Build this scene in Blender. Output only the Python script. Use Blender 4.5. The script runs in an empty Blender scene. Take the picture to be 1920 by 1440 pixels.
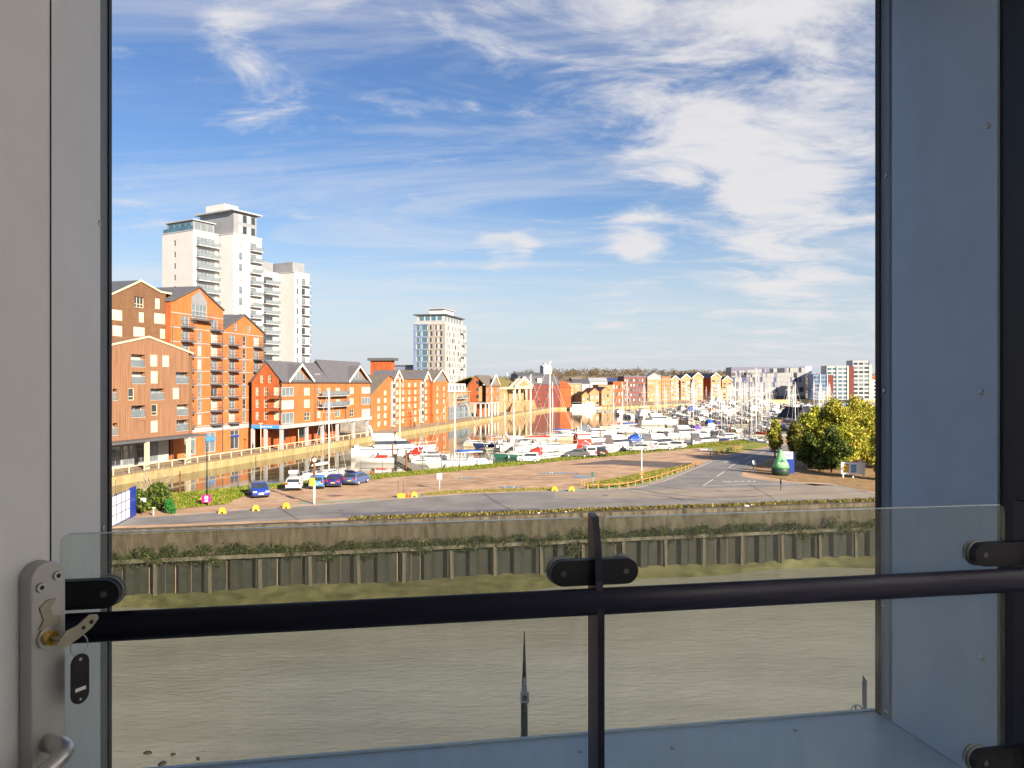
import bpy, bmesh, math, random
import numpy as np
from mathutils import Vector, Matrix

R = math.radians
rng = random.Random(7)
sc = bpy.context.scene
C = sc.collection

# ------------------------------------------------------------------ camera
CAM_Z = 12.5                      # eye above the island quay (ground z = 0)
F = 1442.0                        # focal length in photo pixels (1920 wide)
cam = bpy.data.cameras.new('camera')
cam.lens = 36.0 * F / 1920.0
cam.sensor_width = 36.0
cam.clip_start = 0.05
cam.clip_end = 20000
camo = bpy.data.objects.new('camera', cam)
C.objects.link(camo)
camo.location = (0, 0, CAM_Z)
camo.rotation_euler = (R(90), 0, 0)
sc.camera = camo

# ------------------------------------------------------------------ sky, sun, exposure
SUN_AZ = R(37)                    # sun stands behind the camera, to its right
SUN_EL = R(21)
to_sun = Vector((math.sin(SUN_AZ) * math.cos(SUN_EL), -math.cos(SUN_AZ) * math.cos(SUN_EL), math.sin(SUN_EL)))
world = bpy.data.worlds.new('World')
sc.world = world
world.use_nodes = True
nt = world.node_tree
nt.nodes.clear()
W = nt.nodes.new
def lk(a, b): nt.links.new(a, b)
def wmath(op, a, b=None, clamp=False):
    n = W('ShaderNodeMath'); n.operation = op; n.use_clamp = clamp
    for i, v in enumerate((a, b)):
        if v is None: continue
        if isinstance(v, (int, float)): n.inputs[i].default_value = v
        else: lk(v, n.inputs[i])
    return n.outputs[0]
wout = W('ShaderNodeOutputWorld')
sky = W('ShaderNodeTexSky')
sky.sky_type = 'NISHITA'
sky.sun_disc = False
sky.sun_elevation = SUN_EL
sky.sun_rotation = math.atan2(to_sun.x, to_sun.y)
sky.altitude = 0
sky.air_density = 1.0
sky.dust_density = 0.6
sky.ozone_density = 2.2
tc = W('ShaderNodeTexCoord')
sep = W('ShaderNodeSeparateXYZ'); lk(tc.outputs['Generated'], sep.inputs[0])
zz = wmath('MAXIMUM', sep.outputs[2], 0.0)
den = wmath('ADD', zz, 0.16)
px = wmath('DIVIDE', sep.outputs[0], den)
py = wmath('DIVIDE', sep.outputs[1], den)
comb = W('ShaderNodeCombineXYZ'); lk(px, comb.inputs[0]); lk(py, comb.inputs[1])
def noise(scale, detail, rough, dist, off, sx=1, sy=1, rot=0):
    mp = W('ShaderNodeMapping'); mp.inputs['Location'].default_value = off
    mp.inputs['Scale'].default_value = (sx, sy, 1); mp.inputs['Rotation'].default_value = (0, 0, rot)
    lk(comb.outputs[0], mp.inputs[0])
    n = W('ShaderNodeTexNoise'); n.inputs['Scale'].default_value = scale
    n.inputs['Detail'].default_value = detail; n.inputs['Roughness'].default_value = rough
    n.inputs['Distortion'].default_value = dist
    lk(mp.outputs[0], n.inputs['Vector'])
    return n.outputs[0]
n1 = noise(3.0, 12, 0.64, 0.4, (3.1, 1.7, 0), 1.0, 1.5, R(-25))
n2 = noise(1.3, 7, 0.62, 1.2, (7.3, 2.2, 4), 0.5, 1.9, R(25))
def blob(p, s, w):                      # a bank of cloud round a direction of the sky
    d = Vector(((p[0] - 960) / F, 1, (720 - p[1]) / F)).normalized()
    dp = W('ShaderNodeVectorMath'); dp.operation = 'DOT_PRODUCT'
    nrm = W('ShaderNodeVectorMath'); nrm.operation = 'NORMALIZE'; lk(tc.outputs['Generated'], nrm.inputs[0])
    lk(nrm.outputs[0], dp.inputs[0]); dp.inputs[1].default_value = d
    a = wmath('SUBTRACT', 1.0, dp.outputs['Value'])
    e = wmath('EXPONENT', wmath('MULTIPLY', a, -1.0 / (s * s * 0.5)))
    return wmath('MULTIPLY', e, w)
cov = None
for p, s, w in (((1330, 90), .15, .13), ((1560, 150), .15, .12), ((1130, 40), .12, .13), ((880, 60), .10, .10), ((450, 105), .06, .24), ((1330, 290), .06, .17), ((1480, 330), .06, .16),
                ((1190, 450), .035, .30), ((985, 465), .022, .28), ((930, 480), .022, .24), ((1560, 480), .09, .10), ((1400, 390), .04, .16), ((1750, 250), .2, .06),
                ((1150, 600), .05, .10), ((620, 20), .05, .10), ((1450, 540), .10, .12), ((300, 350), .05, .08)):
    b = blob(p, s, w)
    cov = b if cov is None else wmath('ADD', cov, b)
dens = wmath('ADD', n1, cov)
m1 = W('ShaderNodeMapRange'); m1.interpolation_type = 'SMOOTHSTEP'
lk(dens, m1.inputs[0]); m1.inputs[1].default_value = 0.56; m1.inputs[2].default_value = 0.86
m2 = W('ShaderNodeMapRange'); m2.interpolation_type = 'SMOOTHSTEP'
lk(n2, m2.inputs[0]); m2.inputs[1].default_value = 0.40; m2.inputs[2].default_value = 0.74
m2.inputs[4].default_value = 0.48
veil = W('ShaderNodeMapRange'); veil.interpolation_type = 'SMOOTHSTEP'
lk(zz, veil.inputs[0]); veil.inputs[1].default_value = 0.0; veil.inputs[2].default_value = 0.25
veil.inputs[3].default_value = 0.86; veil.inputs[4].default_value = 0.0
thin = wmath('MULTIPLY', m2.outputs[0], 1.0, True)
thick = wmath('MULTIPLY', m1.outputs[0], 0.92)
inv = wmath('MULTIPLY', wmath('SUBTRACT', 1.0, thick), wmath('SUBTRACT', 1.0, wmath('MULTIPLY', thin, 0.9)))
mask = wmath('SUBTRACT', 1.0, inv, True)
hsv = W('ShaderNodeHueSaturation'); hsv.inputs['Saturation'].default_value = 1.2
hsv.inputs['Hue'].default_value = 0.512
lk(sky.outputs[0], hsv.inputs['Color'])
bg1 = W('ShaderNodeBackground'); lk(hsv.outputs[0], bg1.inputs[0]); bg1.inputs[1].default_value = 0.058
bg2 = W('ShaderNodeBackground'); bg2.inputs[0].default_value = (0.93, 0.91, 0.92, 1); bg2.inputs[1].default_value = 0.375
mx = W('ShaderNodeMixShader'); lk(mask, mx.inputs[0])
bg3 = W('ShaderNodeBackground'); bg3.inputs[0].default_value = (0.80, 0.87, 1.0, 1); bg3.inputs[1].default_value = 0.335
mx0 = W('ShaderNodeMixShader'); lk(veil.outputs[0], mx0.inputs[0]); lk(bg1.outputs[0], mx0.inputs[1]); lk(bg3.outputs[0], mx0.inputs[2]); lk(mx0.outputs[0], mx.inputs[1]); lk(bg2.outputs[0], mx.inputs[2])
lk(mx.outputs[0], wout.inputs[0])

sun = bpy.data.lights.new('sun', 'SUN')
sun.energy = 5.0
sun.angle = R(0.5)
sun.color = (1.0, 0.87, 0.69)
suno = bpy.data.objects.new('sun', sun)
C.objects.link(suno)
suno.rotation_euler = (-to_sun).to_track_quat('-Z', 'Y').to_euler()

vs = sc.view_settings
vs.view_transform = 'Standard'; vs.look = 'None'; vs.gamma = 1; vs.use_curve_mapping = False
vs.exposure = 1.25
sc.render.engine = 'CYCLES'
sc.cycles.use_denoising = True
sc.cycles.max_bounces = 6
sc.cycles.transparent_max_bounces = 12
sc.cycles.sample_clamp_indirect = 6
sc.cycles.caustics_reflective = False
sc.cycles.caustics_refractive = False

# ------------------------------------------------------------------ materials
MATS = {}
def mat(name, col, rough=0.7, var=0.12, scale=1.5, bump=0.0, bscale=20, metal=0.0, spec=0.4, col2=None, kind=None, stretch=(1, 1, 1)):
    if name in MATS: return MATS[name]
    m = bpy.data.materials.new(name); m.use_nodes = True
    t = m.node_tree; b = t.nodes['Principled BSDF']
    b.inputs['Roughness'].default_value = rough
    b.inputs['Metallic'].default_value = metal
    b.inputs['Specular IOR Level'].default_value = spec
    tcn = t.nodes.new('ShaderNodeTexCoord')
    mp = t.nodes.new('ShaderNodeMapping'); mp.inputs['Scale'].default_value = stretch
    t.links.new(tcn.outputs['Object'], mp.inputs[0])
    n = t.nodes.new('ShaderNodeTexNoise'); n.inputs['Scale'].default_value = scale; n.inputs['Detail'].default_value = 6
    n.inputs['Roughness'].default_value = 0.65
    t.links.new(mp.outputs[0], n.inputs['Vector'])
    r = t.nodes.new('ShaderNodeValToRGB')
    c2 = col2 or tuple(min(1, c * (1 + var)) for c in col)
    c1 = col if col2 else tuple(c * (1 - var) for c in col)
    r.color_ramp.elements[0].position = 0.33; r.color_ramp.elements[1].position = 0.67
    r.color_ramp.elements[0].color = (*c1, 1); r.color_ramp.elements[1].color = (*c2, 1)
    t.links.new(n.outputs[0], r.inputs[0])
    last = r.outputs[0]
    if kind == 'brick':
        # courses and joints as fine tone on the brick face
        wv = t.nodes.new('ShaderNodeTexNoise'); wv.inputs['Scale'].default_value = 9; wv.inputs['Detail'].default_value = 2
        mp2 = t.nodes.new('ShaderNodeMapping'); mp2.inputs['Scale'].default_value = (0.5, 0.5, 1.6)
        t.links.new(tcn.outputs['Object'], mp2.inputs[0]); t.links.new(mp2.outputs[0], wv.inputs['Vector'])
        mxn = t.nodes.new('ShaderNodeMix'); mxn.data_type = 'RGBA'; mxn.blend_type = 'MULTIPLY'
        mxn.inputs[0].default_value = 0.45
        rr = t.nodes.new('ShaderNodeValToRGB')
        rr.color_ramp.elements[0].color = (0.62, 0.55, 0.5, 1); rr.color_ramp.elements[1].color = (1.15, 1.1, 1.05, 1)
        t.links.new(wv.outputs[0], rr.inputs[0])
        t.links.new(last, mxn.inputs[6]); t.links.new(rr.outputs[0], mxn.inputs[7]); last = mxn.outputs[2]
    if kind == 'brick':
        st = t.nodes.new('ShaderNodeTexNoise'); st.inputs['Scale'].default_value = .35; st.inputs['Detail'].default_value = 8; st.inputs['Roughness'].default_value = .7
        mp3 = t.nodes.new('ShaderNodeMapping'); mp3.inputs['Scale'].default_value = (1.6, 1.6, .45)
        t.links.new(tcn.outputs['Object'], mp3.inputs[0]); t.links.new(mp3.outputs[0], st.inputs['Vector'])
        r3 = t.nodes.new('ShaderNodeValToRGB'); r3.color_ramp.elements[0].position = .30; r3.color_ramp.elements[1].position = .62
        r3.color_ramp.elements[0].color = (.62, .58, .55, 1); r3.color_ramp.elements[1].color = (1.06, 1.04, 1.02, 1)
        t.links.new(st.outputs[0], r3.inputs[0]); mx3 = t.nodes.new('ShaderNodeMix'); mx3.data_type = 'RGBA'; mx3.blend_type = 'MULTIPLY'; mx3.inputs[0].default_value = .75
        t.links.new(last, mx3.inputs[6]); t.links.new(r3.outputs[0], mx3.inputs[7]); last = mx3.outputs[2]
        cw = t.nodes.new('ShaderNodeTexWave'); cw.bands_direction = 'Z'; cw.inputs['Scale'].default_value = 2.1; cw.inputs['Distortion'].default_value = 1.2; cw.inputs['Detail'].default_value = 2
        t.links.new(tcn.outputs['Object'], cw.inputs['Vector']); mx4 = t.nodes.new('ShaderNodeMix'); mx4.data_type = 'RGBA'; mx4.blend_type = 'MULTIPLY'; mx4.inputs[0].default_value = .16
        t.links.new(last, mx4.inputs[6]); t.links.new(cw.outputs[0], mx4.inputs[7]); last = mx4.outputs[2]
    t.links.new(last, b.inputs['Base Color'])
    if bump:
        nb = t.nodes.new('ShaderNodeTexNoise'); nb.inputs['Scale'].default_value = bscale; nb.inputs['Detail'].default_value = 5
        t.links.new(mp.outputs[0], nb.inputs['Vector'])
        bp = t.nodes.new('ShaderNodeBump'); bp.inputs['Strength'].default_value = bump; bp.inputs['Distance'].default_value = 0.05
        t.links.new(nb.outputs[0], bp.inputs['Height']); t.links.new(bp.outputs[0], b.inputs['Normal'])
    MATS[name] = m
    return m
def leafmat(name, c1, c2):
    if name in MATS: return MATS[name]
    m = bpy.data.materials.new(name); m.use_nodes = True; t = m.node_tree
    b = t.nodes['Principled BSDF']; b.inputs['Roughness'].default_value = 0.55; b.inputs['Specular IOR Level'].default_value = 0.25
    tcn = t.nodes.new('ShaderNodeTexCoord'); n = t.nodes.new('ShaderNodeTexNoise'); n.inputs['Scale'].default_value = 0.9; n.inputs['Detail'].default_value = 4
    t.links.new(tcn.outputs['Object'], n.inputs['Vector'])
    r = t.nodes.new('ShaderNodeValToRGB'); r.color_ramp.elements[0].position = .35; r.color_ramp.elements[1].position = .65
    r.color_ramp.elements[0].color = (*c1, 1); r.color_ramp.elements[1].color = (*c2, 1)
    t.links.new(n.outputs[0], r.inputs[0]); t.links.new(r.outputs[0], b.inputs['Base Color'])
    tr = t.nodes.new('ShaderNodeBsdfTranslucent'); t.links.new(r.outputs[0], tr.inputs[0])
    mxs = t.nodes.new('ShaderNodeMixShader'); mxs.inputs[0].default_value = 0.25
    o = t.nodes['Material Output']
    t.links.new(b.outputs[0], mxs.inputs[1]); t.links.new(tr.outputs[0], mxs.inputs[2]); t.links.new(mxs.outputs[0], o.inputs[0])
    MATS[name] = m; return m
def glassmat(name, tint, fres=1.45, dirt=0.06):
    m = bpy.data.materials.new(name); m.use_nodes = True; t = m.node_tree; t.nodes.clear()
    o = t.nodes.new('ShaderNodeOutputMaterial')
    tr = t.nodes.new('ShaderNodeBsdfTransparent'); tr.inputs[0].default_value = (*tint, 1)
    gl = t.nodes.new('ShaderNodeBsdfGlossy'); gl.inputs['Roughness'].default_value = 0.02
    lw = t.nodes.new('ShaderNodeLayerWeight'); lw.inputs[0].default_value = .5
    pw = t.nodes.new('ShaderNodeMath'); pw.operation = 'POWER'; t.links.new(lw.outputs['Facing'], pw.inputs[0]); pw.inputs[1].default_value = 5
    fr = t.nodes.new('ShaderNodeMapRange'); t.links.new(pw.outputs[0], fr.inputs[0]); fr.inputs[3].default_value = ((fres - 1) / (fres + 1)) ** 2; fr.inputs[4].default_value = 1
    m1 = t.nodes.new('ShaderNodeMixShader'); t.links.new(fr.outputs[0], m1.inputs[0]); t.links.new(tr.outputs[0], m1.inputs[1]); t.links.new(gl.outputs[0], m1.inputs[2])
    df = t.nodes.new('ShaderNodeBsdfDiffuse'); df.inputs[0].default_value = (0.62, 0.62, 0.56, 1)
    tcn = t.nodes.new('ShaderNodeTexCoord')
    mp = t.nodes.new('ShaderNodeMapping'); mp.inputs['Scale'].default_value = (6, 6, 1.2); t.links.new(tcn.outputs['Object'], mp.inputs[0])
    n = t.nodes.new('ShaderNodeTexNoise'); n.inputs['Scale'].default_value = 3; n.inputs['Detail'].default_value = 8; n.inputs['Roughness'].default_value = .7
    t.links.new(mp.outputs[0], n.inputs['Vector'])
    n2_ = t.nodes.new('ShaderNodeTexNoise'); n2_.inputs['Scale'].default_value = 160; n2_.inputs['Detail'].default_value = 2
    t.links.new(tcn.outputs['Object'], n2_.inputs['Vector'])
    mr = t.nodes.new('ShaderNodeMapRange'); mr.inputs[1].default_value = .35; mr.inputs[2].default_value = .8; mr.inputs[3].default_value = dirt * .35; mr.inputs[4].default_value = dirt * 2
    t.links.new(n.outputs[0], mr.inputs[0])
    ms = t.nodes.new('ShaderNodeMapRange'); ms.inputs[1].default_value = .70; ms.inputs[2].default_value = .78; ms.inputs[3].default_value = 0; ms.inputs[4].default_value = dirt * 2.5
    t.links.new(n2_.outputs[0], ms.inputs[0])
    ad = t.nodes.new('ShaderNodeMath'); t.links.new(mr.outputs[0], ad.inputs[0]); t.links.new(ms.outputs[0], ad.inputs[1])
    m2_ = t.nodes.new('ShaderNodeMixShader'); t.links.new(ad.outputs[0], m2_.inputs[0]); t.links.new(m1.outputs[0], m2_.inputs[1]); t.links.new(df.outputs[0], m2_.inputs[2])
    t.links.new(m2_.outputs[0], o.inputs[0])
    MATS[name] = m; return m
def watermat(name, c1, c2, rough, bump, scale, stretch=(1, 1, 1), spec=.5):
    m = mat(name, c1, rough, col2=c2, scale=.09, spec=spec, stretch=(.5, 1.6, 1))
    t = m.node_tree; b = t.nodes['Principled BSDF']; b.inputs['IOR'].default_value = 1.33
    tcn = t.nodes.new('ShaderNodeTexCoord'); mp = t.nodes.new('ShaderNodeMapping'); mp.inputs['Scale'].default_value = stretch
    t.links.new(tcn.outputs['Object'], mp.inputs[0])
    n = t.nodes.new('ShaderNodeTexNoise'); n.inputs['Scale'].default_value = scale; n.inputs['Detail'].default_value = 5; n.inputs['Distortion'].default_value = .6
    t.links.new(mp.outputs[0], n.inputs['Vector'])
    bp = t.nodes.new('ShaderNodeBump'); bp.inputs['Strength'].default_value = bump; bp.inputs['Distance'].default_value = .1
    t.links.new(n.outputs[0], bp.inputs['Height']); t.links.new(bp.outputs[0], b.inputs['Normal'])
    return m

M = dict(
    brick=mat('orange_brick', (.52, .185, .06), .85, .10, .6, kind='brick'),
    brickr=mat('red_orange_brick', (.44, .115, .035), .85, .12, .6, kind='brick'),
    brickd=mat('dark_red_brick', (.20, .055, .045), .9, .15, .5, kind='brick'),
    bricky=mat('yellow_brick', (.48, .33, .17), .85, .12, .5, kind='brick'),
    brickb=mat('brown_brick', (.21, .115, .062), .85, .10, .7, kind='brick', stretch=(1, 1, 4)),
    brickp=mat('pale_brick', (.52, .30, .16), .85, .12, .5, kind='brick'),
    timber=mat('weathered_timber_cladding', (.16, .072, .036), .8, scale=2.2, col2=(.34, .19, .11), stretch=(3.2, 3.2, .10)),
    render=mat('cream_render', (.56, .555, .55), .85, .05, .25),
    panel=mat('pale_cladding', (.40, .40, .40), .7, .10, .3),
    tan=mat('tan_cladding', (.30, .265, .23), .7, .10, .3),
    bluec=mat('blue_grey_cladding', (.16, .22, .34), .5, .12, .4),
    grey=mat('grey_metal', (.24, .25, .27), .5, .10, .5),
    lgrey=mat('light_grey_trim', (.38, .385, .40), .6, .08, .5),
    dgrey=mat('dark_grey_metal', (.10, .105, .115), .5, .10, .5),
    slate=mat('slate_roof', (.115, .11, .125), .7, .18, 1.2, stretch=(1, 1, 4)),
    slatb=mat('brown_slate_roof', (.15, .125, .105), .8, .18, 1.0),
    tile=mat('orange_tile_roof', (.36, .14, .05), .85, .2, 1.0),
    moss=mat('mossy_tile_roof', (.22, .17, .05), .9, .25, .8),
    white=mat('white_paint', (.80, .78, .74), .5, .04, .8),
    cream=mat('cream_stone', (.62, .52, .36), .8, .10, .8),
    glassd=mat('dark_window_glass', (.035, .045, .055), .06, .2, .4, spec=.9),
    glassm=mat('grey_window_glass', (.16, .19, .21), .08, .2, .4, spec=.9),
    glassp=mat('pale_window_glass', (.50, .47, .41), .25, .15, .5, spec=.6),  # pale blinds and bright reflections put into the pane colour
    glassb=mat('blue_glass', (.06, .14, .19), .06, .3, .3, spec=.9),
    concrete=mat('concrete', (.26, .24, .21), .9, .3, .7, bump=.3, bscale=6),
    quaywall=mat('sunlit_quay_stone', (.28, .20, .085), .85, scale=.7, col2=(.46, .36, .18), stretch=(1, 1, .3)),
    paving=mat('promenade_paving', (.34, .25, .16), .9, .16, .25),
    asphalt=mat('asphalt', (.17, .16, .155), .9, scale=.22, col2=(.27, .25, .235), bump=.15, bscale=30),
    dirt=mat('car_park_dirt', (.34, .205, .12), .95, scale=.35, col2=(.57, .385, .25), bump=.4, bscale=3),
    grass=mat('grass', (.13, .18, .02), .95, scale=.35, col2=(.33, .30, .05), bump=.6, bscale=8),
    mulch=mat('brown_leaf_litter', (.22, .12, .05), .95, scale=.8, col2=(.40, .26, .12), bump=.5, bscale=6),
    cyan=mat('green_cycle_lane_paint', (.16, .36, .28), .9, .2, .6),
    line=mat('white_road_paint', (.66, .62, .55), .8, .12, 1.2),
    mud=mat('green_mud', (.055, .052, .020), .5, scale=.7, col2=(.15, .135, .06), bump=.4, bscale=2),
    pile=mat('weedy_steel_piles', (.005, .007, .005), .8, scale=1.4, col2=(.028, .025, .016), bump=.6, bscale=5),
    oldconc=mat('stained_old_concrete', (.025, .024, .013), .95, scale=1.3, col2=(.135, .11, .078), bump=.6, bscale=4, stretch=(1.4, 1.4, .45)),
    hullw=mat('white_gelcoat', (.66, .66, .65), .25, .03, .5, spec=.6),
    hulln=mat('navy_hull', (.025, .04, .12), .25, .1, .5, spec=.6),
    hullr=mat('red_hull', (.48, .025, .02), .3, .1, .5, spec=.6),
    hullg=mat('green_hull', (.03, .13, .10), .3, .1, .5, spec=.6),
    hullc=mat('cream_hull', (.66, .55, .38), .3, .06, .5, spec=.6),
    hulld=mat('black_hull', (.03, .03, .035), .35, .1, .5),
    deck=mat('deck', (.66, .62, .54), .7, .08, 1),
    wood=mat('varnished_wood', (.30, .13, .04), .4, .2, 1.5),
    alum=mat('mast_aluminium', (.74, .72, .68), .35, .04, 1),
    rope=mat('rigging', (.55, .52, .48), .5, .05, 1),
    canvasb=mat('blue_canvas', (.02, .09, .42), .8, .15, 1),
    canvasr=mat('red_canvas', (.55, .03, .02), .8, .15, 1),
    canvasg=mat('grey_canvas', (.28, .28, .29), .8, .15, 1),
    canvasp=mat('purple_canvas', (.14, .08, .30), .8, .15, 1),
    rubber=mat('rubber', (.025, .025, .027), .8, .1, 3),
    pontoon=mat('pontoon_decking', (.30, .26, .20), .85, .15, 1),
    yellow=mat('yellow_plastic', (.62, .40, .035), .6, .15, 2),
    oran=mat('orange_plastic', (.65, .16, .03), .6, .1, 2),
    rail=mat('knee_rail_timber', (.36, .20, .075), .85, .2, 2),
    rust=mat('rusty_steel', (.20, .075, .03), .9, .3, 2),
    magenta=mat('magenta_sign', (.55, .02, .22), .5, .05, 1),
    blue=mat('blue_sign', (.02, .05, .32), .45, .06, 1),
    skyb=mat('sky_blue_sign', (.06, .26, .58), .45, .06, 1),
    gbuoy=mat('green_buoy_paint', (.17, .46, .19), .45, .12, 1.2),
    bhull=mat('dark_green_buoy_body', (.018, .045, .035), .5, .2, 1.5),
    steel=mat('satin_steel', (.50, .50, .49), .32, .04, 30, metal=.85),
    steels=mat('painted_silver_lock_case', (.45, .45, .44), .42, .03, 60, metal=.35),
    brass=mat('brass', (.60, .40, .10), .3, .1, 20, metal=.9),
    nickel=mat('nickel_key', (.34, .33, .26), .35, .12, 30, metal=.8),
    black=mat('black_powder_coat', (.010, .010, .014), .5, .1, 10, spec=.35),
    navy=mat('navy_black_rail_paint', (.010, .010, .030), .42, .1, 10, spec=.4),
    seal=mat('black_seal', (.006, .007, .010), .6, .1, 10),
    reveal_shade=mat('shade_tinted_metal_panel', (.40, .52, .66), .55, .06, 2.2, bump=.06, bscale=220),  # blue shade put into the paint; the left panel stays neutral
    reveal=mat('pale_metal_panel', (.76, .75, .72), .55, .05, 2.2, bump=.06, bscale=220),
    door=mat('pale_grey_door_paint', (.80, .81, .83), .6, .03, 8, bump=.05, bscale=300),
    ledge=mat('ledge_metal', (.40, .50, .60), .45, .05, 5),
    plaster=mat('white_plaster', (.78, .77, .75), .9, .03, 2),
    floorb=mat('room_floor', (.50, .48, .46), .6, .1, 3),
    skin=mat('skin', (.45, .28, .2), .6, .05, 3),
    cloth=mat('dark_clothes', (.035, .035, .05), .9, .2, 3),
    bark=mat('pale_bark', (.30, .26, .22), .9, .2, 4),
    barkd=mat('brown_bark', (.10, .07, .045), .9, .2, 4),
    hill=mat('far_hillside', (.16, .12, .075), .95, scale=.01, col2=(.26, .19, .11)),
    unia=mat('zinc_panel', (.30, .295, .30), .45, .06, .3),  # chequer tones darkened: the front's shade is put into the colour
    unib=mat('violet_grey_panel', (.15, .15, .21), .45, .06, .3),
    unic=mat('dark_blue_panel', (.06, .075, .17), .45, .08, .3),
    puddle=mat('puddle_water', (.12, .10, .08), .03, .05, 1, spec=.8),
)
M['dock'] = watermat('dock_water', (.095, .085, .042), (.12, .108, .055), .05, .07, 1.0, (1, .35, 1), .6)
M['river'] = watermat('muddy_river_water', (.185, .168, .130), (.275, .252, .205), .12, .6, 1.1, (1, 2.6, 1), .6)
bl_ = bpy.data.materials.new('fill_blind_cloth'); bl_.use_nodes = True; t__ = bl_.node_tree; t__.nodes.clear()  # translucent cloth of the added blinds that brighten the room
o__ = t__.nodes.new('ShaderNodeOutputMaterial'); d__ = t__.nodes.new('ShaderNodeBsdfDiffuse'); d__.inputs[0].default_value = (.8, .8, .8, 1)
r__ = t__.nodes.new('ShaderNodeBsdfTranslucent'); r__.inputs[0].default_value = (.92, .93, .96, 1); x__ = t__.nodes.new('ShaderNodeMixShader'); x__.inputs[0].default_value = 1.0
t__.links.new(d__.outputs[0], x__.inputs[1]); t__.links.new(r__.outputs[0], x__.inputs[2]); t__.links.new(x__.outputs[0], o__.inputs[0]); M['blind'] = bl_
M['pane'] = glassmat('balustrade_glass', (.92, .96, .94), 1.42, .065)
for k, c in dict(carblue=(.02, .05, .30), carwhite=(.75, .75, .74), carlight=(.06, .22, .50), carnavy=(.03, .02, .16), carslate=(.07, .11, .26),
                 carsilver=(.45, .46, .48), cargrey=(.13, .13, .14), cardark=(.03, .03, .035)).items():
    M[k] = mat(k, c, .28, .03, 1, spec=.7)
M['redlamp'] = mat('red_tail_lamp', (.45, .015, .012), .25, .1, 5)
M['clearlamp'] = mat('clear_headlamp', (.75, .75, .72), .15, .05, 5)
M['plateY'] = mat('yellow_number_plate', (.70, .52, .05), .5, .05, 5)

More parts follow.
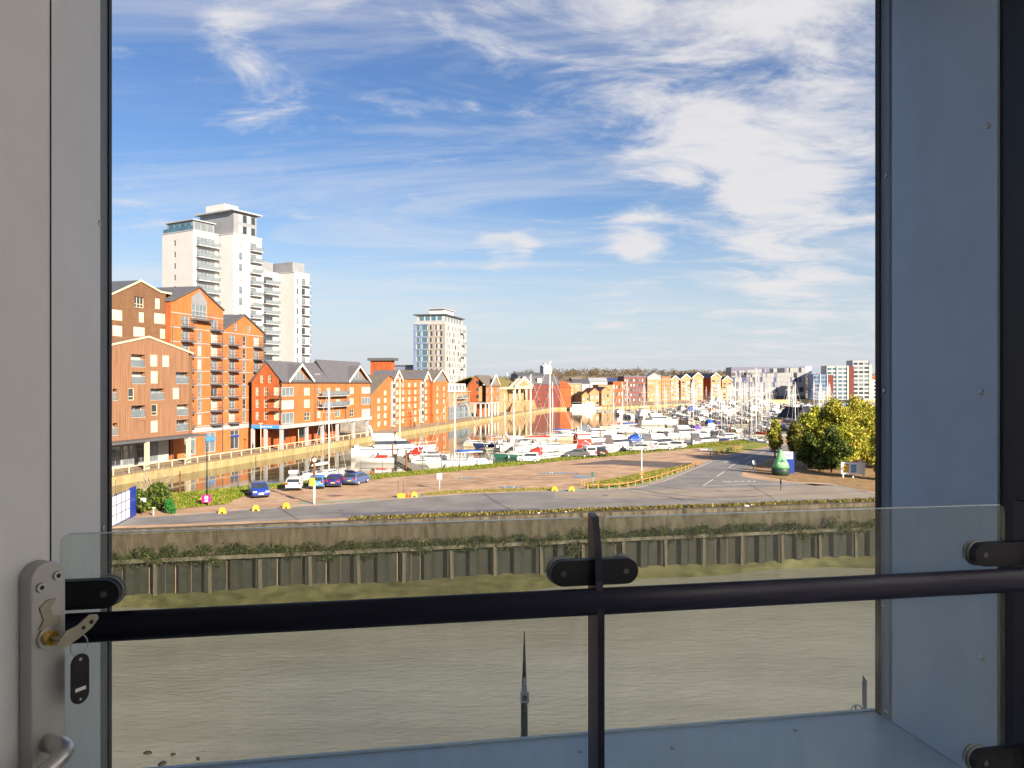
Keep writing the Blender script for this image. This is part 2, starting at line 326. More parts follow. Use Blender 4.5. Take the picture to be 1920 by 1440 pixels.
# ------------------------------------------------------------------ helpers
class MB:
    def __init__(s): s.v = []; s.f = []; s.mi = []; s.mats = []; s.cur = 0; s.smooth = []
    def mat(s, m):
        if m not in s.mats: s.mats.append(m)
        s.cur = s.mats.index(m); return s
    def face(s, pts, sm=False):
        i = len(s.v); s.v += [tuple(p) for p in pts]; s.f.append(tuple(range(i, i + len(pts)))); s.mi.append(s.cur); s.smooth.append(sm)
    def box(s, x0, x1, y0, y1, z0, z1):
        i = len(s.v)
        s.v += [(x0, y0, z0), (x1, y0, z0), (x1, y1, z0), (x0, y1, z0), (x0, y0, z1), (x1, y0, z1), (x1, y1, z1), (x0, y1, z1)]
        for f in ((0, 3, 2, 1), (4, 5, 6, 7), (0, 1, 5, 4), (1, 2, 6, 5), (2, 3, 7, 6), (3, 0, 4, 7)):
            s.f.append(tuple(i + k for k in f)); s.mi.append(s.cur); s.smooth.append(False)
        return s
    def prism(s, poly, axis, a, b):
        """poly: 2-D points; axis 'y' -> (x,z) extruded in y, 'x' -> (y,z) in x, 'z' -> (x,y) in z"""
        def P(p, t):
            return (p[0], t, p[1]) if axis == 'y' else ((t, p[0], p[1]) if axis == 'x' else (p[0], p[1], t))
        n = len(poly); i = len(s.v)
        s.v += [P(p, a) for p in poly] + [P(p, b) for p in poly]
        s.f.append(tuple(range(i, i + n))); s.f.append(tuple(range(i + 2 * n - 1, i + n - 1, -1)))
        s.mi += [s.cur] * 2; s.smooth += [False] * 2
        for k in range(n):
            k2 = (k + 1) % n
            s.f.append((i + k, i + n + k, i + n + k2, i + k2)); s.mi.append(s.cur); s.smooth.append(False)
        return s
    def tube(s, p0, p1, r0, r1=None, n=8, caps=True):
        r1 = r0 if r1 is None else r1
        p0, p1 = Vector(p0), Vector(p1); d = (p1 - p0).normalized()
        u = d.orthogonal().normalized(); w = d.cross(u); i = len(s.v)
        for p, r in ((p0, r0), (p1, r1)):
            for k in range(n):
                a = 2 * math.pi * k / n
                s.v.append(tuple(p + (u * math.cos(a) + w * math.sin(a)) * r))
        for k in range(n):
            k2 = (k + 1) % n
            s.f.append((i + k, i + k2, i + n + k2, i + n + k)); s.mi.append(s.cur); s.smooth.append(n > 5)
        if caps:
            s.f.append(tuple(range(i + n - 1, i - 1, -1))); s.f.append(tuple(range(i + n, i + 2 * n))); s.mi += [s.cur] * 2; s.smooth += [False] * 2
        return s
    def path(s, pts, r, n=8):
        """smooth tube along a path; r a number or list"""
        pts = [Vector(p) for p in pts]; i = len(s.v); m = len(pts)
        rs = r if isinstance(r, (list, tuple)) else [r] * m
        ref = Vector((0, 0, 1))
        for k, p in enumerate(pts):
            d = (pts[min(k + 1, m - 1)] - pts[max(k - 1, 0)]).normalized()
            rf = ref if abs(d.dot(ref)) < .95 else Vector((1, 0, 0))
            u = d.cross(rf).normalized(); w = d.cross(u)
            for j in range(n):
                a = 2 * math.pi * j / n; s.v.append(tuple(p + (u * math.cos(a) + w * math.sin(a)) * rs[k]))
        for k in range(m - 1):
            for j in range(n):
                j2 = (j + 1) % n
                s.f.append((i + k * n + j, i + k * n + j2, i + (k + 1) * n + j2, i + (k + 1) * n + j)); s.mi.append(s.cur); s.smooth.append(True)
        s.f.append(tuple(range(i + n - 1, i - 1, -1))); s.f.append(tuple(range(i + (m - 1) * n, i + m * n))); s.mi += [s.cur] * 2; s.smooth += [False] * 2
        return s
    def loft(s, rings, closed=True, caps=True, sm=True):
        n = len(rings[0]); i = len(s.v)
        for r in rings: s.v += [tuple(p) for p in r]
        for k in range(len(rings) - 1):
            for j in range(n if closed else n - 1):
                j2 = (j + 1) % n
                s.f.append((i + k * n + j, i + k * n + j2, i + (k + 1) * n + j2, i + (k + 1) * n + j)); s.mi.append(s.cur); s.smooth.append(sm)
        if caps:
            s.f.append(tuple(range(i + n - 1, i - 1, -1))); s.f.append(tuple(range(i + (len(rings) - 1) * n, i + len(rings) * n)))
            s.mi += [s.cur] * 2; s.smooth += [False] * 2
        return s
    def mesh(s, name):
        me = bpy.data.meshes.new(name); me.from_pydata(s.v, [], s.f)
        for m in (s.mats or [M['white']]): me.materials.append(m)
        me.polygons.foreach_set('material_index', s.mi); me.polygons.foreach_set('use_smooth', s.smooth)
        bm = bmesh.new(); bm.from_mesh(me); bmesh.ops.recalc_face_normals(bm, faces=bm.faces); bm.to_mesh(me); bm.free()
        return me
    def build(s, name, parent=None, m=None, loc=None, rotz=0):
        if m is not None: s.mats = [m]; s.mi = [0] * len(s.f)
        return link(name, s.mesh(name), parent, loc, rotz)
def link(name, data, parent=None, loc=None, rotz=0):
    o = bpy.data.objects.new(name, data); C.objects.link(o)
    if parent: o.parent = parent
    if loc is not None: o.location = loc
    if rotz: o.rotation_euler = (0, 0, rotz)
    return o
def tag(o, label, cat, group=None, kind=None):
    o['label'] = label; o['category'] = cat
    if group: o['group'] = group
    if kind: o['kind'] = kind
    return o
def thing(name, label, cat, loc=(0, 0, 0), rotz=0, group=None):
    o = bpy.data.objects.new(name, None); o.empty_display_size = .3; C.objects.link(o)
    o.location = loc; o.rotation_euler = (0, 0, rotz)
    return tag(o, label, cat, group)
def struct(o): o['kind'] = 'structure'; return o
def copy_tree(o, parent=None):
    c = o.copy(); C.objects.link(c); c.parent = parent
    for ch in o.children: copy_tree(ch, c)
    return c
def G(x, y, z=0.0):
    """a photo measurement turned into a point on the level plane z"""
    D = (CAM_Z - z) * F / (y - 720.0); return Vector(((x - 960) / F * D, D, z))
def DZ(y, D): return CAM_Z + (720 - y) / F * D

def wall(mb, o, u, n, base, top, holes, depth):
    """front face of a wall with real openings. o origin, u along, n outward; top = [(x,z)..]; base = [(x,z)..] or number; holes (x0,x1,z0,z1)"""
    o, u, n = Vector(o), Vector(u), Vector(n)
    if not isinstance(base, (list, tuple)): base = [(top[0][0], base), (top[-1][0], base)]
    def ev(pl, x, side):
        best = None
        for a, b in zip(pl, pl[1:]):
            if b[0] - a[0] < 1e-6: continue
            if (a[0] <= x < b[0] if side > 0 else a[0] < x <= b[0]): return a[1] + (b[1] - a[1]) * (x - a[0]) / (b[0] - a[0])
        return pl[-1][1] if x >= pl[-1][0] else pl[0][1]
    P = lambda x, z, d=0: o + u * x + Vector((0, 0, z)) - n * d
    xs = sorted({round(p[0], 4) for p in top} | {round(p[0], 4) for p in base} | {round(h[0], 4) for h in holes} | {round(h[1], 4) for h in holes})
    xs = [x for x in xs if top[0][0] - 1e-6 <= x <= top[-1][0] + 1e-6]
    for x0, x1 in zip(xs, xs[1:]):
        if x1 - x0 < 1e-4: continue
        hs = sorted([(h[2], h[3]) for h in holes if h[0] <= x0 + 1e-4 and h[1] >= x1 - 1e-4])
        lo0, lo1 = ev(base, x0, 1), ev(base, x1, -1)
        for hz0, hz1 in hs:
            if hz0 > min(lo0, lo1): mb.face((P(x0, lo0), P(x1, lo1), P(x1, hz0), P(x0, hz0)))
            lo0 = lo1 = hz1
        mb.face((P(x0, lo0), P(x1, lo1), P(x1, ev(top, x1, -1)), P(x0, ev(top, x0, 1))))
    for x0, x1, z0, z1 in holes:
        d = depth
        mb.face((P(x0, z0), P(x1, z0), P(x1, z0, d), P(x0, z0, d))); mb.face((P(x0, z1), P(x0, z1, d), P(x1, z1, d), P(x1, z1)))
        mb.face((P(x0, z0), P(x0, z0, d), P(x0, z1, d), P(x0, z1))); mb.face((P(x1, z0), P(x1, z1), P(x1, z1, d), P(x1, z0, d)))

_wc = {}
def win_mesh(w, h, nx, nz, fm, t):
    k = ('f', round(w, 2), round(h, 2), nx, tuple(nz), fm.name, t)
    if k not in _wc:
        b = MB().mat(fm); d = .10
        b.box(0, t, -d, 0, 0, h); b.box(w - t, w, -d, 0, 0, h); b.box(t, w - t, -d, 0, 0, t); b.box(t, w - t, -d, 0, h - t, h)
        for i in range(1, nx): b.box(w * i / nx - t / 2, w * i / nx + t / 2, -d * .8, 0, t, h - t)
        for z in nz: b.box(t, w - t, -d * .9, 0, h * z - t / 2, h * z + t / 2)
        _wc[k] = b.mesh('window')
    return _wc[k]
def pane_mesh(w, h, pm):
    k = ('p', round(w, 2), round(h, 2), pm.name)
    if k not in _wc:
        b = MB().mat(pm); b.box(.02, w - .02, -.045, -.015, .02, h - .02); _wc[k] = b.mesh('pane')
    return _wc[k]
def window(parent, o, u, n, rect, depth=.25, nx=2, nz=(), fm=None, pm=None, t=.09, name='window'):
    x0, x1, z0, z1 = rect; fm = fm or M['dgrey']; pm = pm or M[rng.choice(PANES)]
    w = round(x1 - x0, 2); h = round(z1 - z0, 2)
    o, u, n = Vector(o), Vector(u), Vector(n)
    loc = o + u * x0 + Vector((0, 0, z0)) - n * depth
    wo = link(name, win_mesh(w, h, nx, nz, fm, t), parent, loc, math.atan2(u.y, u.x))
    link('pane', pane_mesh(w, h, pm), wo)
    return wo
PANES = ['glassd', 'glassm', 'glassp', 'glassm', 'glassd']
def balcony(parent, o, u, n, x0, x1, z, proj=1.3, slab=.22, rail=1.05, sm=None, glass=True):
    """slab with balustrade as a part of the building"""
    ang = math.atan2(u[1], u[0]); w = round(x1 - x0, 2)
    k = ('b', w, proj, slab, (sm or M['grey']).name, glass)
    if k not in _wc:
        b = MB().mat(sm or M['grey']); b.box(0, w, -proj, 0, 0, slab); _wc[k] = b.mesh('balcony')
        r = MB().mat(M['dgrey'])
        for xx in (0.02, w - .06): r.box(xx, xx + .04, -proj + .02, -proj + .06, slab, slab + rail)
        r.box(0, w, -proj + .01, -proj + .07, slab + rail, slab + rail + .05)
        for xx in (0, w - .05): r.box(xx, xx + .05, -proj + .07, 0, slab + rail, slab + rail + .05)
        if glass:
            r.mat(M['glassm']); r.box(.08, w - .08, -proj + .03, -proj + .045, slab + .1, slab + rail - .05)
        else:
            nb = max(3, int(w / .35))
            for i in range(1, nb): r.box(w * i / nb - .012, w * i / nb + .012, -proj + .025, -proj + .05, slab, slab + rail)
        _wc[k + ('r',)] = r.mesh('balustrade')
    o, u = Vector(o), Vector(u)
    bo = link('balcony', _wc[k], parent, o + u * x0 + Vector((0, 0, z)), ang)
    link('balustrade', _wc[k + ('r',)], bo)
    return bo
def leaf_cloud(name, blobs, n, size, m, parent=None, seed=1, flat=.0, extra=None):
    """many leaf-sized faces spread through overlapping ellipsoids; blobs = (x,y,z,rx,ry,rz)"""
    r = np.random.default_rng(seed)
    bl = np.array(blobs, float); vol = (bl[:, 3] * bl[:, 4] * bl[:, 5]) ** .75
    idx = r.choice(len(bl), n, p=vol / vol.sum())
    d = r.normal(size=(n, 3)); d /= np.linalg.norm(d, axis=1)[:, None]
    rad = r.random(n) ** .38 * (1 + .18 * r.normal(size=n))
    c = bl[idx, :3] + d * bl[idx, 3:] * rad[:, None]
    a = r.normal(size=(n, 3)); a[:, 2] *= (1 - flat); a /= np.linalg.norm(a, axis=1)[:, None]
    b = np.cross(a, r.normal(size=(n, 3))); b /= np.linalg.norm(b, axis=1)[:, None]
    s = size * (.55 + .9 * r.random(n))[:, None]
    v = np.stack([c - a * s, c + b * s * .6, c + a * s, c - b * s * .6], 1).reshape(-1, 3)
    me = bpy.data.meshes.new(name)
    me.vertices.add(4 * n); me.vertices.foreach_set('co', v.ravel())
    me.loops.add(4 * n); me.loops.foreach_set('vertex_index', np.arange(4 * n))
    me.polygons.add(n); me.polygons.foreach_set('loop_start', np.arange(0, 4 * n, 4)); me.polygons.foreach_set('loop_total', np.full(n, 4))
    ms = m if isinstance(m, (list, tuple)) else [m]
    for q in ms: me.materials.append(q)
    if len(ms) > 1: me.polygons.foreach_set('material_index', r.integers(0, len(ms), n))
    me.update(calc_edges=True); me.validate()
    return link(name, me, parent)
def text(body, size, parent, loc, rot, m, name='lettering', extrude=.01, align='CENTER', shear=0):
    cu = bpy.data.curves.new(name, 'FONT'); cu.body = body; cu.size = size; cu.extrude = extrude; cu.align_x = align; cu.align_y = 'CENTER'; cu.shear = shear
    cu.materials.append(m); tmp = bpy.data.objects.new(name, cu); C.objects.link(tmp); bpy.context.view_layer.update()
    me = bpy.data.meshes.new_from_object(tmp.evaluated_get(bpy.context.evaluated_depsgraph_get())); bpy.data.objects.remove(tmp)
    o = bpy.data.objects.new(name, me); C.objects.link(o); o.parent = parent; o.location = loc; o.rotation_euler = rot
    return o
# ================================================================== THE SETTING
QA = math.atan2(.9704, .2415); Q0 = Vector((-48.9, 121, 0)); QV = Vector((.2415, .9704, 0)); QM = Vector((-.9704, .2415, 0))
def QP(s, off, z=0): return Q0 + QV * s + QM * off + Vector((0, 0, z))
def qs(x, off):                        # distance along the old quay of photo column x, on the plane `off` behind the quay edge
    k = (x - 960) / F
    return -(Q0.x + off * QM.x - k * (Q0.y + off * QM.y)) / (QV.x - k * QV.y)
def qz(y, s, off): return DZ(y, QP(s, off).y)
def qoff(x, s):                        # offset behind the quay edge seen at column x, at distance s
    k = (x - 960) / F
    return -(Q0.x + s * QV.x - k * (Q0.y + s * QV.y)) / (QM.x - k * QM.y)
WATER_D, WATER_R = -1.1, -6.0
RW0 = Vector((-32.2, 65.5, 0)); RWU = Vector((.9778, .2095, 0)); RWN = Vector((.2095, -.9778, 0))   # river wall line and outward normal
SH0 = Vector((-30, 96, 0)); SHU = Vector((.740, .673, 0)); SHN = Vector((-.673, .740, 0))            # island shore of the dock

def sheet(name, pts, m, z=None, thick=None, kind='structure'):
    b = MB().mat(m)
    P = [(p[0], p[1], (p[2] if len(p) > 2 else 0) if z is None else z) for p in pts]
    if thick: b.prism([(p[0], p[1]) for p in P], 'z', P[0][2] - thick, P[0][2])
    else: b.face(P)
    o = b.build(name); o['kind'] = kind; return o
# land on the far side of the dock, one sheet to the horizon
far_quay = [(22, 405), (62, 428), (120, 500), (200, 600), (420, 760), (4000, 1500)]
qa = QP(-75, 0); qb = QP(292, 0)
sheet('ground', [(qa.x, qa.y), (qb.x, qb.y)] + far_quay + [(6000, 9000), (-6000, 9000), (-6000, -40)], M['paving'], 0, 4)
# dock and river
sheet('dock_water', [(-80, 58), (-30, 84), (59, 165), (281, 372), (4000, 1200), (4000, 1530), (20, 480), (-140, 160), (-140, 60)], M['dock'], WATER_D)
sheet('river_water', [(-400, -60), (400, -60), (400, 180), (-400, 60)], M['river'], WATER_R)
# island between river and dock
isl = [RW0 - RWU * 38, RW0 + RWU * 400, SH0 + SHU * 420, SH0 - SHU * 50]
sheet('island_ground', isl, M['dirt'], 0, 7.5)
# road on the island: along the river wall and away to the right
def GP(lst, z=0): return [G(x, y) for x, y in lst]
up = GP([(215, 973), (330, 966), (440, 957), (600, 946), (700, 938.5), (870, 926), (1000, 921), (1130, 918.5), (1190, 914), (1240, 901), (1290, 881), (1330, 864), (1385, 850), (1448, 838), (1560, 823)])
rt = GP([(1640, 826), (1520, 838), (1470, 850), (1425, 868), (1395, 884), (1388, 893), (1430, 900), (1500, 906), (1560, 909), (1600, 917), (1650, 930), (1900, 975)])
edge = [RW0 + RWU * t + RWN * -2.6 for t in (90, 60, 30, 0, -30)]
sheet('road', [RW0 - RWU * 30 - RWN * 14] + up + rt + edge, M['asphalt'], .006)
def strip(pts, w, z):
    """a narrow sheet following points on the ground"""
    b = MB(); L = []; 
    for i, p in enumerate(pts):
        d = (pts[min(i + 1, len(pts) - 1)] - pts[max(i - 1, 0)]); d.z = 0; d.normalize(); nn = Vector((-d.y, d.x, 0))
        L.append((p + nn * w / 2, p - nn * w / 2))
    for (a, c), (e, g) in zip(L, L[1:]):
        b.face([(q.x, q.y, z) for q in (a, e, g, c)])
    return b
def paint(pts, w, z, m=None, name='road_marking'):
    o = strip(pts, w, z).build(name, None, m or M['line']); return struct(o)
paint([p + Vector((0, -.25, 0)) for p in up[1:9]], .16, .012)
paint(GP([(1195, 914.5), (1245, 902), (1295, 882), (1335, 865), (1390, 851), (1450, 839.5)]), .16, .012)
paint(GP([(1318, 911), (1420, 908), (1520, 906.5), (1570, 908)]), .18, .012)
paint(GP([(1565, 905), (1600, 914), (1650, 927)]), .2, .012)
paint(GP([(1318, 911), (1337, 899)]), .14, .012)
for a, b_ in (((1344, 894), (1358, 884)), ((1366, 877), (1385, 866)), ((1395, 861), (1412, 854)), ((1358, 868), (1370, 862)), ((1398, 871), (1408, 864)), ((1424, 851), (1438, 846))):
    paint(GP([a, b_]), .15, .012)
paint(GP([(1275, 893), (1300, 893.5), (1330, 893)]), .12, .012)
# worn lettering on the carriageway at the junction
t_ = text('SLOW', 1.6, None, G(1388, 903) + Vector((0, 0, .014)), (0, 0, R(8)), M['line'], 'road_lettering', 0.0); struct(t_)
# green cycle strip beside the kerb
for seg in (((560, 945), (640, 940.5), (700, 937)), ((735, 934.5), (795, 930.5)), ((1045, 921), (1130, 917.5), (1192, 911), (1245, 897), (1300, 875))):
    paint([p + Vector((0, .35, 0)) for p in GP(list(seg))], .7, .018, M['cyan'], 'cycle_strip')
# bluish band with building shade put into the colour, then a paler stretch
sheet('road_tone', GP([(640, 962), (1010, 953), (1010, 957.5), (640, 969)]), mat('blue_grey_shade_band', (.13, .13, .15), .85, .12, .4), .010)
sheet('road_tone', GP([(1040, 922.5), (1640, 908), (1660, 936), (1040, 934)]), mat('pale_tan_road', (.30, .25, .20), .9, .14, .3), .009)
# grass: verge along the shore, green by the marina, strip by the knee rail
vb = strip([SH0 + SHU * t - SHN * 2.2 for t in (-40, -10, 0, 10, 25, 40, 60, 80, 100, 118)], 4.4, .02).build('shore_verge', None, M['grass']); struct(vb)
sheet('grass_bank', GP([(215, 962), (330, 955), (425, 945), (470, 925), (400, 922), (300, 930), (215, 938)]), M['grass'], .022)
sheet('green', GP([(1280, 836), (1330, 829), (1400, 823), (1450, 823), (1436, 838), (1385, 848), (1350, 852), (1330, 842)]), M['grass'], .026)
sheet('grass_strip', GP([(1095, 908), (1130, 905), (1190, 899), (1240, 884), (1290, 872), (1300, 874), (1262, 890), (1215, 905), (1170, 913), (1100, 916)]), M['grass'], .022)
tufts_later = GP([(790, 926), (830, 921), (960, 917), (1040, 914), (1040, 919), (900, 924), (790, 929)])
sheet('planting_bed', GP([(1400, 886), (1420, 872), (1480, 850), (1560, 838), (1760, 840), (1780, 935), (1650, 926), (1560, 906), (1480, 902)]), M['mulch'], .024)
sheet('dark_track', GP([(1060, 872), (1150, 862), (1290, 868), (1310, 873), (1290, 880), (1150, 871)]), mat('dark_worn_tarmac', (.13, .10, .09), .9, .2, .4), .010)
for i, (x, y, w, d) in enumerate(((868, 896, 2.4, 1.6), (955, 914, 2.3, 1.5), (1090, 894, 2.2, 2.6), (1045, 887, 4.5, 1.4), (1325, 843, 3.2, 2.5), (630, 930, 1.4, .7))):
    c = G(x, y); p = [(c.x + math.cos(a) * w * .6 * (1 + .25 * math.sin(3 * a + i)), c.y + math.sin(a) * d * .6 * (1 + .2 * math.cos(2 * a + i))) for a in [k * math.pi / 8 for k in range(16)]]
    sheet('puddle', p, M['puddle'], .03)
# tar seams, drain covers and tyre marks on the carriageway
tar = mat('tar_seam', (.045, .043, .042), .7, .2, 2); rt_ = random.Random(9)
for (x0, y0, x1, y1) in ((300, 983, 820, 950), (520, 951, 560, 975), (905, 926, 960, 958), (1080, 945, 1640, 921), (1150, 938, 1400, 930), (1215, 921, 1290, 941), (1405, 909, 1450, 935), (700, 968, 1010, 955), (1020, 958, 1180, 951)):
    n_ = 7; pl = [G(x0 + (x1 - x0) * i / n_, y0 + (y1 - y0) * i / n_ + rt_.uniform(-1.0, 1.0)) for i in range(n_ + 1)]
    paint(pl, .09, .0165, tar, 'tar_seam')
for (x, y) in ((640, 957), (1135, 929), (1350, 921)):
    c = G(x, y); b = MB().mat(M['dgrey']); b.tube((c.x, c.y, .004), (c.x, c.y, .0175), .36, n=16); struct(b.build('drain_cover'))
for k_ in range(6):
    yo = rt_.uniform(0, 26); paint([G(1180 + 30 * i, 897 + yo + 22 * math.sin(i * .25) - i * .6) for i in range(9)] if k_ < 3 else [G(760 + 40 * i, 905 + yo * .5 - i * 2.2 + 2 * math.sin(i)) for i in range(10)], .28, .0145 if k_ < 3 else .012, mat('tyre_track', (.20, .15, .115), .95, .2, .6) if k_ >= 3 else mat('tyre_mark', (.13, .125, .12), .9, .2, .6), 'tyre_track')
# grass blades: nobody could count them
def tufts(name, pts, n, size, mats, seed, label):
    r = np.random.default_rng(seed); tri = []
    P = [Vector((p[0], p[1], 0)) for p in pts]; c = P[0]
    tris = [(P[0], P[i], P[i + 1]) for i in range(1, len(P) - 1)]
    ar = np.array([abs((b - a).cross(d - a).z) for a, b, d in tris]); k = r.choice(len(tris), n, p=ar / ar.sum())
    u = r.random(n); v = r.random(n); fl = u + v > 1; u[fl] = 1 - u[fl]; v[fl] = 1 - v[fl]
    A = np.array([[tuple(q) for q in t] for t in tris])[k]
    base = A[:, 0] + (A[:, 1] - A[:, 0]) * u[:, None] + (A[:, 2] - A[:, 0]) * v[:, None]; base[:, 2] = .02
    ang = r.random(n) * 6.28; h = size * (.4 + r.random(n)); w = size * .35
    dx = np.stack([np.cos(ang) * w, np.sin(ang) * w, np.zeros(n)], 1); tip = np.stack([r.normal(size=n) * .3 * h, r.normal(size=n) * .3 * h, h], 1)
    vv = np.stack([base - dx, base + dx, base + tip], 1).reshape(-1, 3)
    me = bpy.data.meshes.new(name); me.from_pydata(vv.tolist(), [], np.arange(3 * n).reshape(-1, 3).tolist())
    for q in mats: me.materials.append(q)
    me.polygons.foreach_set('material_index', r.integers(0, len(mats), n))
    return tag(link(name, me), label, 'grass', kind='stuff')
LG = leafmat('grass_blade_green', (.10, .16, .012), (.20, .25, .02)); LY = leafmat('grass_blade_straw', (.28, .25, .05), (.36, .30, .07))
A_ = SH0 - SHU * 40; B_ = SH0 + SHU * 118
tufts('verge_grass', [A_ - SHN * 4.6, B_ - SHN * 4.6, B_ - SHN * .1, A_ - SHN * .1], 20000, .20, [LG, LG, LG, LY], 3, 'rough green grass along the dock edge of the car park')
tufts('bank_grass', GP([(215, 962), (330, 955), (425, 945), (470, 925), (400, 922), (300, 930), (215, 938)]), 7000, .2, [LG, LG, LG, LY], 4, 'bright green grass on the bank left of the magenta sign')
tufts('strip_grass', GP([(1095, 908), (1130, 905), (1190, 899), (1240, 884), (1290, 872), (1300, 874), (1262, 890), (1215, 905), (1170, 913), (1100, 916)]), 6000, .18, [LY, LY, LG], 5, 'straw yellow grass under the curved timber knee rail')
tufts('lot_edge_grass', tufts_later, 2500, .13, [LY, LY, LG], 15, 'thin straw-coloured grass fringe between car park and road')
A_ = RW0 + RWU * 18; B_ = RW0 + RWU * 120
tufts('wall_top_grass', [A_ - RWN * 2.5, B_ - RWN * 2.5, B_ - RWN * .75, A_ - RWN * .75], 11000, .24, [leafmat('grass_olive', (.06, .055, .014), (.13, .10, .03)), leafmat('grass_olive', (0, 0, 0), (0, 0, 0)), LY], 6, 'olive and straw grass strip along the top of the river wall')

# ---------------------------------------------------------------- river wall: coping, concrete, sheet piles one by one, weed, mud
rw = thing('river_wall', 'stained concrete river wall on dark weedy steel piles across the water', 'wall', RW0, math.atan2(RWU.y, RWU.x))
b = MB().mat(M['oldconc'])
for i in range(-10, 34):
    x0 = i * 4.5
    cb = MB().mat(M['oldconc']); cb.box(x0, x0 + 4.47, -.12, .75, -.30, .10 + .02 * (i % 3)); cb.build('coping', rw)
b.box(-50, 155, -.0, .6, -2.3, -.30); b.build('concrete_face', rw)
lb = MB().mat(M['oldconc']); lb.box(-50, 155, -.75, .0, -2.62, -2.3); lb.build('ledge', rw)
pm = MB().mat(M['pile'])
pm.prism([(0, 0), (.34, -.42), (.98, -.42), (1.32, 0), (1.32, .1), (0, .1)], 'z', -6.4, -2.62)
pmesh = pm.mesh('pile'); pm2 = MB().mat(M['pile']); pm2.box(0, .78, -.06, .1, -6.4, -2.62); pmesh2 = pm2.mesh('pile')
fend = MB().mat(M['oldconc']); fend.box(0, .30, -.62, -.44, -6.2, -2.62); fmesh = fend.mesh('fender')
for i in range(0, 72):
    x = -24 + i * 2.1
    link('pile', pmesh, rw, (x, rng.uniform(-.06, .06), rng.uniform(-.18, 0))); link('pile', pmesh2, rw, (x + 1.32, 0, rng.uniform(-.1, 0)))
    if i % 2 == 0: fo = link('fender', fmesh, rw, (x + .5 + rng.uniform(-.12, .12), rng.uniform(0, .06), rng.uniform(-.25, 0))); fo.rotation_euler = (0, R(rng.uniform(-1.5, 1.5)), 0)
# green weed hanging over the ledge
r_ = np.random.default_rng(5)
blobs = [(x, -.5 + r_.normal() * .16, -2.25 + r_.normal() * .28, .85, .32, .34 + .38 * r_.random()) for x in np.arange(-30, 120, .55)]
wd = leaf_cloud('weed', blobs, 70000, .085, [leafmat('weed_green', (.04, .07, .012), (.09, .12, .025)), leafmat('weed_dark', (.02, .03, .01), (.05, .05, .018)), leafmat('weed_brown', (.06, .05, .025), (.11, .09, .04))], rw, 8); wd['kind'] = 'stuff'
# mud at the foot
mb_ = MB().mat(M['mud'])
N = 120; prev = None
for i in range(N + 1):
    x = -60 + i * 2.2; w = 3.2 + 1.6 * math.sin(i * .21) + .9 * math.sin(i * .63 + 1)
    pts = [RW0 + RWU * x + RWN * .2 + Vector((0, 0, -5.35 + .12 * math.sin(i * .8))), RW0 + RWU * x + RWN * (.2 + w * .5) + Vector((0, 0, -5.72)), RW0 + RWU * x + RWN * (.2 + w) + Vector((0, 0, -6.12))]
    if prev:
        for k in range(2): mb_.face((prev[k], pts[k], pts[k + 1], prev[k + 1]), True)
    prev = pts
struct(mb_.build('mud_bank'))

# ---------------------------------------------------------------- old quay (left): stone edge, promenade rail
qe = MB().mat(M['quaywall']); qe.box(-80, 292, -.25, .55, -3, .06)
o = qe.build('quay_edge', None, None, Q0, QA); struct(o)
b = MB().mat(M['quaywall'])
pts = [Vector((qb.x, qb.y, 0))] + [Vector((p[0], p[1], 0)) for p in far_quay]
for a, c in zip(pts, pts[1:]):
    d = (c - a).normalized(); nn = Vector((d.y, -d.x, 0)) * .25
    i0 = [a + nn, c + nn, c - nn * 3, a - nn * 3]
    b.prism([(p.x, p.y) for p in i0], 'z', -3, .05)
struct(b.build('far_quay_edge'))

# ---------------------------------------------------------------- hills and the far wood
hb = MB().mat(M['hill']); prev = None
for i in range(61):
    x = -900 + i * 50
    h = 27 + 6 * math.sin(i * .35) + 4 * math.sin(i * .9 + 2) + 6 * max(0, (i - 20) / 40)
    if x < 0: h -= 10
    pts = [Vector((x, 1000 + .1 * x, -1)), Vector((x, 1350 + .1 * x, h * .75)), Vector((x, 1700 + .1 * x, h)), Vector((x, 2600, -1))]
    if prev:
        for k in range(3): hb.face((prev[k], pts[k], pts[k + 1], prev[k + 1]), True)
    prev = pts
struct(hb.build('hills'))
r_ = np.random.default_rng(21); bl = []
for k in range(900):
    x = r_.uniform(-250, 950); y = r_.uniform(1020, 1650); t = (y - 1000) / 700
    hh = (28 + 6 * math.sin((x + 900) / 50 * .35)) * min(1, t * 1.5) * (1 if x > 0 else .62)
    s = r_.uniform(4, 8.5)
    bl.append((x, y + .1 * x, hh + s * .55, s * 1.2, s * 1.2, s))
wood = leaf_cloud('far_wood', bl, 65000, 1.25, [leafmat('bare_wood_brown', (.17, .12, .075), (.25, .17, .105)), leafmat('wood_olive', (.15, .12, .065), (.21, .165, .085)), leafmat('wood_dark', (.12, .105, .065), (.17, .14, .085))], None, 22)
tag(wood, 'brown leafless woods covering the hills on the skyline', 'woods', kind='stuff')
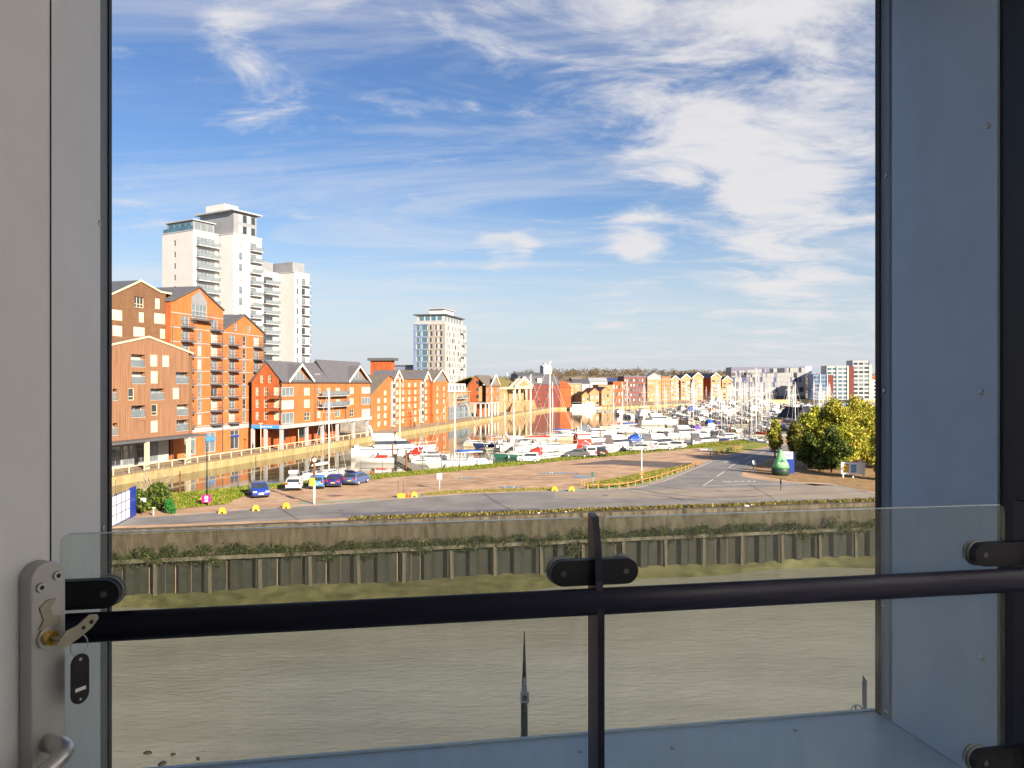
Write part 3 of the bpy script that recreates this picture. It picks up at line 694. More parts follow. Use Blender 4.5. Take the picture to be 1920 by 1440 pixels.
# ================================================================== THE BUILDING WE STAND IN
WU = Vector((.9845, .1754, 0)); WN = Vector((-.1754, .9845, 0)); WA = math.atan2(WU.y, WU.x)
FZ = CAM_Z - 1.536                                   # room floor
def WP(a, b, z=0): return WU * a + WN * b + Vector((0, 0, z))
AL, AR, BO, BI = -1.024, 2.315, 3.24, 2.42           # opening left/right, outer and inner plane of the recess
ZT = FZ + 3.35
blk = thing('apartment_block', 'block we look out of, its shaded wall round the balcony opening', 'building', (0, 0, 0), WA)
b = MB().mat(M['grey'])
wall(b, (0, BO, 0), (1, 0, 0), (0, 1, 0), -2, [(-120, 20.0), (5.8, 20.0)], [(AL, AR, FZ - .02, ZT)], .10)
b.build('outer_wall', blk)
b = MB().mat(M['grey'])
b.box(-120, -119.7, -1.28, BO - .01, -2, 20)
wall(b, (5.8, -1.3, 0), (0, 1, 0), (1, 0, 0), -2, [(0, 20), (BO + 1.28, 20)], [(.3, 3.5, FZ + 1.2, FZ + 3.2)], .10)  # end-wall opening added to let light into the room
wall(b, (5.8, -1.3, 0), (-1, 0, 0), (0, -1, 0), -2, [(0, 20), (125.8, 20)], [(.6, 3.4, FZ + 1.2, FZ + 3.2)], .10); b.build('side_walls', blk)  # back opening added to let light into the room
b = MB().mat(M['dgrey']); b.box(-119.7, 5.7, -1.2, BO - .02, 19.6, 19.9); b.build('roof', blk)
# recess: two side panels, ledge, head, dark edge trims, pan-head screws
def screw_mesh():
    m = MB().mat(M['steel']); n = 12
    rings = [[(math.cos(2 * math.pi * k / n) * r, math.sin(2 * math.pi * k / n) * r, z) for k in range(n)] for r, z in ((.0115, 0), (.0115, .0024), (.0088, .005), (.0042, .0062))]
    m.loft(rings); m.mat(M['black']); m.tube((0, 0, .0060), (0, 0, .0068), .0036, n=6); return m.mesh('screw')
SCREW = screw_mesh()
def on_reveal(px, py, a):              # point on a side panel (plane a) seen at a photo point
    k = (px - 960) / F
    bb = (a * WU.x - k * a * WU.y) / (k * WN.y - WN.x); p = WP(a, bb); return bb, DZ(py, p.y)
b = MB().mat(M['reveal_shade']); b.box(AR, AR + .09, BI + .12, BO - .022, FZ, ZT); rr = b.build('side_panel', blk); rr['label'] = 'side panel right of the opening, blue shade put into its colour'
b = MB().mat(M['seal']); b.box(AR - .006, AR + .09, BO - .020, BO + .012, FZ - .05, ZT); b.build('edge_trim', rr)
for x, y in ((1852, 236), (1662, 329), (1658, 733), (1840, 735), (1657, 1138), (1842, 1234), (1661, 1336)):
    bb, z = on_reveal(x, y, AR)
    o = link('screw', SCREW, rr, (AR, min(bb, BO - .03), z)); o.rotation_euler = (0, R(-90), 0)
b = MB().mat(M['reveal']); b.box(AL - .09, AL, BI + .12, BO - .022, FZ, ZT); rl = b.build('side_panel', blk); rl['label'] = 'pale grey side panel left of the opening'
b = MB().mat(M['seal']); b.box(AL - .09, AL + .006, BO - .020, BO + .012, FZ - .05, ZT); b.build('edge_trim', rl)
for x, y in ((186, 418), (193, 990)):
    bb, z = on_reveal(x, y, AL)
    o = link('screw', SCREW, rl, (AL, min(bb, BO - .03), z)); o.rotation_euler = (0, R(90), 0)
ld = thing('balcony_ledge', 'blue-grey metal ledge below the glass balustrade', 'ledge', (0, 0, 0), WA)
b = MB().mat(M['ledge']); b.box(AL, AR, BI + .12, BO + .02, FZ - .05, FZ - .003); b.build('sheet', ld)
b = MB().mat(M['ledge']); b.box(AL, AR, BO + .02, BO + .04, FZ - .12, FZ + .004); b.build('drip_edge', ld)
for x, y in ((1087, 1408), (1490, 1367), (1260, 1402)):
    p = G(x, y, FZ); o = link('screw', SCREW, ld, (p.dot(WU), p.dot(WN), FZ - .003))
b = MB().mat(M['reveal']); b.box(AL, AR, BI + .12, BO - .02, ZT, ZT + .05); b.build('head_panel', blk)
# room
def slab(name, m, *box):
    o = MB().mat(m).box(*box).build(name, None, None, (0, 0, 0), WA); return struct(o)
slab('room_floor', M['floorb'], -2.6, 5.2, -1.1, BI + .12, FZ - .25, FZ - .004)
slab('room_ceiling', M['plaster'], -2.6, 5.2, -1.1, BI + .12, ZT + .051, ZT + .25)
slab('room_wall', M['plaster'], -2.8, -2.6, -1.1, BI + .12, FZ - .25, ZT + .25)
slab('room_wall', M['plaster'], 5.2, 5.6, -1.09, BI + .12, FZ - .25, FZ + 1.15)
slab('room_wall', M['plaster'], 5.2, 5.6, -1.09, BI + .12, FZ + 3.25, ZT + .25)
slab('room_wall', M['plaster'], -2.8, 5.6, -1.19, -1.1, FZ - .25, FZ + 1.15)
slab('room_wall', M['plaster'], -2.8, 2.35, -1.19, -1.1, FZ + 1.151, ZT + .25)
slab('room_wall', M['plaster'], 2.351, 5.6, -1.19, -1.1, FZ + 3.25, ZT + .25)
bw = thing('fill_blind', 'unseen white blind added behind us to brighten the room', 'blind', (0, 0, 0), WA)  # unseen blind added as a glowing fill for door and jamb
MB().mat(M['blind']).box(2.3, 5.18, -1.07, -1.068, FZ + 1.12, FZ + 3.31).build('cloth', bw); MB().mat(M['lgrey']).box(2.26, 5.19, -1.09, -1.03, FZ + 3.311, FZ + 3.34).build('roller_case', bw)
bw = thing('fill_blind', 'unseen white blind added on our right to brighten the room', 'blind', (0, 0, 0), WA)  # second unseen blind, added for the same fill light
MB().mat(M['blind']).box(5.158, 5.16, -1.06, 2.3, FZ + 1.12, FZ + 3.31).build('cloth', bw); MB().mat(M['lgrey']).box(5.12, 5.18, -1.02, 2.3, FZ + 3.311, FZ + 3.34).build('roller_case', bw)
slab('room_wall', M['plaster'], -2.8, AL - .09, BI + .121, BI + .3, FZ - .25, ZT + .25)
slab('room_wall', M['plaster'], AR + .09, 5.6, BI + .121, BI + .3, FZ - .25, ZT + .25)
df = thing('door_frame', 'black door frame post at the right edge of the opening', 'door frame', (0, 0, 0), WA)
b = MB().mat(M['black']); b.box(AR + .012, AR + .20, BI - .04, BI + .119, FZ, ZT); b.build('post', df)
b = MB().mat(M['black']); b.box(AR + .20, AR + .9, BI - .02, BI + .10, FZ, ZT); b.build('fixed_panel', df)
# balustrade: two panes, posts, rail, clamps
BR = 2.417
bal = thing('balustrade', 'glass balustrade with navy black handrail, posts and pill-shaped clamps', 'balustrade', (0, 0, 0), WA)
PZ = CAM_Z - .436
AP = .7005
def pane_build(a0, a1):
    r = .022; b = MB().mat(M['pane']); z0 = FZ + .02
    pts = [(a0, z0), (a1, z0)] + [(a1 - r + r * math.cos(t), PZ - r + r * math.sin(t)) for t in (0, .52, 1.05, 1.57)] + [(a0 + r + r * math.cos(t), PZ - r + r * math.sin(t)) for t in (1.57, 2.09, 2.62, 3.14)]
    b.prism(pts, 'y', BR, BR + .012); o = b.build('glass_pane', bal)
    e = MB().mat(mat('polished_glass_edge', (.62, .70, .68), .25, .05, 4, spec=.8)); e.box(a0 + r, a1 - r, BR - .0006, BR + .0126, PZ + .0002, PZ + .0022); e.build('polished_edge', o)
pane_build(-.8965, AP - .022); pane_build(AP + .020, 2.235)
def post(a, top=True):
    b = MB().mat(M['navy']); z1 = PZ + .012
    prof = [(BR - .085, FZ), (BR + .03, FZ), (BR + .03, z1), (BR - .02, z1 - .004), (BR - .055, z1 - .11), (BR - .062, z1 - .20), (BR - .085, z1 - .25)]
    b.prism(prof, 'x', a - .011, a + .011); return b.build('post', bal)
post(AP); post(-.985); post(2.31)
RZ = CAM_Z - .690
b = MB().mat(M['navy']); n = 20; RB = BR - .062
b.loft([[(a, RB + .026 * math.cos(2 * math.pi * k / n), RZ + .043 * math.sin(2 * math.pi * k / n)) for k in range(n)] for a in (-1.02, 2.9)])
b.build('handrail', bal)
def pill(a_end, a_post, z, nm='clamp'):
    s = 1 if a_end > a_post else -1; r = .041; c = a_end - s * r
    pts = [(a_post, z - r)] + [(c + s * r * math.sin(t), z - r * math.cos(t)) for t in [k * math.pi / 12 for k in range(13)]] + [(a_post, z + r)]
    b = MB().mat(M['black']); b.prism(pts, 'y', BR - .034, BR - .001); o = b.build(nm, bal)
    d = MB().mat(M['black']); d.tube((c, BR + .013, z), (c, BR + .030, z), r, n=24); d.build('disc', o)
    w = MB().mat(mat('grey_gasket', (.40, .42, .42), .6, .05, 4)); w.tube((c, BR + .0125, z), (c, BR + .0155, z), r + .006, n=24); w.tube((c, BR - .0030, z), (c, BR - .0005, z), r + .004, n=24); w.build('gasket', o)
    k = MB().mat(M['dgrey']); k.tube((c, BR - .0365, z), (c, BR - .034, z), .009, n=12); k.build('screw', o)
CZ = CAM_Z - .605
for z in (CZ, FZ + .195):
    pill(AP - .150, AP - .011, z); pill(AP + .140, AP + .011, z); pill(-.727, -.985, z); pill(2.085, 2.31, z)
# door leaf with lock case, key and lever
DE = Vector((-.668, 1.120, 0)); DN = Vector((.9, -.436, 0)).normalized(); DU = Vector((DN.y, -DN.x, 0))   # free edge, face normal, towards the hinge
if DU.y > 0: DU = -DU
dl = thing('balcony_door', 'open pale grey balcony door edge at the far left', 'door', (DE.x, DE.y, FZ), math.atan2(-DU.y, -DU.x))
# local: -x towards the hinge, door face normal = -y
def dloc(v): return v
b = MB().mat(M['door']); b.box(-.80, -.0045, .0, .055, .005, 3.25); b.build('leaf', dl)
b = MB().mat(M['door']); b.box(-.0045, 0, .006, .050, .005, 3.25); b.build('edge_strip', dl)
b = MB().mat(M['seal']); b.box(-.0052, -.0035, -.0012, .002, .005, 3.25); b.build('groove', dl)
hk = lambda y, D=1.08: (720 - y) / F * D + 1.536     # height above the floor of a photo row at the door
# lock case: rounded top box
z1 = hk(1052, 1.09); z0 = z1 - .42; wv = .050; pr = .028
pts = [(-.050, z0), (-.0, z0)] + [(-.025 + .025 * math.cos(t), z1 - .025 + .025 * math.sin(t)) for t in [k * math.pi / 12 for k in range(13)]]
lc = MB().mat(M['steels']); lc.prism(pts, 'y', -pr, -.0005); lco = lc.build('lock_case', dl)
bv = lco.modifiers.new('bevel', 'BEVEL'); bv.width = .002; bv.segments = 2; bv.limit_method = 'ANGLE'
for px_, zz_ in ((-.0365, z1 - .0335), (-.0125, z1 - .022)):
    s = MB().mat(M['steel']); s.tube((px_, -pr, zz_), (px_, -pr - .003, zz_), .0072, .0062, 20); s.mat(M['black']); s.tube((px_, -pr - .003, zz_), (px_, -pr - .0036, zz_), .0034, n=6); s.build('screw', lco)
# cylinder with crescent plate
kz = z1 - .106; kx = -.027
s = MB().mat(M['steel']); s.tube((kx, -pr, kz), (kx, -pr - .004, kz), .0155, n=24); s.build('keyhole_rose', lco)
s = MB().mat(M['nickel'])
cres = [(kx - .014, kz + .014), (kx - .006, kz + .026), (kx - .012, kz + .044), (kx - .001, kz + .053), (kx + .012, kz + .052), (kx + .004, kz + .042), (kx + .006, kz + .030), (kx + .018, kz + .027), (kx + .018, kz + .012), (kx, kz + .010)]
s.prism(cres, 'y', -pr - .0022, -pr + .0002); s.build('escutcheon', lco)
s = MB().mat(M['brass']); s.tube((kx, -pr - .004, kz), (kx, -pr - .0105, kz), .0105, n=24); s.build('cylinder', lco)
# lever handle
hz = hk(1395, 1.08)
s = MB().mat(M['steel'])
hx = -.026
s.path([(hx, -pr, hz), (hx, -pr - .018, hz), (hx, -pr - .032, hz + .001), (hx - .003, -pr - .041, hz), (hx - .012, -pr - .047, hz - .004), (hx - .03, -pr - .049, hz - .012), (hx - .06, -pr - .049, hz - .022), (hx - .11, -pr - .048, hz - .03)], [.0125, .0125, .0125, .0125, .0122, .0115, .011, .0105], 18)
s.build('lever', lco)
# key and tag hang in the lock: things of their own
key = thing('key', 'brass key turned in the lock of the balcony door', 'key', (DE.x, DE.y, FZ), math.atan2(-DU.y, -DU.x))
s = MB().mat(M['nickel'])
bowp = [(kx - .004, kz - .006), (kx + .006, kz - .014), (kx + .030, kz - .006), (kx + .050, kz + .004), (kx + .060, kz + .014), (kx + .058, kz + .020), (kx + .046, kz + .023), (kx + .026, kz + .012), (kx + .010, kz + .009)]
s.prism(bowp, 'y', -pr - .026, -pr - .0235); s.tube((kx, -pr - .0105, kz), (kx + .004, -pr - .025, kz), .0035, n=10); s.build('bow', key)
s = MB().mat(M['black']); s.tube((kx + .048, -pr - .0262, kz + .012), (kx + .048, -pr - .0268, kz + .012), .0032, n=12); s.tube((kx + .036, -pr - .0262, kz + .007), (kx + .036, -pr - .0268, kz + .007), .0028, n=12); s.build('hole', key)
kt = thing('key_tag', 'black oval key tag hanging on a wire ring from the key', 'key tag', (DE.x, DE.y, FZ), math.atan2(-DU.y, -DU.x))
tx, tz = kx + .030, kz - .030; yy = -pr - .025
s = MB().mat(M['steel']); s.path([(tx + .013 * math.cos(a), yy, tz + .013 + .015 * math.sin(a)) for a in [k * math.pi / 14 for k in range(29)]], .0009, 6); s.build('ring', kt)
r = .0135; pts = [(tx + r * math.cos(a), tz - .012 + r * math.sin(a)) for a in [k * math.pi / 10 for k in range(11)]] + [(tx + r * math.cos(a), tz - .056 + r * math.sin(a)) for a in [math.pi + k * math.pi / 10 for k in range(11)]]
s = MB().mat(M['black']); s.prism(pts, 'y', yy - .0032, yy - .0005); s.build('tag_body', kt)
s = MB().mat(M['white']); s.box(tx - .008, tx + .008, yy - .0036, yy - .0033, tz - .051, tz - .046); s.build('paper_slot', kt)
s = MB().mat(M['steel']); s.tube((tx, yy - .0033, tz - .006), (tx, yy - .0038, tz - .006), .0022, n=12); s.build('eyelet', kt)
s = MB().mat(M['steel']); s.tube((tx, yy - .0033, tz - .063), (tx, yy - .0038, tz - .063), .0018, n=12); s.build('eyelet', kt)

# near quay below, with a tapered steel spire, pole and hoop
NQ = 25.6
nq = MB().mat(M['concrete']); nq.box(-120, 120, BO + .3, NQ, -7, 0); struct(nq.build('near_quay', None, None, (0, 0, 0), WA))
k8 = lambda y: CAM_Z + (720 - y) / F * 8.0
sp = thing('marker_spire', 'dark slim mast tapering to a point, with a white lamp, below the balcony', 'mast', ((983 - 960) / F * 8.0, 8.0, 0))
s = MB().mat(mat('dark_green_steel', (.02, .028, .022), .5, .3, 3)); s.tube((0, 0, 0), (0, 0, k8(1330)), .060, .036, 10); s.tube((0, 0, k8(1330)), (0, 0, k8(1183)), .036, .004, 10); s.build('shaft', sp)
s = MB().mat(mat('weathered_white_paint', (.62, .62, .64), .5, .1, 20)); s.box(-.040, .048, -.075, -.040, k8(1313), k8(1293)); s.box(-.020, .024, -.065, -.038, k8(1293), k8(1278)); s.tube((0, -.06, k8(1279)), (0, -.035, k8(1268)), .016, .009, 8); s.build('lamp', sp)
s = MB().mat(M['dgrey']); s.box(-.018, .024, -.079, -.0755, k8(1308), k8(1299)); s.build('lens', sp)
k6 = lambda y: CAM_Z + (720 - y) / F * 6.0
po = thing('ring_pole', 'thin pale pole with a small ring at the ledge corner by the right panel', 'pole', ((1621 - 960) / F * 6.0, 6.0, 0))
s = MB().mat(mat('pale_grey_pole', (.40, .37, .35), .7, .08, 2)); s.tube((0, 0, 0), (0, 0, k6(1275)), .024, .018, 10); s.build('shaft', po)
s = MB().mat(M['dgrey']); s.tube((0, 0, k6(1275)), (-.012, 0, k6(1267)), .008, .005, 6); s.build('tip', po)
s = MB().mat(M['white']); s.path([(-.062 + .042 * math.cos(a), .0, k6(1332) + .042 * math.sin(a)) for a in [k * math.pi / 10 for k in range(21)]], .006, 8); s.build('ring', po)
s = MB().mat(M['dgrey']); s.tube((-.068, 0, k6(1342)), (-.068, 0, k6(1322)), .006, n=6); s.tube((-.02, 0, k6(1332)), (-.034, 0, k6(1332)), .006, n=6); s.build('bracket', po)
for i, (x, y, w) in enumerate(((277, 1413, .36), (325, 1416, .2), (305, 1433, .42), (372, 1424, .2))):  # lumps made up for dark reflection smudges on the water
    c = G(x, y, WATER_R); b = MB().mat(M['pile'])
    rs = []
    for k in range(5):
        t = k / 4; rr_ = w * math.sqrt(max(.02, 1 - (2 * t - 1) ** 2)) * .42
        rs.append([(-w * .6 + 1.2 * w * t, rr_ * math.cos(a) * (1 + .2 * math.sin(3 * a + i)), .10 * rr_ / w * 2.4 * math.sin(a)) for a in [j * math.pi / 4 for j in range(8)]])
    b.loft(rs); o = b.build('smudge', None, None, (c.x, c.y, WATER_R + .02), i * .7)
    tag(o, ('long dark driftwood nearest the left panel', 'small dark driftwood between two larger ones', 'largest dark driftwood at the bottom left', 'small dark driftwood farthest from the left panel')[i], 'smudge', 'driftwood on the river')
# ================================================================== BUILDINGS ON THE OLD QUAY
X_, Y_ = Vector((1, 0, 0)), Vector((0, 1, 0))
def zoom(o, rects, sc_): return [(o[0] + a / sc_, o[1] + b / sc_, o[0] + c / sc_, o[1] + d / sc_) for a, b, c, d in rects]
def qrect(r, off, s0):
    a, c = qs(r[0], off), qs(r[2], off); D = QP((a + c) / 2, off).y
    return (round(a - s0, 1), round(c - s0, 1), round(DZ(r[3], D), 1), round(DZ(r[1], D), 1))
def shell(parent, W_, top, depth, wm, roof=None, holes=(), rev=.3, base=0, side_holes=(), wm_side=None, ridge='y', over=.35):
    """front wall with openings, left side wall, back and right, and a roof following the top outline (front gable, ridge running back)"""
    b = MB().mat(wm)
    wall(b, (0, 0, 0), X_, -Y_, base, top, list(holes), rev)
    b.build('front_wall', parent)
    b = MB().mat(wm_side or wm)
    wall(b, (0, depth, 0), -Y_, -X_, base, [(0, top[0][1]), (depth, top[0][1])], list(side_holes), rev)
    b.face(((W_, 0, base), (W_, depth, base), (W_, depth, top[-1][1]), (W_, 0, top[-1][1])))
    b.face(((0, depth, base), (W_, depth, base)) + tuple((p[0], depth, p[1]) for p in reversed(top)))
    b.build('side_walls', parent)
    b = MB().mat(M['dgrey']); b.box(rev + .3, W_ - rev - .3, rev + .02, rev + .06, max(base, 0), min(p[1] for p in top) - .3); b.build('inner_wall', parent)
    if roof:
        b = MB().mat(roof)
        for p0, p1 in zip(top, top[1:]):
            if p1[0] - p0[0] < .05: continue
            q = [(p0[0] - (.25 if p0 is top[0] else 0), p0[1]), (p1[0] + (.25 if p1 is top[-1] else 0), p1[1]), (p1[0] + (.25 if p1 is top[-1] else 0), p1[1] + .22), (p0[0] - (.25 if p0 is top[0] else 0), p0[1] + .22)]
            b.prism(q, 'y', -over, depth + .2)
        b.build('roof', parent)

# ---- brown brick gable behind
off = 10; s0 = qs(196, off)
B1 = thing('apartment_building', 'brown gabled block behind the timber building, cream windows', 'building', QP(s0, off), QA)
r1 = [qrect(r, off, s0) for r in zoom((200, 370), [(250, 895, 340, 992), (435, 905, 480, 1005), (50, 1005, 145, 1110), (290, 1030, 340, 1125), (430, 1040, 528, 1140), (55, 1150, 145, 1250), (240, 1160, 345, 1258), (482, 1180, 528, 1272), (92, 1290, 146, 1390), (500, 1315, 532, 1400)], 4.8)]
W1 = qs(320.5, off) - s0 - .05; x1p = qs(263, off) - s0; x1e = qs(300, off) - s0; z1p = qz(528, x1p + s0, off); z1e = qz(549, x1e + s0, off); z1l = qz(560, s0, off)
shell(B1, W1, [(0, z1l), (x1p, z1p), (x1e, z1e), (W1, z1e)], 12, M['brickb'], M['dgrey'], r1, .25, over=.1)
b = MB().mat(M['cream']); b.prism([(-.2, z1l), (x1p, z1p), (x1e, z1e), (W1, z1e), (W1, z1e + .3), (x1e, z1e + .3), (x1p, z1p + .3), (-.2, z1l + .3)], 'y', -.22, -.11); b.build('parapet_cap', B1)
for i, r in enumerate(r1):
    window(B1, (0, 0, 0), X_, -Y_, r, .22 if i else .29, 3 if r[1] - r[0] > 2 else (2 if r[1] - r[0] > 1.4 else 1), (.32,), M['cream'], M['glassd'] if i == 0 else M['glassp'])
    if i == 0: pass
# ---- timber clad building
s0 = -16; off = 5
B2 = thing('timber_building', 'timber clad gabled building at the left edge of the view, on pale columns', 'building', QP(s0, off), QA)
r2 = zoom((200, 600), [(218, 310, 345, 418), (396, 310, 455, 420), (505, 315, 560, 422), (230, 465, 350, 572), (398, 460, 458, 570), (622, 470, 738, 572), (56, 618, 98, 722), (192, 610, 247, 720), (396, 615, 517, 718), (596, 608, 652, 712), (222, 768, 347, 872), (402, 760, 455, 858), (632, 757, 738, 855), (56, 930, 100, 1036), (290, 905, 350, 1020), (400, 902, 458, 1010), (630, 900, 738, 995)], 4.8)
r2 = [qrect(r, off, s0) for r in r2]; log2 = {0, 3, 5, 6, 8, 10, 12, 13, 16}
W2 = qs(361, off) - s0; zb = 4.35; zp = qz(633, qs(278, off), off); ze = qz(664.5, qs(361, off), off); xp = qs(278, off) - s0
shell(B2, W2, [(0, ze), (xp, zp), (W2, ze)], 9, M['timber'], M['timber'], r2, .9, zb, over=.05)
b = MB().mat(M['cream']); b.prism([(-.1, ze), (xp, zp), (W2 + .1, ze), (W2 + .1, ze + .28), (xp, zp + .28), (-.1, ze + .28)], 'y', -.16, -.06); b.build('verge_trim', B2)
for i, r in enumerate(r2):
    if i == 14:
        bx = MB().mat(M['timber']); bx.box(r[0], r[1], .12, .18, r[2], r[3]); bx.build('shutter', B2); continue
    if i in log2:
        window(B2, (0, 0, 0), X_, -Y_, r, .88, 2, (), M['lgrey'], M[('glassp', 'glassd', 'glassm')[i % 3]])
        k = MB().mat(M['lgrey']); k.box(r[0], r[1], .04, .10, r[2] + 1.0, r[2] + 1.08); k.box(r[0], r[1], -.02, .14, r[2] - .10, r[2]); k.mat(M['glassm']); k.box(r[0] + .05, r[1] - .05, .06, .08, r[2] + .05, r[2] + .95); k.build('balustrade', B2)
    else: window(B2, (0, 0, 0), X_, -Y_, r, .14, 1, (.3,), M['cream'], M['glassp'] if i not in (7, 11) else M['glassd'])
# upright boards of the cladding
bd = MB().mat(M['timber']); bd.box(0, .055, -.035, 0, 0, 1); bmesh_ = bd.mesh('board')
tops = lambda x: ze + (zp - ze) * (x / xp if x < xp else (W2 - x) / (W2 - xp))
for i in range(int(W2 / .55)):
    x = .2 + i * .55
    segs = sorted([(r[2] - .12, r[3] + .02) for r in r2 if r[0] - .1 < x < r[1] + .06]); lo = zb
    for a, c in segs + [(tops(x), None)]:
        if a - lo > .25:
            o = link('board', bmesh_, B2, (x, 0, lo)); o.scale = (1, 1, a - lo)
        if c: lo = c
# undercroft: soffit, shopfront, columns
b = MB().mat(M['dgrey']); b.box(0, W2, .01, 9, zb - .32, zb - .01); b.build('soffit', B2)
b = MB().mat(M['lgrey']); b.box(0, W2 - 1.5, 3.4, 3.6, 0, zb - .33); b.build('recessed_wall', B2)
for i in range(5):
    x = 3.4 + i * 2.7
    if x + 2.3 < W2 - 1.4: window(B2, (0, 3.4, 0), X_, -Y_, (x, x + 2.3, .3, 3.2), -.02, 2, (.72,), M['grey'], M[('glassm', 'glassd')[i % 2]], name='shop_window')
for x in (277, 355):
    xx = qs(x, 2.5) - s0
    b = MB().mat(M['cream']); b.box(xx - .26, xx + .26, -2.6, -2.1, 0, zb - .33); b.build('column', B2)
b = MB().mat(M['dgrey']); b.box(0, W2, -2.65, .01, zb - .32, zb - .012); b.build('deck_edge', B2)
# ---- tall orange brick building with two gables
s0 = qs(320, 9); off = 9
B3 = thing('apartment_building', 'tall orange brick block with two gables and stacked balconies', 'building', QP(s0, off), QA)
W3 = qs(495, off) - s0
X3 = lambda x: qs(x, off) - s0
xs_ = [X3(372), X3(418.5), X3(457)]
top3 = [(0, 26.2), (xs_[0], 29.4), (xs_[1], 25.9), (xs_[1] + .001, 22.6), (xs_[2], 25.7), (W3, 22.5)]
pitch = 2.42; fl = [5.35 + pitch * i for i in range(9)]
cols = dict(c1=(348, 2.0), c2=(374.5, 1.15), c3=(402, 2.0), c4=(435, 2.0), c5=(458.5, 1.15), c6=(481, 2.0))
holes = []; deco = []
for k, (x, w) in cols.items():
    c = X3(x); top_ = 8 if k in ('c1', 'c2', 'c3') else 7
    for i in range(top_):
        if k in ('c2',) and i >= 7: continue
        z = fl[i]; h = 1.85
        holes.append((round(c - w / 2, 2), round(c + w / 2, 2), round(z, 2), round(z + h, 2))); deco.append((k, i))
for x in (442, 467):
    c = X3(x); holes.append((c - .5, c + .5, 22.55, 24.0 if x == 442 else 24.0)); deco.append(('g', 0))
gx0, gx1 = X3(359.5), X3(387.5)
holes.append((gx0, gx1, 24.0, 26.4)); deco.append(('gg', 0))
for x, w in ((357, 3.0), (394.5, 3.2), (440.5, 2.8)):
    c = X3(x); holes.append((c - w / 2, c + w / 2, .25, 3.9)); deco.append(('shop', x))
shell(B3, W3, top3, 13, M['brick'], M['slate'], holes, .28, over=.15, wm_side=M['brickr'])
for (k, i), r in zip(deco, holes):
    if k == 'shop':
        window(B3, (0, 0, 0), X_, -Y_, r, .2, 2, (.72,), M['lgrey'], M['glassm' if i != 440.5 else 'glassd'], .14, 'shop_window')
    elif k == 'gg': window(B3, (0, 0, 0), X_, -Y_, r, .1, 4, (.5,), M['lgrey'], M['glassm'])
    else: window(B3, (0, 0, 0), X_, -Y_, r, .2, 2 if r[1] - r[0] > 1.5 else 1, (.38,) if k not in ('c1', 'c3', 'c4', 'c6') else (), M['lgrey'], M[rng.choice(('glassm', 'glassm', 'glassp', 'glassd', 'glassm'))])
    if k in ('c1', 'c3', 'c4', 'c6'):
        balcony(B3, (0, 0, 0), X_, -Y_, r[0] - .35, r[1] + .35, r[2] - .28, 1.15, .28, .95, M['dgrey'], False)
# glazed upper gable, grey panel bands, string courses, verge trims
b = MB().mat(M['grey']); b.prism([(gx0, 26.42), (gx1, 26.42), (gx1, 27.0), ((gx0 + gx1) / 2 + .2, 28.9), (gx0, 27.6)], 'y', -.06, -.005); b.build('gable_glazing', B3)
balcony(B3, (0, 0, 0), X_, -Y_, gx0 - .3, gx1 + .3, 23.5, 1.2, .3, .95, M['dgrey'], False)
for i in range(9):
    for a, c in ((.05, xs_[1] - .05), (xs_[1] + .05, W3 - .05)):
        if i == 8 and a > 1: continue
        b = MB().mat(M['lgrey']); b.box(a, c, -.05, -.003, fl[i] - .34, fl[i] - .20); b.build('string_course', B3)
b = MB().mat(M['lgrey']); b.box(.02, W3 - .02, -.07, -.004, 4.05, 4.85); b.build('fascia_band', B3)
for k in ('c2', 'c5'):
    c = X3(cols[k][0])
    for i in range(6):
        b = MB().mat(M['grey']); b.box(c - .58, c + .58, -.04, -.003, fl[i] + 1.87, fl[i + 1] - .36); b.build('spandrel_panel', B3)
for a, c in (((0, 26.2), (xs_[0], 29.4)), ((xs_[0], 29.4), (xs_[1], 25.9)), ((xs_[1], 22.6), (xs_[2], 25.7)), ((xs_[2], 25.7), (W3, 22.5))):
    b = MB().mat(M['dgrey']); b.prism([a, c, (c[0], c[1] + .3), (a[0], a[1] + .3)], 'y', -.30, -.16); b.build('verge_board', B3)
b = MB().mat(M['skyb']); b.box(X3(394.5) - 1.3, X3(394.5) + 1.3, -.06, -.002, 2.3, 3.1); b.build('shop_sign', B3)
b = MB().mat(M['blue']); b.box(X3(440.5) - 1.2, X3(440.5) + 1.2, -.06, -.002, 2.5, 2.9); b.build('shop_sign', B3)
for x in (.35, xs_[1] - .3, W3 - .35):
    b = MB().mat(M['dgrey']); b.tube((x, -.12, .1), (x, -.12, 22.4), .07, n=6); b.build('downpipe', B3)
# ---- warehouse on columns (corner building)
off = 1.2; s0 = qs(528, off); zf = 4.7
B4 = thing('quay_building', 'orange brick corner building on grey columns with white-trimmed gables', 'building', QP(s0, off), QA)
X4 = lambda x: qs(x, off) - s0
W4 = X4(695); W4a = X4(616); dep = qoff(472, s0) - off
ze4 = 12.9; zr = 16.6; dr = dep * .48
def r4(rs): return [qrect(r, off, s0) for r in zoom((450, 660), rs, 7.111)]
hA = r4([(855, 470, 935, 580), (855, 632, 935, 745), (858, 800, 935, 912), (1032, 475, 1076, 570), (1158, 475, 1203, 540), (1275, 475, 1338, 575), (1032, 635, 1076, 735), (1158, 630, 1203, 700), (1278, 625, 1338, 735), (1032, 785, 1076, 880), (1155, 775, 1203, 868), (1272, 772, 1338, 862), (1463, 470, 1520, 560), (1463, 616, 1520, 704), (1463, 757, 1520, 860)])
bays = r4([(556, 470, 715, 592), (556, 640, 715, 766), (556, 808, 715, 955), (1622, 465, 1735, 556), (1622, 602, 1735, 700), (1622, 757, 1735, 862)])
b = MB().mat(M['brick']); wall(b, (0, 0, 0), X_, -Y_, zf, [(0, ze4), (W4, ze4)], hA + bays, .22); b.build('front_wall', B4)
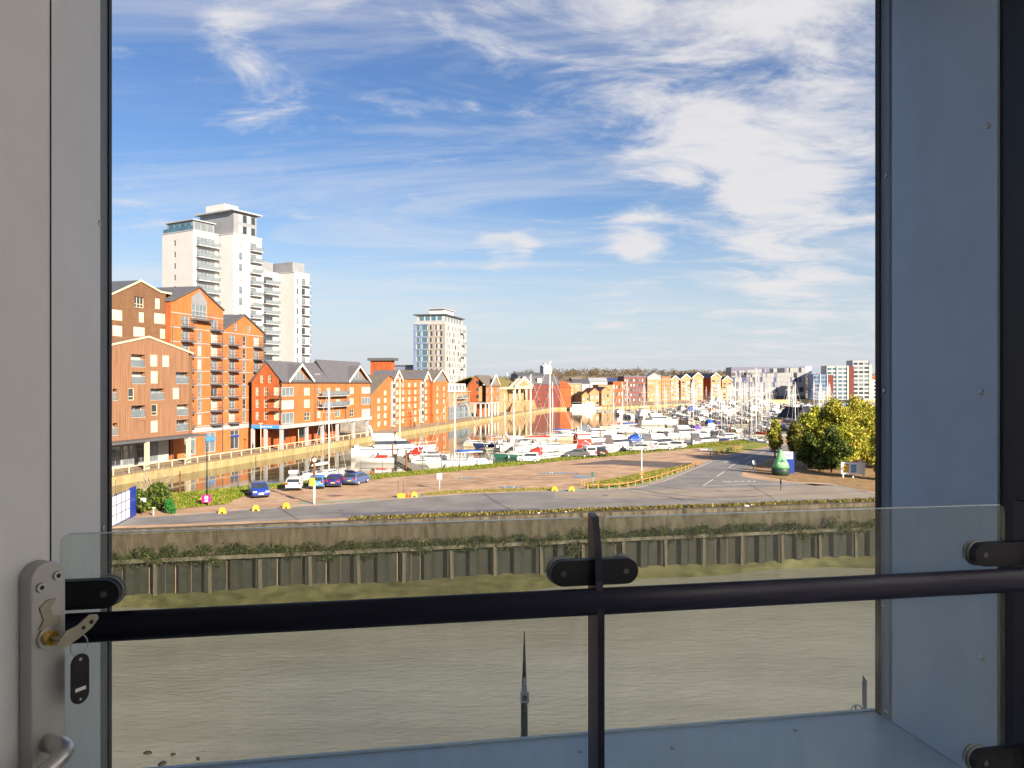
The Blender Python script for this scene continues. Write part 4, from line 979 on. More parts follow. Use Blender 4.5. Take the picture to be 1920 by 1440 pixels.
# end wall with its gable, windows in rows
eh = []
ex = lambda x: dep * (x - 175) / (553 - 175)
for z0, z1 in ((5.6, 7.2), (7.95, 9.55), (10.3, 11.9)):
    for a, c in ((225, 270), (330, 376), (455, 522)): eh.append((round(ex(a), 2), round(ex(c), 2), z0, z1))
for a in (283, 383): eh.append((round(ex(a), 2), round(ex(a + 42), 2), 12.7, 14.2))
b = MB().mat(M['brickr']); wall(b, (0, dep, 0), -Y_, -X_, zf, [(0, ze4), (dr, zr), (dep, ze4)], eh, .22)
b.build('end_wall', B4); b = MB().mat(M['brickr']); b.face(((W4, 0, zf), (W4, dep, zf), (W4, dep, ze4), (W4, dr, zr), (W4, 0, ze4))); b.build('end_wall', B4)
b = MB().mat(M['dgrey']); b.box(.6, W4 - .5, .5, .55, zf + .1, ze4 - .2); b.box(.55, .6, .6, dep - .6, zf + .1, ze4 + .2); b.build('inner_wall', B4)
for i, r in enumerate(hA): window(B4, (0, 0, 0), X_, -Y_, r, .18, 2, (.5,) if i < 3 or i > 11 else (), M['cream'], M[('glassp', 'glassp', 'glassd', 'glassm')[i % 4]])
for i, r in enumerate(bays):
    window(B4, (0, 0, 0), X_, -Y_, r, .05, 3, (), M['lgrey'], M[('glassm', 'glassp')[i % 2]], .16, 'bay_window')
for i, r in enumerate(eh): window(B4, (0, dep, 0), -Y_, -X_, r, .18, 2, (.5,), M['cream'], M[('glassm', 'glassd', 'glassp')[i % 3]])
for z in (7.35, 9.7):
    balcony(B4, (0, dep, 0), -Y_, -X_, ex(435), dep - .05, z, 1.2, .2, 1, M['rust'], False)
for z in (7.55, 9.85):
    r = hA[3]; balcony(B4, (0, 0, 0), X_, -Y_, hA[3][0] - .3, hA[5][1] + 2.2, z, 1.25, .2, 1, M['lgrey'])
# roofs: main ridge along the quay, taller far block, two cross gables with white barge boards, dormers
b = MB().mat(M['slate'])
b.prism([(-.3, ze4 - .1), (dr, zr + .1), (dep + .3, ze4 - .1), (dep + .3, ze4 + .15), (dr, zr + .4), (-.3, ze4 + .15)], 'x', -.25, W4a); b.build('roof', B4)
b = MB().mat(M['slate'])
b.prism([(-.35, ze4 - .05), (dr, zr + .9), (dep + .3, ze4 - .05), (dep + .3, ze4 + .2), (dr, zr + 1.2), (-.35, ze4 + .2)], 'x', W4a + .002, W4 + .25); b.build('roof', B4)
for x0, x1, xpk, zpk in ((540, 582, 561, 16.1), (652, 689, 670.5, 16.4)):
    a, c, p = X4(x0), X4(x1), X4(xpk)
    g = MB().mat(M['brick']); g.prism([(a, ze4), (c, ze4), (p, zpk - .3)], 'y', -.04, .12); go = g.build('gable', B4)
    g = MB().mat(M['glassm']); g.prism([(a + .9, ze4 + .15), (c - .9, ze4 + .15), (p, zpk - .8)], 'y', -.10, -.045); g.mat(M['lgrey'])
    for t in (.32, .5, .68):
        xx = a + .9 + (c - a - 1.8) * t; hh = (zpk - .8 - ze4 - .15) * (1 - abs(t - .5) * 2)
        g.box(xx - .05, xx + .05, -.13, -.101, ze4 + .15, ze4 + .15 + hh)
    g.build('glazing', go)
    g = MB().mat(M['white']); g.prism([(a - .5, ze4 - .1), (p, zpk), (c + .5, ze4 - .1), (c + .5, ze4 + .35), (p, zpk + .45), (a - .5, ze4 + .35)], 'y', -.75, -.60); g.build('barge_board', go)
    g = MB().mat(M['slate']); g.prism([(a - .5, ze4 - .05), (p, zpk + .05), (c + .5, ze4 - .05), (c + .5, ze4 + .25), (p, zpk + .35), (a - .5, ze4 + .25)], 'y', -.6, dr); g.build('gable_roof', go)
for x in (1085, 1212):
    c = X4(450 + x / 7.111); g = MB().mat(M['slate']); g.box(c - 1.2, c + 1.2, 1.0, 4, ze4 + .3, ze4 + 2.1); go = g.build('dormer', B4)
    window(B4, (0, 0, 0), X_, -Y_, (c - 1.0, c + 1.0, ze4 + .55, ze4 + 1.8), .92, 2, (), M['lgrey'], M['glassm'])
for x in (X4(590), X4(647), W4 - .3):
    b = MB().mat(M['dgrey']); b.tube((x, -.12, zf), (x, -.12, ze4), .07, n=6); b.build('downpipe', B4)
b = MB().mat(M['dgrey']); b.box(-.1, W4, -.42, -.36, ze4 - .12, ze4 + .02); b.build('gutter', B4)
# fascia beam, blue banner, columns, recessed ground floor
b = MB().mat(M['lgrey']); b.box(-.12, W4 + .1, -.35, .6, zf - .75, zf - .004); b.box(-.12, .6, .61, dep, zf - .75, zf - .004); b.build('fascia_beam', B4)
b = MB().mat(M['skyb']); b.box(-.19, -.125, .4, dep - .1, zf - .72, zf - .02); bo = b.build('blue_banner', B4)
g = MB().mat(M['white'])
for i in range(5): g.box(-.215, -.192, dep * .30 + i * dep * .08, dep * .30 + i * dep * .08 + dep * .05, zf - .46, zf - .30)
g.build('lettering', bo)
b = MB().mat(M['brickr']); b.box(3.2, W4 - 8, 4.2, 4.5, 0, zf - .76); b.box(3.0, 3.19, 4.2, dep, 0, zf - .76); b.build('recessed_wall', B4)
b = MB().mat(M['dgrey']); b.box(.7, W4 - .1, .7, dep, zf - .9, zf - .76); b.build('soffit', B4)
for i in range(4):
    window(B4, (0, 4.2, 0), X_, -Y_, (6 + i * 8, 8.5 + i * 8, 1.2, 3.2), -.02, 2, (), M['dgrey'], M['glassd'], name='shop_window')
colm = MB().mat(M['lgrey']); colm.box(-.28, .28, -.28, .28, 0, zf - .76); colme = colm.mesh('column')
for x in (530, 577, 606, 634, 664, 690): link('column', colme, B4, (X4(x), .25, 0))
for t in (.55, .98): link('column', colme, B4, (.2, dep * t, 0))
# ---- long warehouse with white hoist gables
off = 9; s0 = qs(694, off); B5 = thing('warehouse', 'long orange warehouse with arched doorway and two small white-trimmed hoist gables', 'building', QP(s0, off), QA)
X5 = lambda x: qs(x, off) - s0
W5 = X5(808); z5 = 14.0
h5 = []
for x in (175, 245, 375, 437, 505, 570, 685):
    c = X5(680 + x / 5.76)
    for j, z in enumerate((1.0, 3.1, 5.2, 7.3, 9.4, 11.6)):
        if x == 175 and z > 9 or x == 245 and z > 11: continue
        if x == 505 and z < 3.5: continue
        h5.append((round(c - .95, 2), round(c + .95, 2), z, z + 1.35))
ca = X5(680 + 508 / 5.76); h5.append((ca - 1.7, ca + 1.7, .05, 4.0))
shell(B5, W5, [(0, 9.6), (X5(728), 14.9), (X5(737), z5), (W5, z5)], 16, M['brick'], M['slatb'], h5, .3, wm_side=M['concrete'], over=.4)
for r in h5[:-1]: window(B5, (0, 0, 0), X_, -Y_, r, .2, 2, (.5,), M['cream'], M['glassp' if rng.random() < .8 else 'glassm'], .12)
g = MB().mat(M['wood']); g.box(ca - 1.68, ca + 1.68, .2, .28, .06, 3.98); g.build('doorway', B5)
g = MB().mat(M['brickp']); g.prism([(ca + 2.1 * math.cos(t), 3.9 + 1.9 * math.sin(t)) for t in [k * math.pi / 8 for k in range(9)]] + [(ca + 1.7 * math.cos(t), 3.9 + 1.4 * math.sin(t)) for t in [math.pi - k * math.pi / 8 for k in range(9)]], 'y', -.08, -.003); g.build('arch', B5)
for z in (2.75, 4.85, 6.95, 9.05, 11.2):
    g = MB().mat(M['brickr']); g.box(X5(742), W5, -.10, -.003, z, z + .2); g.build('string_course', B5)
for x, g0 in ((735.5, 1), (789.5, 2)):
    c = X5(x); g = MB().mat(M['lgrey']); g.box(c - 1.0, c + 1.0, -.55, -.004, .3, 13.2); hb_ = g.build('hoist_bay', B5)
    for j in range(6):
        k = MB().mat(M['glassd' if j % 2 else 'glassm']); k.box(c - .75, c + .75, -.60, -.551, .8 + j * 2.1, 2.0 + j * 2.1); k.build('pane', hb_)
for x in (744.5, 799.5):
    c = X5(x); g = MB().mat(M['brick']); g.prism([(c - 2.6, z5 - .4), (c + 2.6, z5 - .4), (c, z5 + 1.9)], 'y', -.3, 6); go = g.build('gable', B5)
    g = MB().mat(M['white']); g.prism([(c - 3.2, z5 - .9), (c, z5 + 1.9), (c + 3.2, z5 - .9), (c + 3.2, z5 - .3), (c, z5 + 2.5), (c - 3.2, z5 - .3)], 'y', -.75, -.5); g.build('barge_board', go)
    g = MB().mat(M['slate']); g.prism([(c - 3.2, z5 - .6), (c, z5 + 2.2), (c + 3.2, z5 - .6), (c + 3.2, z5 - .35), (c, z5 + 2.45), (c - 3.2, z5 - .35)], 'y', -.5, 7); g.build('gable_roof', go)
    g = MB().mat(M['glassp']); g.box(c - .5, c + .5, -.36, -.305, z5 - .2, z5 + .8); g.build('pane', go)
# ---- taller gable
s0 = qs(811, 8); B6 = thing('apartment_building', 'narrow orange brick gable with glazed apex right of the long warehouse', 'building', QP(s0, 8), QA)
W6 = qs(840, 8) - s0; h6 = []
for t in (.30, .72):
    for z in (.6, 2.9, 6.0, 8.2, 10.3): h6.append((W6 * t - .8, W6 * t + .8, z, z + 1.4))
shell(B6, W6, [(0, 13), (W6 * .55, 17), (W6, 13)], 22, M['brick'], M['slatb'], h6, .25, wm_side=M['brickr'])
for r in h6: window(B6, (0, 0, 0), X_, -Y_, r, .18, 2, (.5,), M['white'], M[rng.choice(('glassd', 'glassp', 'glassm'))])
g = MB().mat(M['glassm']); g.prism([(W6 * .22, 13.4), (W6 * .88, 13.4), (W6 * .55, 16.4)], 'y', -.06, -.004); g.build('gable_glazing', B6)
g = MB().mat(M['white']); g.prism([(-.2, 13), (W6 * .55, 17), (W6 + .2, 13), (W6 + .2, 13.4), (W6 * .55, 17.5), (-.2, 13.4)], 'y', -.55, -.36); g.build('barge_board', B6)
# ---- stepped modern block with pale penthouse
s0 = qs(841, 9); B7 = thing('apartment_building', 'stepped tan block with pale glass penthouse and grey glazed ground floors', 'building', QP(s0, 9), QA)
W7 = qs(881, 9) - s0; h7 = []
for i in range(6):
    for z in (5.0, 7.3): h7.append((1.2 + i * W7 / 6.2, 1.2 + i * W7 / 6.2 + 1.5, z, z + 1.6))
shell(B7, W7, [(0, 9.6), (W7, 9.6)], 14, M['brickp'], M['lgrey'], h7, .25)
for r in h7: window(B7, (0, 0, 0), X_, -Y_, r, .18, 2, (), M['lgrey'], M[rng.choice(('glassd', 'glassp', 'glassm'))])
g = MB().mat(M['white']); g.box(1, W7 - 1, 1.4, 12, 9.85, 12.6); po_ = g.build('penthouse', B7)
for i in range(6):
    k = MB().mat(M['glassm']); k.box(1.6 + i * W7 / 6.8, 3.6 + i * W7 / 6.8, 1.33, 1.395, 10.2, 12.1); k.build('pane', po_)
g = MB().mat(M['grey']); g.box(-.1, W7 + .1, -.5, -.01, .1, 4.6); gf = g.build('ground_floor_frame', B7)
for i in range(7):
    for z in (.5, 2.6):
        k = MB().mat(M['glassb' if (i + int(z)) % 2 else 'glassm']); k.box(.5 + i * W7 / 7.2, 2.9 + i * W7 / 7.2, -.56, -.505, z, z + 1.6); k.build('pane', gf)
balcony(B7, (0, 0, 0), X_, -Y_, W7 * .35, W7 * .75, 4.8, 1.4, .25, 1, M['lgrey'])
balcony(B7, (0, 0, 0), X_, -Y_, W7 * .35, W7 * .75, 7.1, 1.4, .25, 1, M['lgrey'])
# ---- corner building on columns, second
s0 = qs(911, 4); B8 = thing('quay_building', 'red-orange corner building on slim columns left of the pedimented hall', 'building', QP(s0, 4), QA)
W8 = qs(936, 4) - s0; d8 = qoff(877, s0) - 4; zb8 = 5.4; h8 = []
for z in (6.2, 9.2):
    h8 += [(1, 3.5, z, z + 1.7), (W8 * .42, W8 * .42 + 2.2, z, z + 1.7), (W8 - 4.2, W8 - 1, z, z + 1.7)]
b = MB().mat(M['brick']); wall(b, (0, 0, 0), X_, -Y_, zb8, [(0, 12), (W8 * .3, 12), (W8 * .68, 15.6), (W8, 12)], h8, .25); b.build('front_wall', B8)
e8 = [(d8 * .45, d8 * .45 + 1.1, z, z + 1.3) for z in (7.0, 9.7, 12.4)]
b = MB().mat(M['brickr']); wall(b, (0, d8, 0), -Y_, -X_, zb8, [(0, 11.6), (d8 * .45, 15.6), (d8, 11.6)], e8, .25); b.face(((W8, 0, zb8), (W8, d8, zb8), (W8, d8, 12), (W8, 0, 12))); b.build('end_wall', B8)
for r in h8: window(B8, (0, 0, 0), X_, -Y_, r, .16, 2, (), M['lgrey'], M['glassm'])
for r in e8: window(B8, (0, d8, 0), -Y_, -X_, r, .16, 1, (), M['dgrey'], M['glassd'])
b = MB().mat(M['slatb']); b.prism([(-.3, 11.5), (d8 * .55, 15.7), (d8 + .3, 11.5), (d8 + .3, 11.8), (d8 * .55, 16), (-.3, 11.8)], 'x', -.3, W8 + .2); b.build('roof', B8)
g = MB().mat(M['white']); g.prism([(W8 * .30, 11.8), (W8 * .68, 15.7), (W8 + .3, 11.8), (W8 + .3, 12.3), (W8 * .68, 16.3), (W8 * .30, 12.3)], 'y', -.5, -.3); g.build('barge_board', B8)
g = MB().mat(M['glassm']); g.prism([(W8 * .42, 12.3), (W8 * .92, 12.3), (W8 * .68, 15)], 'y', -.1, -.004); g.build('gable_glazing', B8)
b = MB().mat(M['lgrey']); b.box(-.1, W8 + .1, -.3, d8, zb8 - .5, zb8 - .004); b.build('fascia_beam', B8)
for i in range(5): MB().mat(M['white']).box(-.22, .22, -.2, .2, 0, zb8 - .505).build('column', B8, None, (.6 + i * (W8 - 1.2) / 4, .3, 0))
for i in range(3): MB().mat(M['white']).box(-.25, .25, -.25, .25, 0, zb8 - .505).build('column', B8, None, (.4, d8 * (.3 + i * .33), 0))
b = MB().mat(M['brickr']); b.box(2, W8 - 2, 4, 4.2, 0, zb8 - .505); b.build('recessed_wall', B8)
# ---- pedimented hall
s0 = qs(936, 10); B9 = thing('pedimented_hall', 'old yellow stone hall with white pediment and tall columns', 'building', QP(s0, 10), QA)
W9 = qs(984, 10) - s0
shell(B9, W9, [(0, 11), (W9, 11)], 26, M['bricky'], None, [(W9 * t - 1.2, W9 * t + 1.2, 5.2, 10.0) for t in (.10, .42, .55, .68, .81, .93)], .6)
for t in (.10, .42, .55, .68, .81, .93): window(B9, (0, 0, 0), X_, -Y_, (W9 * t - 1.2, W9 * t + 1.2, 5.2, 10.0), .5, 2, (.5,), M['cream'], M['glassm'])
b = MB().mat(M['moss']); b.prism([(-.5, 11), (13, 15.4), (26.5, 11), (26.5, 11.4), (13, 15.8), (-.5, 11.4)], 'x', -.6, W9 + .6); b.build('roof', B9)
pc = W9 * .60; pw = W9 * .36
b = MB().mat(M['cream']); b.prism([(pc - pw, 11.1), (pc + pw, 11.1), (pc, 15.2)], 'y', -4.2, -1); po_ = b.build('pediment', B9)
g = MB().mat(M['bricky']); g.prism([(pc - pw * .72, 11.6), (pc + pw * .72, 11.6), (pc, 14.4)], 'y', -4.26, -4.205); g.build('tympanum', po_)
g = MB().mat(M['white']); g.prism([(pc - pw - .6, 11.1), (pc, 15.4), (pc + pw + .6, 11.1), (pc + pw + .6, 11.8), (pc, 16.1), (pc - pw - .6, 11.8)], 'y', -4.6, -4.27); g.build('cornice', po_)
b = MB().mat(M['cream']); b.box(-.3, W9 + .3, -.5, -.01, 10.1, 11.05); b.box(pc - pw, pc + pw, -4.4, -.51, 10.2, 11.08); b.build('entablature', B9)
cm = MB().mat(M['cream']); cm.tube((0, 0, 4.6), (0, 0, 10.2), .62, .52, 12); cm.box(-.8, .8, -.8, .8, 4.4, 4.6); cme = cm.mesh('column')
for t in (-.92, -.4, .4, .92): link('column', cme, B9, (pc + pw * t, -3.6, 0))
b = MB().mat(M['bricky']); b.box(pc - pw - 1, pc + pw + 1, -4.6, -.02, 0, 4.4); bo = b.build('podium', B9)
b = MB().mat(M['brickd']); b.prism([(pc + 1.4 * math.cos(t), .05 + 2.6 * math.sin(t)) for t in [k * math.pi / 8 for k in range(9)]], 'y', -4.66, -4.605); b.build('arch_door', bo)
for sgn in (-1, 1):
    b = MB().mat(M['bricky']); b.prism([(pc + sgn * (pw + 1.01), 0), (pc + sgn * (pw + 1.01), 4.3), (pc + sgn * (pw + 6), .2), (pc + sgn * (pw + 6), 0)], 'y', -5.2, -3.4); b.build('stair', bo)
b = MB().mat(M['white']); b.tube((pc, 4, 15.6), (pc, 4, 18.2), .12, .06, 6); b.build('finial', B9)
# ---- dark red maltings with silo tower behind
p0 = G(986, 773); B10 = thing('maltings', 'dark red brick maltings with shiny slate roof and white silo tower', 'building', (7.5, 408, 0), R(22))
h10 = []
for i in range(4):
    for z in (2.4, 5.6, 8.8): h10.append((2.5 + i * 4.2, 3.6 + i * 4.2, z, z + 1.1))
shell(B10, 20, [(0, 12.3), (20, 12.3)], 20, M['brickd'], None, h10, .3)
for r in h10: window(B10, (0, 0, 0), X_, -Y_, r, .2, 1, (), M['dgrey'], M['glassd'])
b = MB().mat(M['slate']); b.prism([(-.4, 12.2), (6, 17), (12, 12.6), (16, 15.5), (20.4, 12.2)], 'x', -.3, 20.3); b.build('roof', B10)
b = MB().mat(M['cream']); b.box(7, 9.6, 1, 3, 12.5, 15.6); b.build('hoist_house', B10)
b = MB().mat(M['dgrey']); b.box(4, 26, 21, 32, 0, 17.2); b.prism([(20.6, 17.2), (26.5, 19), (32.4, 17.2)], 'x', 3.8, 26.2); b.build('rear_range', B10)
b = MB().mat(M['lgrey']); b.box(21, 26, 24, 29, 17.3, 22.2); b.prism([(23.8, 22.2), (26.5, 23.6), (29.2, 22.2)], 'x', 20.8, 26.2); b.box(22.5, 23.5, 26, 27.4, 23.0, 24.6); st = b.build('silo_tower', B10)
b = MB().mat(M['cream']); b.box(24.0, 26.03, 23.92, 23.99, 17.5, 22.0); b.build('pale_face', st)
b = MB().mat(M['brickr']); b.box(20.3, 27, 1, 14, 0, 10.5); b.prism([(0.6, 10.5), (7.5, 14), (14.4, 10.5)], 'x', 20.1, 27.2); b.build('end_range', B10)

# ================================================================== TOWERS
def tower(name, label, corner, ang, W_, dep, zt, fm, lm=None):
    t = thing(name, label, 'tower', corner, ang)
    return t
T1 = thing('residential_tower', 'tall cream residential tower with grey penthouse and stacked balconies', 'tower', (-89.1, 215, 0), R(60))
ZT1 = 55.5; flo = [ZT1 - 3.9 - 3.27 * i for i in range(10)]
def volume(parent, x0, y0, W_, dep, zt, holes, sholes, m=None, zb=15):
    b = MB().mat(m or M['render'])
    wall(b, (x0, y0, 0), X_, -Y_, zb, [(0, zt), (W_, zt)], holes, .3)
    wall(b, (x0, y0 + dep, 0), -Y_, -X_, zb, [(0, zt), (dep, zt)], sholes, .3)
    b.face(((x0 + W_, y0, zb), (x0 + W_, y0 + dep, zb), (x0 + W_, y0 + dep, zt), (x0 + W_, y0, zt))); b.face(((x0, y0 + dep, zb), (x0 + W_, y0 + dep, zb), (x0 + W_, y0 + dep, zt), (x0, y0 + dep, zt)))
    b.face(((x0, y0, zt), (x0 + W_, y0, zt), (x0 + W_, y0 + dep, zt), (x0, y0 + dep, zt)))
    b.build('wall_block', parent)
    b = MB().mat(M['dgrey']); b.box(x0 + .5, x0 + W_ - .4, y0 + .36, y0 + .4, zb, zt - .3); b.box(x0 + .34, x0 + .4, y0 + .45, y0 + dep - .4, zb, zt - .3); b.build('inner_wall', parent)
    b = MB().mat(M['lgrey']); b.box(x0 - .12, x0 + W_ + .12, y0 - .12, y0 + dep, zt + .002, zt + .3); b.build('coping', parent)
# local corner of volume A is the empty; B and C given in world, brought into local
def loc1(x, y):
    v = Vector((x + 89.1, y - 215, 0)); v.rotate(Matrix.Rotation(-R(60), 3, 'Z')); return v
hA1 = [(1.1, 7.3, z, z + 2.35) for z in flo]; sA1 = [(5.2, 6.0, z + .2, z + 1.8) for z in flo]
volume(T1, 0, 0, 8.4, 13.6, ZT1, hA1, sA1)
for r in hA1:
    window(T1, (0, 0, 0), X_, -Y_, r, .22, 5, (), M['lgrey'], M['glassm']); balcony(T1, (0, 0, 0), X_, -Y_, .7, 8.2, r[2] - .32, 1.5, .32, 1.05, M['lgrey'])
for r in sA1: window(T1, (0, 13.6, 0), -Y_, -X_, r, .22, 1, (), M['dgrey'], M['glassd'])
vb1 = loc1(-79.7, 219.9); hB = [(2.0, 3.2, z, z + 2.1) for z in flo] + [(6.1, 8.3, z, z + 2.2) for z in flo]
# block B starts at its near corner; its left flank runs back 6.2 m
volume(T1, vb1.x, vb1.y, 10.4, 20, ZT1, hB, [])
for i, r in enumerate(hB):
    window(T1, (vb1.x, vb1.y, 0), X_, -Y_, r, .22, 2, (.3,) if i < 10 else (), M['dgrey'], M['glassm' if i % 3 else 'glassp'])
    if i >= 10: balcony(T1, (vb1.x, vb1.y, 0), X_, -Y_, 5.8, 9.9, r[2] - .3, 1.4, .3, 1.05, M['lgrey'])
# penthouses
b = MB().mat(M['grey']); b.box(.8, 8.0, 1.2, 12.4, ZT1 + .31, ZT1 + 3.1); ph = b.build('penthouse', T1)
b = MB().mat(M['lgrey']); b.box(.3, 8.2, .6, 13, ZT1 + 3.102, ZT1 + 3.4); b.build('roof_slab', ph)
for i in range(4):
    k = MB().mat(M['glassb']); k.box(.73, .795, 2 + i * 2.5, 3.9 + i * 2.5, ZT1 + .6, ZT1 + 2.8); k.build('pane', ph)
for i in range(3):
    k = MB().mat(M['glassm']); k.box(1.5 + i * 2.1, 3.2 + i * 2.1, 1.13, 1.195, ZT1 + .6, ZT1 + 2.8); k.build('pane', ph)
b = MB().mat(M['glassb']); b.box(.05, .1, .2, 13.2, ZT1 + .31, ZT1 + 1.4); b.build('roof_screen', T1)
bx, by = vb1.x, vb1.y
b = MB().mat(M['grey']); b.box(bx + .5, bx + 8.8, by + .4, by + 15, ZT1 + .31, ZT1 + 6.6); ph = b.build('penthouse', T1)
b = MB().mat(M['lgrey']); b.box(bx - .9, bx + 9.9, by - .8, by + 16, ZT1 + 6.602, ZT1 + 7.0); b.build('roof_slab', ph)
for z in (.7, 3.9):
    for i in range(4):
        k = MB().mat(M['glassd' if i % 2 else 'glassp']); k.box(bx + 2.2 + i * 1.55, bx + 3.5 + i * 1.55, by + .33, by + .395, ZT1 + z, ZT1 + z + 2.1); k.build('pane', ph)
b = MB().mat(M['render']); b.box(bx + 1, bx + 6, by + 5, by + 13, ZT1 + 7.003, ZT1 + 9.4); b.build('plant_room', ph)
# lower wing with balconies and its slim end block
vc = loc1(-77.4, 237.5); ZC = 47.3; flc = [ZC - 3.6 - 3.1 * i for i in range(10)]
hC = [(1.0, 4.6, z, z + 2.2) for z in flc]
volume(T1, vc.x, vc.y, 6.9, 12, ZC, hC, [])
for i, r in enumerate(hC):
    window(T1, (vc.x, vc.y, 0), X_, -Y_, r, .22, 3, (), M['dgrey'], M['glassm' if i % 2 else 'glassd']); balcony(T1, (vc.x, vc.y, 0), X_, -Y_, .4, 6.4, r[2] - .32, 1.5, .32, 1.05, M['lgrey'])
vd = loc1(-67.9, 240); hD = [(1.0, 1.7, z, z + 1.9) for z in flc] + [(3.0, 4.6, z, z + 2.1) for z in flc]
volume(T1, vd.x, vd.y, 6.4, 14, ZC, hD, [])
for i, r in enumerate(hD):
    window(T1, (vd.x, vd.y, 0), X_, -Y_, r, .22, 1, (), M['dgrey'], M['glassd' if i % 2 else 'glassm'])
    if i >= 10: balcony(T1, (vd.x, vd.y, 0), X_, -Y_, 2.8, 6.0, r[2] - .3, 1.4, .3, 1.05, M['lgrey'], False)
b = MB().mat(M['grey']); b.box(vc.x + 1, vc.x + 6.5, vc.y + 2, vc.y + 11, ZC + .31, ZC + 3.6); b.box(vd.x + .4, vd.x + 5.4, vd.y + 1.2, vd.y + 12, ZC + .31, ZC + 3.5); b.build('penthouse', T1)

T2 = thing('residential_tower', 'slim tan and blue-grey tower behind the warehouses, dark flat roof', 'tower', (-29.3, 337.6, 0), QA)
Z2_ = 40.0; f2 = [Z2_ - 3.6 - 2.75 * i for i in range(11)]
hR = []
for j, z in enumerate(f2):
    for i, x in enumerate((2.0, 5.2, 9.5, 12.2, 17.5, 20.5, 25.5, 28.6)):
        xx = x + (1.2 if (i + j) % 3 == 0 else 0); w = 1.1 if (i * 3 + j * 2) % 5 else 2.2
        if xx + w < 30.5: hR.append((xx, xx + w, z, z + 1.9))
hL = []
for j, z in enumerate(f2):
    for i, (x, w) in enumerate(((1.4, 1.3), (4.0, 2.4), (7.6, 1.0), (10.2, .8), (12.2, 1.0))):
        hL.append((x + .3 * (j % 2), x + .3 * (j % 2) + w, z, z + 2.0))
def clean(hs):
    out = []
    for h in hs:
        if all(h[1] < g[0] - .05 or h[0] > g[1] + .05 or h[3] < g[2] or h[2] > g[3] for g in out): out.append(h)
    return out
hR, hL = clean(hR), clean(hL)
volume(T2, 0, 0, 31, 14.9, Z2_, hR, hL, M['panel'], 8)
for i, r in enumerate(hR): window(T2, (0, 0, 0), X_, -Y_, r, .22, 1, (), M['dgrey'], M['glassd' if i % 4 else 'glassm'])
for i, r in enumerate(hL): window(T2, (0, 14.9, 0), -Y_, -X_, r, .22, 2 if r[1] - r[0] > 2 else 1, (), M['dgrey'], M['glassb' if r[0] < 7 else 'glassd'])
for j, z in enumerate(f2):
    if j % 2 == 0: balcony(T2, (0, 0, 0), X_, -Y_, 21 + (j % 3), 25 + (j % 3), z - .3, 1.6, .3, 1, M['lgrey'])
    for a, c, m_ in ((0.02, 6.8, 'bluec'), (6.9, 14.88, 'tan')):
        b = MB().mat(M[m_]); b.box(-.10, -.004, 14.9 - c, 14.9 - a, z + 2.03, z + 2.72); b.build('cladding_band', T2)
for a, c, m_ in ((.02, 1.2, 'bluec'), (2.95, 3.85, 'bluec'), (6.9, 7.5, 'tan'), (9.0, 10.1, 'tan'), (13.6, 14.88, 'tan')):
    b = MB().mat(M[m_]); b.box(-.07, -.005, 14.9 - c, 14.9 - a, 9, Z2_ - 1.6); b.build('cladding_strip', T2)
b = MB().mat(M['panel']); b.box(1.2, 28, 1, 13.6, Z2_ + .31, Z2_ + 3.0); ph = b.build('penthouse', T2)
for i in range(6):
    k = MB().mat(M['glassm']); k.box(2 + i * 4.2, 4.6 + i * 4.2, .93, .995, Z2_ + .6, Z2_ + 2.6); k.build('pane', ph)
    if i < 4: k = MB().mat(M['glassb']); k.box(1.13, 1.195, 2 + i * 2.8, 4 + i * 2.8, Z2_ + .6, Z2_ + 2.6); k.build('pane', ph)
b = MB().mat(M['dgrey']); b.box(.2, 28.6, -.1, 15.2, Z2_ + 3.002, Z2_ + 3.45); b.build('roof_slab', ph)
b = MB().mat(M['render']); b.box(10, 24, 4, 11, Z2_ + 3.502, Z2_ + 6.4); b.build('plant_room', ph)
b = MB().mat(M['lgrey']); b.box(9, 25, 3.4, 11.6, Z2_ + 6.402, Z2_ + 6.8); b.build('plant_roof', ph)
# low block beside it
T3 = thing('office_block', 'low blue-grey block with red stair tower left of the slim tan tower', 'building', (-60, 350, 0), QA)
b = MB().mat(M['bluec']); b.box(0, 18, -18, 2, 0, 20.5); b.build('wall_block', T3)
b = MB().mat(M['brickr']); b.box(-4, 0, -7, 3, 0, 23.0); st = b.build('stair_tower', T3)
b = MB().mat(M['dgrey']); b.box(-5, 1, -8.5, 4, 23.002, 24.2); b.build('roof_slab', st)
b = MB().mat(M['dgrey']); b.box(-.3, 18.3, -18.4, 2.2, 20.502, 21.1); b.build('roof', T3)
for i in range(5):
    for z in (12, 15, 18): k = MB().mat(M['glassm']); k.box(-.06, -.004, -16.5 + i * 3.2, -14.6 + i * 3.2, z - .2, z + 1.6); k.build('window', T3)
T4 = thing('concrete_building', 'plain grey concrete building between the corner building and the long warehouse', 'building', (-46.5, 205, 0), QA)
b = MB().mat(M['concrete']); b.box(0, 16, 0, 12, 0, 13.2); b.build('wall_block', T4)
b = MB().mat(M['dgrey']); b.box(3, 8, 2, 8, 13.2, 15); b.build('plant_room', T4)
